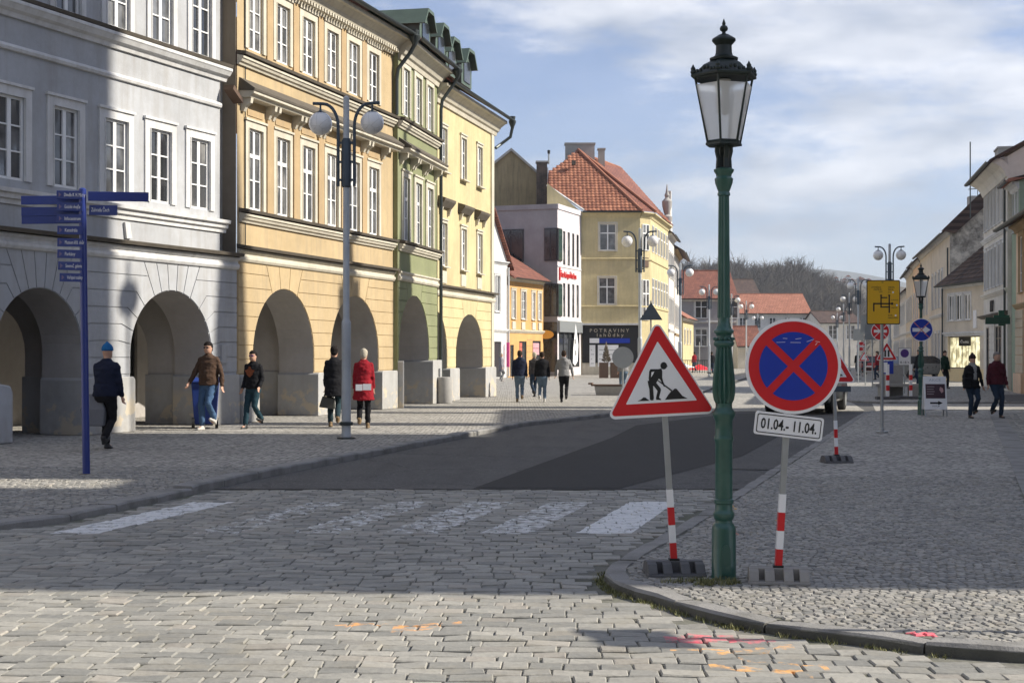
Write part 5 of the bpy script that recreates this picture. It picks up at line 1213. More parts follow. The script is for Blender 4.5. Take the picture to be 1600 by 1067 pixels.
# roadworks triangle
tx, ty = G(1053, 897)
foot_block('f', 'black plastic base under the roadworks triangle, left of the lantern post', (tx, ty, .0), R(3), M['rubber'])
tr = thing('roadworks_sign', 'leaning triangular roadworks warning sign with a red border and a digging figure', 'road sign', (tx, ty, .10))
post = striped_post(tr, 0, 0, 0, 1.60, R(-3.6), band=.125, n=4, zs=.0)
k_ = 165/990*ty/F                     # metres per unit of the traced artwork
cx_, cz_ = 545, 600
def T(pts): return [((u-cx_)*k_, (cz_-v)*k_) for u, v in pts]
sg = bpy.data.objects.new('sign_face', None)
base_c = (PX(940+545*.16874, ty)-tx, -.03, PZ(490+600*.16874, ty)-.10)
outer = rounded_poly(T([(505,48),(1062,925),(38,985)]), .035); inner = rounded_poly(T([(508,80),(1038,905),(70,955)]), .022)
pl = obj('sign_plate', MB().prism(outer, -.004, .012), M['white_s'], tr, loc=base_c)
obj('red_border', MB().prism(inner, -.0065, -.0042), M['red_s'], pl)
obj('white_field', MB().prism(rounded_poly(T([(512,252),(882,803),(216,843)]), .004), -.009, -.0067), M['white_s'], pl)
wk = MB()
wk.prism(T([(548,505),(520,512),(445,512),(434,535),(430,600),(432,620),(420,622),(424,650),(436,700),(441,795),(450,803),(473,802),(478,780),(472,700),(470,668),(480,672),(512,715),(498,780),(500,798),(545,800),(543,790),(526,778),(545,705),(540,690),(512,655),(500,640),(524,600),(538,610),(560,655),(573,678),(583,668),(566,630),(556,590),(556,530)]), -.011, -.0092)
wk.prism(T([(570+31*cos(a), 480+34*sin(a)) for a in [2*pi*k/16 for k in range(16)]]), -.011, -.0092).prism(T([(575,450),(596,462),(606,490),(585,487)]), -.0111, -.0093)
wk.prism(T([(512,620),(518,614),(650,708),(640,718)]), -.0112, -.0094)
wk.prism(T([(583,797),(612,752),(640,718),(652,712),(672,693),(690,695),(712,722),(745,762),(792,785)]), -.0113, -.0092).prism(T([(325,810),(355,797),(382,774),(402,778),(418,792),(438,806)]), -.0113, -.0092)
fg = obj('digging_figure', wk, M['black'], pl)
obj('arm_gap', MB().prism(T([(455,540),(482,534),(470,562),(452,588)]), -.0118, -.0114), M['white_s'], fg)
obj('back_bracket', MB().box(-.03,.05,.013,.035,.03,.06).box(-.03,.05,.013,.035,-.12,-.09), M['metal'], pl)
# no stopping sign
cx0, cy0 = G(1215, 908); cy0 -= .02
foot_block('f', 'dusty plastic base under the no stopping sign, right of the lantern post', (cx0, cy0, .0), R(-7), M['rubberg'])
ns = thing('no_stopping_sign', 'round red and blue no stopping sign with a dated plate below it', 'road sign', (cx0, cy0, .10))
post = striped_post(ns, 0, 0, 0, 1.62, R(3.4), band=.125, n=4, zs=.0)
rr_ = 74.5*cy0/F
dc = (PX(1238,cy0)-cx0, -.03, PZ(572,cy0)-.10)
disc = obj('sign_plate', MB().prism(ring2(rr_, 64), -.003, .014), M['white_s'], ns, loc=dc, rot=(0,R(-2),0))
obj('red_disc', MB().prism(ring2(rr_*.935, 64), -.006, -.0032), M['red_s'], disc)
for q in range(4):
    a0 = q*pi/2+pi/4+R(-1); ra = rr_*.715; hb = rr_*.083; st_ = math.asin(hb/ra); hi = pi/2-st_
    arc = [(ra*cos(a0+st_+(hi-st_)*k/16), ra*sin(a0+st_+(hi-st_)*k/16)) for k in range(17)]
    ap = (hb*sqrt(2)*cos(a0+pi/4), hb*sqrt(2)*sin(a0+pi/4)); obj('blue_sector', MB().prism([ap]+arc, -.0085, -.0062), M['blue_s'], disc)
b = MB()
for (x, z, l, a) in ((-.05,.19,.03,.1),(.04,.185,.04,-.1),(.12,.17,.05,-.3),(.17,.16,.03,.2),(-.08,.165,.06,0),(.02,.16,.07,.05),(.16,.145,.02,-.8)): b.box(-l/2,l/2,-.0098,-.0088,-.0012,.0012, Matrix.Translation((x,0,z)) @ Matrix.Rotation(a, 4, 'Y'))
obj('scratch_marks', b, M['white_s'], disc)
pw, ph = 107*cy0/F, 36*cy0/F
plt = obj('date_plate', MB().prism(rounded_poly([(-pw/2,-ph/2),(pw/2,-ph/2),(pw/2,ph/2),(-pw/2,ph/2)], .018), -.003, .008), M['white_s'], ns, loc=(PX(1231,cy0)-cx0,-.032,PZ(665,cy0)-.10), rot=(0,R(6.6),0))
o1 = rounded_poly([(-pw/2+.014,-ph/2+.014),(pw/2-.014,-ph/2+.014),(pw/2-.014,ph/2-.014),(-pw/2+.014,ph/2-.014)], .014); o2 = rounded_poly([(-pw/2+.020,-ph/2+.020),(pw/2-.020,-ph/2+.020),(pw/2-.020,ph/2-.020),(-pw/2+.020,ph/2-.020)], .010)
b = MB(); n = len(o1); b.v = [(x,-.0048,z) for x, z in o1]+[(x,-.0048,z) for x, z in o2]
for i in range(n): b._f([i, (i+1) % n, n+(i+1) % n, n+i])
obj('plate_border', b, M['black'], plt)
text('date_lettering', '01.04.- 11.04.', .100, M['black'], plt, (0,-.0042,-.034), (pi/2,0,0), .0012, 'CENTER', .70, .0018)
# third sign: roadworks triangle behind the no stopping sign
sx_, sy_ = G(1307, 722)
foot_block('f', 'black plastic base farther back on the right pavement', (sx_, sy_, 0), R(4), M['rubber'])
s3 = thing('far_warning_sign', 'red bordered warning triangle half hidden behind the no stopping sign', 'road sign', (sx_, sy_, .10)); striped_post(s3, 0, 0, 0, 1.55, R(-1.8), band=.125, n=4, zs=.0)
def tri(parent, w, c, y=-.03, tilt=0):
    h = w*.866; p = obj('sign_plate', MB().prism(rounded_poly([(-w/2,-h/3),(w/2,-h/3),(0,h*2/3)], w*.05), -.004, .01), M['white_s'], parent, loc=c, rot=(0,tilt,0))
    obj('red_border', MB().prism(rounded_poly([(-w*.46,-h*.305),(w*.46,-h*.305),(0,h*.61)], w*.04), -.007, -.0042), M['red_s'], p)
    obj('white_field', MB().prism([(-w*.30,-h*.20),(w*.30,-h*.20),(0,h*.40)], -.0095, -.0072), M['white_s'], p); return p
cz = PZ(598, sy_)-.10+.7*.29
p = tri(s3, .70, (PX(1299,sy_)-sx_, -.03, cz)); obj('digging_figure', MB().prism([(-.08,-.11),(.10,-.11),(.16,-.10),(.07,-.03),(.0,-.08)], -.012, -.0097).prism([(-.06,-.1),(-.02,-.1),(.0,.02),(-.06,.06)], -.012, -.0097), M['black'], p)
obj('under_plate', MB().box(-.1,.27,-.01,.0,-.33,-.25), M['dkmetal'], p)

# blue finger post on the left pavement
bx, by = G(135, 741)
bp = thing('blue_finger_post', 'blue tourist finger post with many direction blades on the left pavement', 'signpost', (bx, by, 0))
obj('pole', MB().lathe([(.048,0),(.048,PZ(296,by)),(.03,PZ(294,by))], 16), M['blue'], bp, loc=(0,0,0), rot=(0,R(-.8),0), smooth=True)
obj('foot_moss', MB().lathe([(.01,.0),(.11,.003),(.05,.012)], 10), M['ledge'], bp)
pz = lambda y: PZ(y, by)
names = ['Divadlo K. H. Máchy','Gotické dvojče','Infocentrum','Katedrála','Muzeum kříž. dvůr','Parkány','Severoč. galerie','Veřejné toalety']
ys = [306, 324.5, 343, 361, 380, 398, 416.5, 434.5]
for i, (nm, yy) in enumerate(zip(names, ys)):
    x0 = [-.375,-.37,-.37,-.365,-.365,-.365,-.355,-.335][i]; z = pz(yy); h = .108
    bl = obj('direction_blade', MB().box(x0,-.03,-.012,.012,-h/2,h/2), M['blue'], bp, loc=(0,-.05,z), rot=(0,R(1.5),R(-4)), bevel=.003)
    text('blade_lettering', nm, .064, M['text'], bl, (x0+.10,-.0135,-.02), (pi/2,0,0), .001, wx=.52 if len(nm) > 11 else .68)
    obj('arrow_mark', MB().prism([(x0+.03,-.03),(x0+.065,.0),(x0+.03,.03)], -.0145, -.0125), plain('faded_print', (.16,.12,.22)) if 'fp' not in M else M['fp'], bl)
    if 'fp' not in M: M['fp'] = bpy.data.materials['faded_print']
for i, (yy, a) in enumerate(((311.5, 1), (329, 0), (341.5, -1))):
    obj('direction_blade', MB().box(-.86,-.03,-.012,.012,-.056,.056), M['blue'], bp, loc=(0,.06+i*.01,pz(yy)), rot=(0,R(-.6),R(0)), bevel=.003)
obj('direction_blade', MB().box(.03,.80,-.012,.012,-.060,.060), M['blue'], bp, loc=(0,-.02,pz(307)), rot=(0,R(.6),R(2)), bevel=.003)
bl = obj('direction_blade', MB().box(.03,.40,-.012,.012,-.065,.065), M['blue'], bp, loc=(0,.03,pz(328)), rot=(0,R(1.2),R(-5)), bevel=.003)
text('blade_lettering', 'Zahrada Čech', .07, M['text'], bl, (.06,-.0135,-.02), (pi/2,0,0), .001, wx=.6)

# yellow detour board
dx, dy = G(1378, 676)
db = thing('detour_board', 'yellow detour board with a black street plan on a grey post', 'road sign', (dx, dy, 0))
obj('post', MB().lathe([(.032,0),(.032,2.95),(.01,2.96)], 14), M['metal'], db, smooth=True); obj('foot_plate', MB().lathe([(.01,0),(.12,.003),(.12,.03),(.05,.04),(.045,.09),(.03,.1)], 12), M['metal'], db)
zx = lambda x: PX(x, dy)-dx; zz_ = lambda y: PZ(y, dy)
bd = plate('board', rounded_poly([(zx(1353),zz_(507)),(zx(1405),zz_(507)),(zx(1405),zz_(438)),(zx(1353),zz_(438))], .03), -.06, -.045, M['black'], db)
fc = plate('yellow_face', rounded_poly([(zx(1354.3),zz_(505.7)),(zx(1403.7),zz_(505.7)),(zx(1403.7),zz_(439.3)),(zx(1354.3),zz_(439.3))], .025), -.064, -.0602, M['yellow_s'], bd)
def brd(x0, y0, x1, y1): return (zx(1340+x0/8.89), zx(1340+x1/8.89), -.068, -.0642, zz_(425+y1/8.89), zz_(425+y0/8.89))
mb = MB()
for q in ((205,430,222,548),(205,432,460,450),(305,330,322,495),(305,350,400,366),(305,480,440,496),(418,330,436,570),(455,425,480,458),(300,318,328,335),(414,316,440,335)): mb.box(*brd(*q))
obj('street_plan', mb, M['black'], fc)
for (s, x, y, sz) in (('LITOMĚŘICE',1360,450.5,.045),('CENTRUM',1363.5,454.0,.045),('ÚSTÍ',1372,457.5,.045),('TEREZÍN',1386,450.5,.045),('PRAHA',1386,454,.045),('D 8',1386,458,.045),('LOVOSICE',1391,470,.04),('TEPLICE',1391,476,.04),('MÁJOVÁ',1391,482,.04),('SEVER',1386,494,.045),('PARKOVIŠTĚ',1386,498,.045),('IZS',1376,442.5,.04)):
    text('board_lettering', s, sz, M['black'], fc, (zx(x),-.0643,zz_(y)), (pi/2,0,0), .001, wx=.75)
for (x, y) in ((1394,457),(1400,477),(1398,493)): obj('white_symbol', MB().prism([(zx(x)+a, zz_(y)+b) for a, b in ring2(.018, 12)], -.067, -.0645), M['white_s'], fc)
# second lantern post with the blue sign
px2, py2 = G(1439, 648)
lp2 = lantern_post((px2, py2, 0), 'distant green lantern post carrying a crossed out blue round sign', near=False)
def disc_sign(name, label, loc, r, z, kind, post=True, h=None):
    t = thing(name, label, 'road sign', loc)
    if post: obj('post', MB().lathe([(.03,0),(.03,z+r*.8)], 10), M['metal'], t, smooth=True)
    p = obj('sign_plate', MB().prism(ring2(r, 36), -.05, -.04), M['signback'] if kind == 'back' else M['white_s'], t, loc=(0,0,z))
    if kind == 'arrow':
        obj('blue_disc', MB().prism(ring2(r*.93, 36), -.053, -.0502), M['blue_s'], p)
        obj('white_arrow', MB().prism([(-r*.78,-r*.16),(r*.25,-r*.16),(r*.25,-r*.36),(r*.78,0),(r*.25,r*.36),(r*.25,r*.16),(-r*.78,r*.16)], -.056, -.0532), M['white_s'], p)
    if kind == 'noentry':
        obj('red_disc', MB().prism(ring2(r*.93, 36), -.053, -.0502), M['red_s'], p); obj('white_bar', MB().box(-r*.7,r*.7,-.056,-.0532,-r*.15,r*.15), M['white_s'], p)
    if kind != 'back':
        b = MB()
        for s in (-1, 1): b.box(-r*.95,r*.95,-.059,-.0565,-r*.035,r*.035, Matrix.Rotation(s*pi/4, 4, 'Y'))
        obj('covering_tape', b, plain('pinkish_tape', (.6,.2,.17), .5) if kind == 'arrow' else M['white_s'], p)
    return t
disc_sign('one_way_sign', 'blue round sign, white arrow crossed out by pink tape, on the second lantern post', (px2-.02, py2-.06, 0), .295, PZ(515.5,py2), 'arrow', post=False)
# A-board
ax_, ay_ = G(1460, 650)
ab = thing('advertising_board', 'white A board with a dark poster and a black arrow beside the second lantern post', 'A board', (ax_, ay_, 0), R(-2))
for s in (-1, 1):
    f = obj('board_panel', MB().box(-.28,.28,-.012,.012,.17,1.0), M['white_s'], ab, loc=(0,s*-.17+.0,0), rot=(R(s*-9)*-1*-1 if False else R(-9*s),0,0), bevel=.004)
    obj('leg', MB().box(-.28,-.25,-.012,.012,0,.169), M['metal'], f); obj('leg', MB().box(.25,.28,-.012,.012,0,.169), M['metal'], f)
    if s == 1:
        obj('dark_poster', MB().box(-.24,.24,-.018,-.0125,.45,.81), plain('dark_plum_poster', (.05,.02,.03), .4, var=.5), f)
        obj('pink_picture', MB().prism([(.12,.74),(.19,.70),(.2,.62),(.15,.58),(.10,.66)], -.021, -.0182), plain('pink_print', (.5,.3,.3)), f)
        for k in range(4): obj('poster_text_line', MB().box(-.21,-.02-.02*(k%2),-.021,-.0182,.73-k*.06,.75-k*.06), plain('grey_print', (.3,.25,.26)) if 'gp' not in M else M['gp'], f); M['gp'] = bpy.data.materials['grey_print']
        obj('black_arrow', MB().prism([(-.14,.315),(.06,.315),(.06,.285),(.17,.335),(.06,.385),(.06,.355),(-.14,.355)], -.018, -.0125), M['black'], f)
        text('board_lettering', 'AKCE', .09, M['greypaint'], f, (0,-.013,.88), (pi/2,0,0), .001, 'CENTER', 1.3); text('board_lettering', 'VSTUP', .05, M['black'], f, (0,-.013,.235), (pi/2,0,0), .001, 'CENTER', 1.3)
# signs farther along the right hand side
zs = lambda Y: (PX(1374,Y), Y, 0)
disc_sign('no_entry_sign', 'red no entry sign crossed with white tape, just below the yellow board', (PX(1375,52),52,0), .34, PZ(517.5,52), 'noentry')
disc_sign('no_entry_sign', 'smaller red no entry sign farther left, crossed with white tape', (PX(1345,92),92,0), .31, PZ(541,92), 'noentry')
disc_sign('road_sign', 'round grey back of a road sign in front of the grocery shop', (PX(973,49),49,0), .37, PZ(558.5,49), 'back')
t2 = thing('two_way_sign', 'red bordered two way traffic triangle beside the yellow board post', 'road sign', (PX(1384,50),50,0)); obj('post', MB().lathe([(.03,0),(.03,PZ(545,50))], 8), M['metal'], t2)
p = tri(t2, .76, (.03,-.03,PZ(553,50))); obj('two_arrows', MB().box(-.09,-.03,-.013,-.0097,-.1,.14).box(.03,.09,-.013,-.0097,-.1,.14), M['black'], p)
pb = obj('blue_plate', MB().box(-.2,.26,-.04,-.03,PZ(584,50),PZ(564,50)), M['blue_s'], t2); obj('white_part', MB().box(-.12,.05,-.045,-.0402,PZ(582,50),PZ(566,50)), M['white_s'], pb)
t3 = thing('parking_zone_sign', 'white plate with a violet disc on a post behind the second lantern post', 'road sign', (PX(1413,56),56,0)); obj('post', MB().lathe([(.03,0),(.03,PZ(545,56))], 8), M['metal'], t3)
p = plate('plate', rounded_poly([(-.25,PZ(571,56)),(.25,PZ(571,56)),(.25,PZ(543,56)),(-.25,PZ(543,56))], .03), -.05, -.04, M['signback'], t3); plate('white_face', [(-.23,PZ(570,56)),(.23,PZ(570,56)),(.23,PZ(544,56)),(-.23,PZ(544,56))], -.053, -.0502, M['white_s'], p)
obj('violet_disc', MB().prism([(a, b+PZ(552,56)) for a, b in ring2(.165, 20)], -.056, -.0532), plain('violet_print', (.09,.035,.22)), p); text('plate_lettering', '8-18 h', .14, M['black'], p, (0,-.0535,PZ(568,56)), (pi/2,0,0), .001, 'CENTER')
t4 = thing('far_warning_triangle', 'small warning triangle under the smaller no entry sign', 'road sign', (PX(1350,86),86,0)); obj('post', MB().lathe([(.03,0),(.03,2.0)], 8), M['metal'], t4); tri(t4, .7, (0,-.03,PZ(559,86)))
for i, (x, y0, y1, w, Y, lb) in enumerate(((1352,493,520,.5,70,'grey back of a sign plate left of the yellow board, upper one'), (1341,514,532,.55,75,'grey back of a sign plate left of the yellow board, lower one'), (1363,507,531,.7,64,'grey sign back touching the lower edge of the yellow board'))):
    t5 = thing('road_sign', lb, 'road sign', (PX(x,Y),Y,0)); obj('post', MB().lathe([(.03,0),(.03,PZ(y0,Y))], 8), M['metal'], t5); obj('plate', MB().box(-w/2,w/2,-.05,-.04,PZ(y1,Y),PZ(y0,Y)), M['signback'], t5)
t5 = thing('triangle_sign_back', 'dark back of a triangular sign on the lamp in front of the yellow corner house', 'road sign', (PX(1017,52),52,0)); obj('post', MB().lathe([(.03,0),(.03,PZ(470,52))], 8), M['metal'], t5)
obj('plate', MB().prism([(-.42,PZ(500,52)),(.42,PZ(500,52)),(0,PZ(472,52))], -.05, -.035), M['dkmetal'], t5)
for i, (x, Y) in enumerate(((1387,48.5),(1423,49))):
    b_ = thing('striped_road_post', ('red and white roadwork post between the parking zone sign and second lantern post' if i else 'red and white roadwork post under the blue plate by the board'), 'road post', (PX(x,Y),Y,0), group='striped roadwork posts'); obj('foot', MB().box(-.4,.4,-.15,.15,0,.1), M['rubber'], b_); o = obj('post', MB().box(-.05,.05,-.03,.03,.101,1.2), M['white_s'], b_)
    for q in (.3,.65): obj('reflective_band', MB().box(-.053,.053,-.033,.033,q,q+.18), M['red_s'], o)
# bins, bench, planter
q = thing('wheeled_bin', 'blue wheeled bin in the shade of the grey arcade behind the walking man', 'bin', (PX(321,29.95),29.95,0), R(10))
obj('bin_body', MB().loft([[(-.22,-.25,.08),(.22,-.25,.08),(.22,.2,.08),(-.22,.2,.08)],[(-.28,-.32,.95),(.28,-.32,.95),(.28,.3,.95),(-.28,.3,.95)]]), M['bluepl'], q, bevel=.02); obj('bin_lid', MB().prism([(-.36,.95),(.34,.95),(.34,1.0),(0,1.06),(-.36,.99)], -.3, .3, 'x'), M['bluepl'], q, bevel=.01)
for s in (-1, 1): obj('bin_wheel', MB().lathe([(.01,-.03),(.11,-.03),(.11,.03),(.01,.03)], 16), M['black'], q, loc=(s*.24,-.24,.11), rot=(0,pi/2,0))
bx2, by2 = G(694.5, 630); q = thing('concrete_litter_bin', 'round concrete litter bin against the olive house plinth', 'bin', (bx2, by2, 0))
obj('bin_drum', MB().lathe([(.235,0),(.245,.03),(.245,.78),(.235,.82),(.19,.83),(.18,.70),(.02,.69)], 28), M['concrete'], q, smooth=True)
bx3, by3 = G(955, 617); q = thing('stone_bench', 'low dark stone bench left of the roadworks triangle', 'bench', (bx3, by3, 0), R(-8)); obj('bench_block', MB().prism([(-.55,0),(1.1,0),(1.1,.34),(-.62,.34)], -.28, .28), M['concrete'], q, bevel=.02); obj('bench_seat', MB().box(-.75,1.15,-.3,.3,.341,.40), M['wood'], q, bevel=.01); obj('bench_armrest', MB().box(-.85,-.7,-.3,.3,.401,.46), M['wood'], q)
bx4, by4 = G(952, 590); q = thing('wooden_planter', 'brown wooden planter with a bare conical shrub in front of the grocery', 'planter', (PX(952,92),92,0))
for s in (-1, 1): obj('planter_box', MB().box(-.28+s*.36,.28+s*.36,-.3,.3,0,1.0), M['wood'], q)
b = MB()
for k in range(160): z = random.random(); a = random.uniform(0,2*pi); r0 = (1-z)*.32; p0 = (-.2+r0*cos(a)*.3, r0*sin(a)*.3, 1.0+z*1.1); b.tube([p0, (-.2+r0*cos(a), r0*sin(a), 1.12+z*1.25)], .02, 4)
obj('shrub', b, plain('dry_twigs', (.16,.13,.09), .9), q)
# café umbrellas far away, and terrace fence
for i, (x, y, Y, w, c, lb) in enumerate(((1060,568,120,2.6,'white_s','white café parasol at the far left terrace'), (1093,572,124,2.2,'red_s','red café parasol on the far left terrace'))):
    q = thing('cafe_parasol', lb, 'parasol', (PX(x,Y),Y,0)); obj('pole', MB().lathe([(.04,0),(.04,2.6)], 8), M['metal'], q); obj('canopy', MB().lathe([(w*.55,PZ(y+6,Y)),(w*.5,PZ(y+5,Y)),(.05,PZ(y-3,Y))], 8), M[c], q)
q = thing('terrace_railing', 'dark café terrace railing under the parasols', 'railing', (PX(1055,116),116,0)); b = MB(); b.box(0,4.4,-.03,.03,1.0,1.06); obj('top_rail', b, M['gutter'], q)
for k in range(23): obj('baluster', MB().box(k*.2-.02,k*.2+.02,-.02,.02,0,1.0), M['gutter'], q)
# cars
def car(label, loc, rz, paint, scale=1, h=1.45, group=None):
    r = thing('parked_car', label, 'car', loc, rz, group)
    L_, Wd = 4.3, 1.76
    body = [(-L_/2,.35),(-L_/2+.03,.75),(-L_/2+.15,.95),(-1.0,1.0),(1.15,.98),(1.75,.92),(2.05,.78),(L_/2,.55),(L_/2,.35),(1.9,.28),(-1.9,.28)]
    obj('body', MB().prism([(x, z) for x, z in body], -Wd/2, Wd/2), paint, r, bevel=.08)
    cab = MB().loft([[(-2.02,-Wd/2+.05,.95),(1.25,-Wd/2+.05,.97),(1.25,Wd/2-.05,.97),(-2.02,Wd/2-.05,.95)],[(-1.6,-Wd/2+.22,h),(.45,-Wd/2+.22,h),(.45,Wd/2-.22,h),(-1.6,Wd/2-.22,h)]])
    obj('cabin_glass', cab, M['shopglass'], r, bevel=.03); obj('roof_panel', MB().box(-1.62,.42,-Wd/2+.2,Wd/2-.2,h-.01,h+.03), paint, r, bevel=.02)
    for x in (-1.3, 1.35):
        for s in (-1, 1):
            w = obj('wheel', MB().lathe([(.01,-.1),(.30,-.1),(.325,-.07),(.325,.07),(.30,.1),(.01,.1)], 20), M['black'], r, loc=(x,s*(Wd/2-.08),.325), rot=(pi/2,0,0)); obj('rim', MB().lathe([(.01,.105),(.19,.105),(.2,.115),(.01,.118)], 12).lathe([(.01,-.118),(.2,-.115),(.19,-.105),(.01,-.105)], 12), M['metal'], w)
    for s in (-1, 1): obj('tail_light', MB().box(-L_/2-.02,-L_/2+.06,min(s*.85,s*.62),max(s*.85,s*.62),.68,.86), M['red_s'], r); obj('headlight', MB().box(L_/2-.2,L_/2-.02,min(s*.8,s*.5),max(s*.8,s*.5),.6,.74), M['white_s'], r)
    obj('bumper', MB().box(-L_/2-.06,-L_/2+.05,-.85,.85,.36,.52), M['black'], r, bevel=.02); obj('number_plate', MB().box(-L_/2-.035,-L_/2-.012,-.26,.26,.58,.69), M['white_s'], r)
    return r
dkpaint = plain('dark_green_car_paint', (.03,.035,.028), .3, coat=.6); sil = plain('silver_car_paint', (.35,.36,.36), .3, .5, coat=.6); redp = plain('red_car_paint', (.35,.03,.02), .3, coat=.6)
cp = Vector(G(1262, 648, ROADZ)); car('dark green car driving away, half hidden behind the no stopping sign', (cp.x+.45, cp.y+2.3, ROADZ), R(70), dkpaint, h=1.5)
car('silver car parked behind the second lantern post', (PX(1443,92),92,-.05), R(12), sil)
car('small red car far down the street on the right', (PX(1362,118),118,-.1), R(70), redp)
q = thing('stone_bench', 'grey bench blocks on the far pavement left of the second lantern post', 'bench', (PX(1404,52),52,0)); obj('bench_seat', MB().box(-.9,.9,-.3,.3,.36,.46), M['concrete'], q); obj('leg', MB().box(-.7,-.4,-.25,.25,0,.359), M['concrete'], q); obj('leg', MB().box(.4,.7,-.25,.25,0,.359), M['concrete'], q); obj('bench_back', MB().box(-.55,.25,.3,.5,0,1.15), M['concrete'], q)
# off-frame post whose shadow falls on the foreground setts
q = thing('square_sign_post', 'slim post with a plate just outside the right edge, casting the foreground shadow', 'road sign', (5.35, 7.80, 0)); obj('post', MB().lathe([(.03,0),(.03,3.2)], 10), M['metal'], q); obj('plate', MB().box(-.03,-.01,-.26,.26,3.0,3.38), M['signback'], q, rot=(0,0,R(20)))
q = thing('shadow_mast', 'tall slim mast with a round plate outside the right edge, shading the grey pier', 'mast', (11.6, 27.35, 0)); obj('post', MB().lathe([(.06,0),(.05,16.9)], 10), M['metal'], q)  # added unseen mast; its plate makes the round shadow on the pier
obj('round_plate', MB().lathe([(.01,0),(.31,0),(.31,.03),(.01,.03)], 24), M['signback'], q, loc=(0,0,16.15), rot=(0,pi/2-SUN_EL,0))
# ================================================================ PEOPLE
def remesh(mb, voxel, smooth=3, fold=0, seed=0):
    me = mb.mesh('tmp'); o = bpy.data.objects.new('tmp', me)
    m = o.modifiers.new('r', 'REMESH'); m.mode = 'VOXEL'; m.voxel_size = voxel
    s = o.modifiers.new('s', 'SMOOTH'); s.iterations = smooth; s.factor = .5
    out = evaluated_mesh(o)
    if fold:
        for v in out.vertices:
            p = v.co; k = noise.noise(Vector((p.x*9+seed, p.y*9, p.z*13)))+.6*noise.noise(Vector((p.x*20, p.y*20+seed, p.z*28)))
            v.co = p+v.normal*k*fold
    for p in out.polygons: p.use_smooth = True
    return out
def ell(c, rx, ry, n=20, yaw=0):
    return [(c[0]+rx*cos(t)*cos(yaw)-ry*sin(t)*sin(yaw), c[1]+rx*cos(t)*sin(yaw)+ry*sin(t)*cos(yaw), c[2]) for t in [2*pi*k/n for k in range(n)]]
def limb(mb, pts, rads, n=14):
    mb.tube(pts, rads, n)
    for p, r in zip(pts, rads): mb.ball(tuple(p), r*1.0, 12, 8)
def hand(mb, wr, d, side, fwd, s=1.0, grip=0.5):
    """palm and five curled fingers; d = direction of the forearm, fwd = where the thumb points"""
    d = Vector(d).normalized(); f = Vector(fwd); f = (f-d*f.dot(d)).normalized(); w = d.cross(f).normalized()*side
    p = Vector(wr); k = [p+d*.01*s, p+d*.05*s, p+d*.085*s]
    for a, r in ((0, .026), (.03, .031), (.06, .033), (.085, .030)):
        for q in (-.5, 0, .5): mb.ball(tuple(p+d*a*s+f*q*.035*s), (.019*s, .019*s, .021*s), 8, 6)
    for i, l in enumerate((.070, .080, .074, .058)):
        b0 = p+d*.085*s+f*(.030-.020*i)*s; c = grip*(.9+.1*i); u1 = (d*cos(c*.7)+w*sin(c*.7)).normalized(); u2 = (d*cos(c*1.7)+w*sin(c*1.7)).normalized()
        b1 = b0+u1*l*.5*s; b2 = b1+u2*l*.5*s; mb.tube([b0-d*.02, b0, b1, b2], [.0095*s, .0095*s, .009*s, .0075*s], 8); mb.ball(tuple(b2), .0075*s, 6, 5)
    b0 = p+d*.03*s+f*.03*s; b1 = b0+(f*.7+d*.7).normalized()*.035*s; b2 = b1+(d+w*.4).normalized()*.03*s; mb.tube([b0, b1, b2], [.012*s, .0105*s, .009*s], 8); mb.ball(tuple(b2), .009*s, 6, 5)
skin = plain('skin', (.50,.29,.20), .55, var=.06); M['skin'] = skin
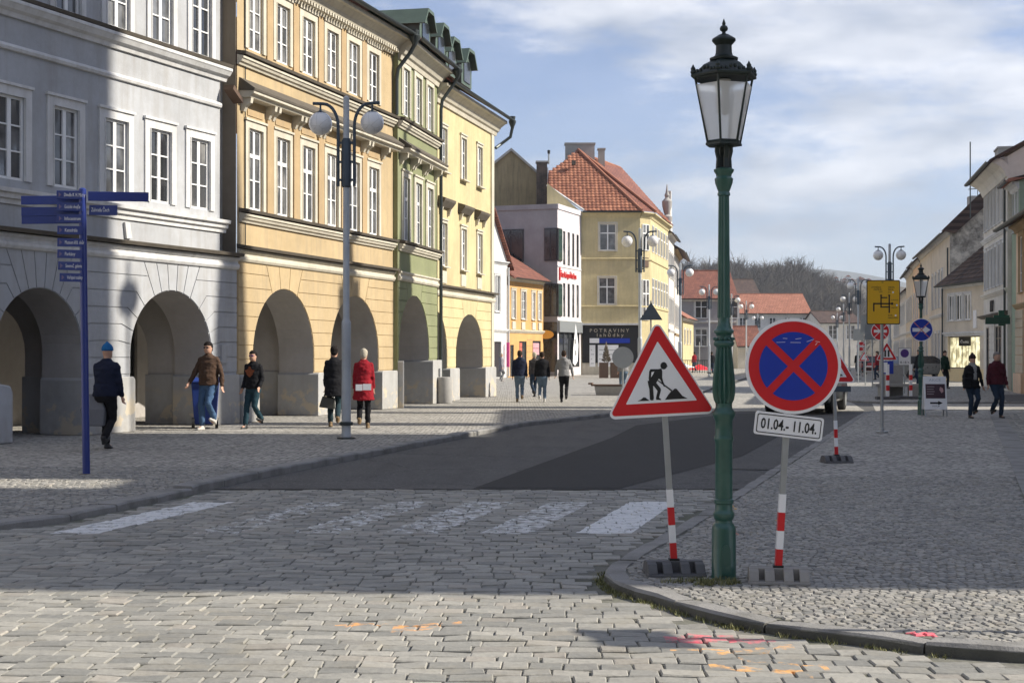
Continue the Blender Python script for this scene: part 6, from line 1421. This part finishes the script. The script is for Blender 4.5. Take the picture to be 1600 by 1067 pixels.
def person(label, loc, yaw, H=1.76, stride=.28, lead=1, arm=(.25, -.25), elbow=(.35, .35), top=None, trousers=None, shoes=None, hair=None, coat=0, hat=None, glasses=False, belly=0, female=False, fine=True, hood=False, skirt=0, hairlong=False, lean=0, lift=.12, hand_out=0, bulk=1.0, scarf=None, arm_spread=.12):
    """faces local -y.  Hips, knees and ankles follow a walking step; arms swing opposite."""
    r = thing('person', label, 'person', loc, yaw)
    k = H/1.78; vx = .0135 if fine else .021; nb = 1
    hipz = .93*k; sh = (.195 if not female else .175)*k*(.5+.5*bulk)
    def P(x, y, z): return Vector((x*k, y*k, z*k))
    legs = {}
    for s in (-1, 1):
        f = stride if s == lead else -stride
        hip = P(s*.09, 0, .93); an = P(s*.085, -f, .085+(lift if f < 0 else .0))
        d = an-hip; L1 = L2 = .435*k; D = min(d.length, L1+L2-.002); a = (L1*L1-L2*L2+D*D)/(2*D); hh = sqrt(max(L1*L1-a*a, 0)); u = d.normalized(); fw = Vector((0, -1, 0)); fw = (fw-u*fw.dot(u)).normalized()
        legs[s] = (hip, hip+u*a+fw*hh, hip+u*D, f)
    lo = R(lean); arms = {}
    shz = 1.425
    for i, s in enumerate((-1, 1)):
        S0 = P(s*(.168 if not female else .150)*(.6+.4*bulk), -sin(lo)*.5, shz); a = arm[i]; sp = arm_spread+(.04 if bulk > 1 else 0)
        el = S0+Vector((s*sin(sp)*.29*k, -sin(a)*.29*k, -cos(a)*.29*k)); b = a+elbow[i]; wr = el+Vector((s*sin(sp*.4)*.25*k, -sin(b)*.25*k, -cos(b)*.25*k)); arms[s] = (S0, el, wr)
    ty = -sin(lo)
    def torso(mb, g, z0=.90, z1=1.50, w=1.0):
        lv = [(.88,.155,.115),(.95,.165,.125),(1.05,.150+belly*.25,.112+belly),(1.15,.150+belly*.2,.112+belly*.9),(1.28,.172,.120+belly*.3),(1.38,.182,.118),(1.44,.165,.10),(1.49,.10,.075),(1.52,.065,.062)]
        rg = []
        for z, a, b in lv:
            if z < z0-.001: continue
            rg.append(ell((0, (ty*(z-.9))*k, z*k), (a*(.92 if female else 1)*bulk+g)*k, (b*bulk+g)*k))
        mb.loft(rg)
    # body: one continuous surface
    b = MB(); torso(b, -.012)
    hc = P(0, ty*.75-.015, 1.652); b.tube([P(0, ty*.6, 1.46), P(0, ty*.68-.005, 1.60)], .055*k, 12)
    hd = [(0.048,-.112),(.066,-.09),(.076,-.05),(.080,0),(.081,.04),(.074,.085),(.050,.114),(.022,.125)]
    b.loft([ell((hc.x, hc.y+(.0 if z > -.04 else -.012), hc.z+z*k), a*k, (a*1.22 if z > -.05 else a*1.15)*k, 16) for a, z in hd])
    b.prism([(-.0,-.115),(.0,-.115),(.0,-.1)], 0, .001) if False else None
    fy = hc.y-.088*k
    b.ball((hc.x, fy-.008*k, hc.z-.012*k), (.013*k,.018*k,.022*k), 8, 6); b.ball((hc.x, hc.y-.07*k, hc.z-.088*k), (.032*k,.024*k,.02*k), 10, 6); b.ball((hc.x, fy+.004, hc.z-.05*k), (.024*k,.012*k,.009*k), 8, 5)
    for s in (-1, 1): b.ball((hc.x+s*.076*k, hc.y+.008*k, hc.z-.008*k), (.010*k,.018*k,.030*k), 8, 6)
    for s in (-1, 1):
        S0, el, wr = arms[s]; limb(b, [S0, el, wr], [.045*k, .036*k, .026*k], 10); hand(b, wr, wr-el, s*-1, (0,-1,.15), k*.98)
        hip, kn, an, f = legs[s]; limb(b, [hip, kn, an], [.07*k, .05*k, .036*k], 10)
        b.ball((an.x, an.y-.05*k, an.z-.045*k), (.035*k,.10*k,.03*k), 10, 6)
    link('body', remesh(b, .0105 if fine else .017, 1), M['skin'], r)
    # face details
    e = MB()
    for s in (-1, 1): e.ball((hc.x+s*.028*k, fy+.012*k, hc.z+.010*k), (.011*k,.006*k,.006*k), 8, 5)
    obj('eyes', e, M['black'], r); obj('lips', MB().ball((hc.x, fy-.001*k, hc.z-.052*k), (.021*k,.008*k,.005*k), 8, 5), plain('lip', (.30,.12,.10), .5) if 'lip' not in M else M['lip'], r)
    if 'lip' not in M: M['lip'] = bpy.data.materials['lip']
    if glasses:
        g = MB()
        for s in (-1, 1): g.ball((hc.x+s*.031*k, fy-.004*k, hc.z+.010*k), (.028*k,.009*k,.019*k), 12, 8); g.tube([(hc.x+s*.058*k, fy, hc.z+.014*k), (hc.x+s*.078*k, hc.y, hc.z+.012*k)], .004*k, 5)
        g.tube([(hc.x-.02*k, fy-.008*k, hc.z+.014*k), (hc.x+.02*k, fy-.008*k, hc.z+.014*k)], .005*k, 5); obj('sunglasses', g, M['black'] if glasses is True else glasses, r)
    # trousers
    t = MB(); t.loft([ell((0, 0, z*k), (a*(1.04 if female else 1)*bulk)*k, (c*bulk)*k) for z, a, c in ((.80,.125,.11),(.86,.165,.13),(.93,.172,.135),(1.0,.165,.13),(1.03,.158,.122))])
    for s in (-1, 1):
        hip, kn, an, f = legs[s]; up = an+(kn-an)*.10; limb(t, [hip+Vector((0,0,-.03*k)), kn, kn.lerp(up, .55), up], [.098*k*bulk, .068*k, .064*k, .060*k], 14)
    me = remesh(t, vx, 2, .010*k, random.random()*9); link('trousers', me, trousers, r)
    for s in (-1, 1):
        hip, kn, an, f = legs[s]; m_ = MB(); rx = R(-25) if f < 0 else R(8 if stride > .15 else 0)
        m_.loft([ell((0, -.06+y*0, z), a, c, 14) for z, a, c, y in ((-.088,.046,.145,0),(-.070,.050,.148,0),(-.04,.046,.135,0))]); m_.loft([ell((0, -.03, -.05), .045, .10, 14), ell((0, .01, .0), .042, .062, 14), ell((0, .015, .045), .042, .045, 14)])
        o = link('shoe', remesh(m_, .012, 1), shoes, r, loc=an, rot=(rx, 0, 0)); o.scale = (k,)*3
    # top: jacket, jumper or coat
    j = MB(); torso(j, .020, z0=.95 if not coat else .88)
    if coat: j.loft([ell((0, 0, z*k), a*k*bulk, c*k*bulk) for z, a, c in ((.93-coat,.205+skirt,.165+skirt),(.80,.20+skirt*.6,.155+skirt*.5),(.93,.185,.148),(1.05,.172,.138))])
    else: j.loft([ell((0, 0, z*k), a*k*bulk, c*k*bulk+belly*.3) for z, a, c in ((.90,.180,.145),(.93,.188,.152),(1.0,.182,.146),(1.1,.172,.136))])
    for s in (-1, 1):
        S0, el, wr = arms[s]; limb(j, [S0+P(0,0,-.01), el, el.lerp(wr, .5), el.lerp(wr, .90)], [.064*k, .056*k, .050*k, .045*k], 14)
    j.loft([ell((0, ty*.6*k, z*k), a*k, a*1.05*k) for z, a in ((1.44,.13),(1.50,.085),(1.545,.072))])
    if hood: j.ball((0, ty*.6*k+.075*k, 1.50*k), (.115*k,.07*k,.07*k), 14, 8)
    link('jacket' if not coat else 'coat', remesh(j, vx, 2, .014*k, random.random()*9), top, r)
    if hair:
        h = MB(); h.loft([ell((hc.x, hc.y+oy*k, hc.z+z*k), a*k, c*k, 18) for z, a, c, oy in ((-.075 if not hairlong else -.15,.052,.05,.055),(-.03,.078,.082,.035),(.02,.089,.094,.018),(.06,.090,.106,.004),(.10,.072,.088,0),(.134,.034,.045,0))])
        link('hair', remesh(h, .011, 2, .006, 3.3), hair, r)
    if hat:
        h = MB(); h.loft([ell((hc.x, hc.y, hc.z+z*k), a*k, a*1.22*k, 18) for z, a in ((.022,.092),(.045,.096),(.07,.094),(.115,.076),(.155,.038))]); 
        if hat[1]: h.ball((hc.x+.0, hc.y+.01, hc.z+.165*k), .028*k*hat[1], 10, 8)
        link('knitted_hat', remesh(h, .011, 1, .004, 1.1), hat[0], r)
    if scarf: 
        q = MB(); q.loft([ell((0, ty*.6*k-.01, z*k), a*k, a*1.0*k) for z, a in ((1.43,.115),(1.49,.10),(1.55,.088),(1.57,.07))]); q.loft([ell((.02, -.135*k, z*k), .055*k, .03*k) for z in (1.08,1.2,1.35,1.48)]); link('scarf', remesh(q, .013, 2, .008, 5), scarf, r)
    r['arms'] = 0; del r['arms']
    return r, arms, k
def cloth(name, c, var=.15, sc=30): return plain(name, c, .9, var=var, sc=sc, bump=.002, spec=.2)
jeans = cloth('blue_denim', (.055,.105,.19), .35, 8); djeans = cloth('dark_denim', (.02,.035,.06), .4, 8); ldjeans = cloth('light_denim', (.12,.17,.23), .3, 8)
blk = cloth('black_cloth', (.010,.010,.012)); navy = cloth('navy_cloth', (.012,.016,.035)); brown = cloth('brown_fleece', (.075,.045,.030)); redc = cloth('dark_red_wool', (.24,.010,.018)); greyc = cloth('grey_jersey', (.24,.24,.24))
shoeb = plain('black_shoe_leather', (.012,.012,.012), .5); shoew = plain('pale_shoe', (.45,.43,.40), .6); shoebr = plain('tan_boot', (.17,.11,.05), .6)
hbr = cloth('brown_hair', (.035,.022,.014)); hdk = cloth('dark_hair', (.012,.009,.008)); hgr = cloth('grey_blond_hair', (.42,.38,.30)); hgrey = cloth('grey_hair', (.22,.20,.18))
greenc = cloth('dark_green_cloth', (.012,.035,.022)); whitep = plain('white_print', (.6,.6,.6))
# 1 walker in blue hat, seen from behind
x, y = G(160, 702); p, A1, k = person('person in a blue bobble hat and black jacket walking away by the grey pier', (x+.05, y, 0), R(168), 1.70, .22, 1, (.05, .45), (.25, .25), navy, blk, shoeb, None, hat=(cloth('bright_blue_wool', (.015,.12,.30)), .9), hood=False, bulk=1.18, lean=4)
w = A1[-1][2]
bg_ = tag(obj('shopping_bag', MB().loft([[(-.17,-.07,-.62),(.17,-.07,-.62),(.17,.07,-.62),(-.17,.07,-.62)],[(-.2,-.09,-.35),(.2,-.09,-.35),(.2,.09,-.35),(-.2,.09,-.35)],[(-.12,-.02,-.1),(.12,-.02,-.1),(.12,.02,-.1),(-.12,.02,-.1)]]), cloth('grey_bag_cloth', (.16,.165,.18)), None, loc=(PX(146,y-.02),y+.0,1.0), bevel=.02), 'grey cloth shopping bag hanging beside the person in the blue hat', 'bag')
# 2 man in brown hoodie
x, y = G(326, 671); person('man in a brown fleece, blue jeans and sunglasses walking towards the camera', (x, y, 0), R(-18), 1.80, .10, -1, (.28, -.12), (.35, .25), brown, jeans, shoew, hdk, glasses=True, belly=.05, bulk=1.12, arm_spread=.30)
x0, y0 = x, y; 
# 3 man in black printed top
x, y = G(396, 669); p3, _, k = person('man in a black top with orange print and purple sunglasses walking towards the camera', (x, y, 0), R(-22), 1.62, .21, -1, (-.05, -.1), (.5, .75), blk, cloth('petrol_denim', (.018,.045,.06)), shoeb, hdk, glasses=plain('purple_lens', (.08,.01,.18), .2), belly=.01, bulk=1.02)
obj('orange_print', MB().loft([[(a[0]*s, -.148+.004*(1-s), 1.18+a[1]*s) for a in [(.10*cos(t)*(1+.3*sin(5*t)), .09*sin(t)*(1+.3*cos(4*t))) for t in [2*pi*j/18 for j in range(18)]]] for s in (1, .1)]), plain('orange_shirt_print', (.22,.06,.02), .8, var=.8, sc=20), p3)
# 4 woman in black coat behind the lamp, 5 woman in red coat
x, y = G(522, 667); p4, A4, k = person('person in a long black coat, half behind the nearest globe lamp', (x, y, 0), R(185), 1.72, .18, 1, (.1, .05), (.15, .2), blk, cloth('teal_trousers', (.02,.04,.05)), shoebr, hdk, coat=.25, skirt=.02, female=True, lean=5)
hb_ = obj('handbag', MB().loft([[(-.17,-.06,0),(.17,-.06,0),(.17,.06,0),(-.17,.06,0)],[(-.13,-.04,.24),(.13,-.04,.24),(.13,.04,.24),(-.13,.04,.24)]]), plain('dark_olive_leather', (.05,.05,.04), .4), None, loc=(PX(511,y),y,.40), rot=(0,R(8),0), bevel=.02)
obj('bag_handle', MB().tube([(-.09,0,.24),(-.07,0,.40),(-.01,0,.46),(.05,0,.40),(.08,0,.24)], .010, 6), M['white_s'], hb_); tag(hb_, 'dark handbag with pale handles held by the person in the black coat', 'handbag')
x, y = G(568, 669); p5, _, k = person('woman with short grey blond hair in a dark red coat, seen from behind', (x, y, 0), R(182), 1.66, .13, -1, (.05, .05), (.1, .1), redc, blk, shoebr, hgr, coat=.30, skirt=.03, female=True, lean=5, bulk=1.05)
o = obj('white_papers', MB().box(-.17,.0,.175,.19,.80,.93).box(.01,.15,.175,.19,.79,.92), M['white_s'], p5)
# 6-9 group by the lemon house
x, y = G(812, 628); person('man in a dark blue hooded jacket and blue jeans, leftmost of the group walking away', (x, y, 0), R(180), 1.66, .05, 1, (0, 0), (.15, .15), navy, ldjeans, shoebr, hbr, hood=True, fine=False, bulk=1.15)
x, y = G(847, 628); person('man in black top, jeans and white shoes, middle of the group walking away', (x, y, 0), R(176), 1.62, .09, -1, (0, .1), (.15, .2), blk, ldjeans, shoew, hbr, fine=False, bulk=1.15)
x, y = G(881, 628); person('man in grey jumper and black trousers, rightmost of the group walking away', (x, y, 0), R(174), 1.66, .05, 1, (.12, .2), (.15, .25), greyc, blk, shoeb, hbr, fine=False, bulk=1.1, hood=True, arm_spread=.3)
x, y = G(835, 620); person('person in dark clothes stepping left behind the man with white shoes', (x, y, 0), R(200), 1.62, .2, -1, (.1, -.1), (.2, .2), cloth('dark_grey_cloth', (.05,.045,.045)), djeans, shoeb, hgr, fine=False)
# 10-11 couple on the right
x, y = G(1519, 653); p10, _, k = person('woman in a black jacket, grey scarf and bobble hat walking on the right pavement', (x, y, 0), R(8), 1.53, .05, -1, (.1, -.05), (.25, .3), blk, djeans, shoeb, hbr, hat=(cloth('dark_brown_wool', (.03,.02,.018)), 1.3), coat=.02, female=True, bulk=1.12, scarf=cloth('grey_scarf', (.28,.28,.27)), arm_spread=.32)
obj('shoulder_bag', MB().box(-.30,-.12,-.22,-.10,.72,.98), blk, p10, bevel=.03)
x, y = G(1557, 653); person('man in a dark red checked shirt walking beside the woman in the bobble hat', (x, y, 0), R(10), 1.60, .08, 1, (0, -.05), (.2, .35), cloth('maroon_check', (.075,.015,.022), .6, 24), djeans, shoeb, hgrey, bulk=1.12, arm_spread=.2)
# 12.. far figures
x, y = PX(1476,64), 64; person('person in a green jacket near the beige shop house', (x, y, 0), R(20), 1.7, .1, 1, (.1, .1), (.2, .2), greenc, blk, shoeb, hbr, fine=False, hairlong=True, female=True)
x, y = PX(975,56), 56; person('person in pale jeans behind the round sign back', (x, y, 0), R(200), 1.7, .12, 1, (.1, .1), (.2, .2), greyc, ldjeans, shoew, hbr, fine=False)
x, y = PX(783,80), 80; person('person in grey patterned clothes by the white gabled house', (x, y, 0), R(90), 1.6, .05, 1, (0, .1), (.2, .2), cloth('grey_pattern', (.2,.19,.21), .7, 12), greyc, shoew, hgr, fine=False, coat=.3)
x, y = PX(1436,66), 66; person('person in dark clothes passing behind the second lantern post', (x, y, 0), R(-60), 1.75, .2, 1, (.1, .1), (.2, .2), blk, djeans, shoeb, hbr, fine=False)
for i, (px, Y, c, lb) in enumerate(((1112,105,blk,'dark figure beside the lamp in front of the lilac house'), (1085,120,redc,'figure in red at the far café terrace'), (1371,85,redc,'figure in red far down the right pavement'), (1352,100,navy,'figure in navy far down the street near the small signs'), (1340,112,blk,'dark figure at the far end of the right pavement'))):
    person(lb, (PX(px,Y), Y, 0), R(170+i*40), 1.72, .12, 1, (.1, .1), (.2, .2), c, djeans, shoeb, hbr, fine=False)
# ================================================================ HILLS, WOODS, HAZE
t = NT('bare_wood'); P = t.pos(); v = t.noise(P, .5, 5); t.set('Base Color', t.mix(v, (.055,.045,.035), (.12,.10,.075))); t.set('Roughness', 1); bark = t.mat
def hill(name, prof, Y, depth, mat, z0=-3):
    """ridge seen at photo pixels prof, built as terrain rising from its foot to the crest at distance Y and falling behind"""
    rings = []
    for q, (u, kk) in enumerate(((-depth, 0), (-depth*.5, .55), (0, 1), (depth, .5), (depth*2, 0))):
        rings.append([(PX(x, Y)*(1), Y+u, max(z0, z0+(PZ(y, Y)-z0)*kk+(noise.noise(Vector((x*.05, u*.02, 1)))*2 if kk not in (0,) else 0))) for x, y in prof])
    o = struct(name, MB().loft(rings, close=False, cap=False), mat, smooth=True); return o
t = NT('wooded_hill_floor'); v = t.noise(t.pos(), .06, 6); t.set('Base Color', t.mix(v, (.06,.052,.038), (.12,.10,.07))); t.set('Roughness', 1); hf = t.mat
pr = [(700,475),(900,446),(1040,432),(1065,431),(1110,432),(1150,434),(1200,437),(1235,436),(1260,444),(1290,455),(1310,470),(1330,480),(1360,500),(1500,520)]
hill('wooded_hill', pr, 620, 130, hf)
rw = random.Random(11); tv = []
def branchy(mb, base, h, spread):
    x, y, z = base; mb.tube([(x,y,z),(x+rw.uniform(-.3,.3),y,z+h*.45)], [h*.022,h*.014], 4)
    for _ in range(34):
        a = rw.uniform(0,2*pi); e = rw.uniform(.25,1.35); l = h*rw.uniform(.25,.6); s = z+h*rw.uniform(.2,.5)
        p1 = (x+cos(a)*l*cos(e)*spread, y+sin(a)*l*cos(e)*spread, s+l*sin(e)); mb.tube([(x,y,s), p1], [h*.008,h*.004], 3)
        for _ in range(5):
            b = a+rw.uniform(-1,1); e2 = rw.uniform(.1,1.4); l2 = h*rw.uniform(.1,.25); f = rw.uniform(.4,1); q = (x+(p1[0]-x)*f, y+(p1[1]-y)*f, s+(p1[2]-s)*f)
            mb.tube([q, (q[0]+cos(b)*l2*cos(e2), q[1]+sin(b)*l2*cos(e2), q[2]+l2*sin(e2))], [h*.005,h*.0025], 3)
protos = []
for i in range(6):
    m_ = MB(); branchy(m_, (0,0,0), 10, 1.15); me = m_.mesh('bare_tree'); me.materials.append(bark); protos.append(me)
def zat(x):
    for (a, ya), (b, yb) in zip(pr, pr[1:]):
        if a <= x <= b: return ya+(yb-ya)*(x-a)/(b-a)
    return 500
mass = MB(); n = 0; bigt = []
for i in range(900):
    x = rw.uniform(1040, 1345); u = rw.random()**1.3; Y = 620-130*u*.95; kk = 1-(u*.95)*(.9 if u < .5 else 1); 
    z = -3+(PZ(zat(x),620)-(-3))*(1-.9*u if u < .5 else (.55-(u-.5)*1.1))
    bigt.append((x, Y, z, rw.uniform(5, 10)))
# the trees that stand out on the skyline are things, the rest is one wood
sky_t = [b for b in bigt if b[1] > 585][:60]; rest = [b for b in bigt if b not in sky_t]
for (x, Y, z, h) in sky_t:
    o = link('bare_tree', rw.choice(protos), None, None, loc=(PX(x,620)*Y/620, Y, z-1), rot=(0,0,rw.uniform(0,6))); s = h/8.5; o.scale = (s,s,s); tag(o, 'bare leafless tree on the crest of the wooded hill', 'tree', 'bare trees along the hill crest')
wm = bpy.data.meshes.new('bare_wood'); bm = bmesh.new()
import array
V, Fc = [], []
pv = [([tuple(v.co) for v in me.vertices], [tuple(p.vertices) for p in me.polygons]) for me in protos[:3]]
for (x, Y, z, h) in rest[:560]:
    vs, fs = rw.choice(pv); s = h/8.0; a = rw.uniform(0,6); ca, sa = cos(a)*s, sin(a)*s; b0 = len(V); X = PX(x,620)*Y/620
    V += [(X+q[0]*ca-q[1]*sa, Y+q[0]*sa+q[1]*ca, z-1+q[2]*s) for q in vs]; Fc += [tuple(b0+i for i in f) for f in fs]
wm.from_pydata(V, [], Fc); bm.free(); o = link('bare_woodland', wm, bark); tag(o, 'leafless woodland covering the hill behind the street end', 'woodland', kind='stuff')
t = NT('far_hill'); t.set('Base Color', t.mix(t.noise(t.pos(), .01, 6), (.05,.06,.05), (.10,.10,.08))); t.set('Roughness', 1)
hill('distant_hill', [(1000,470),(1100,450),(1200,432),(1262,421),(1290,420),(1330,425),(1360,430),(1410,440),(1500,470),(1600,480)], 3200, 700, t.mat, z0=-10)
for i in range(14):
    x = 1290+i*5+rw.uniform(-3,3); Y = 900; h_ = thing('hillside_house', 'tiny pale house among many on the distant slope above the street end', 'house', (PX(x,Y),Y,PZ(432+rw.uniform(0,14),Y)-2), 0, 'tiny houses on the distant slope'); obj('wall', MB().box(-1.6,1.6,-1.6,1.6,0,2.2), M['white'], h_); obj('roof', MB().prism([(-1.8,2.2),(1.8,2.2),(0,3.4)], -1.7, 1.7), M['tilelt'], h_)
hill('village_slope', [(1270,470),(1290,446),(1330,436),(1360,440),(1420,450),(1500,480)], 930, 150, hf)
hz = NT('thin_air'); hz.t.nodes.remove(hz.p); vol = hz.n('ShaderNodeVolumePrincipled'); vol.inputs['Color'].default_value = (.75,.82,.92,1); vol.inputs['Density'].default_value = .00022; vol.inputs['Anisotropy'].default_value = .2; hz.l(vol.outputs[0], hz.o.inputs['Volume'])
if HAZE:
    o = obj('haze', MB().box(-4500,6500,-400,5600,-12,260), hz.mat); tag(o, kind='stuff'); tag(o, 'thin pale haze of the open air', 'haze')

bpy.data.scenes.remove(_tmp)
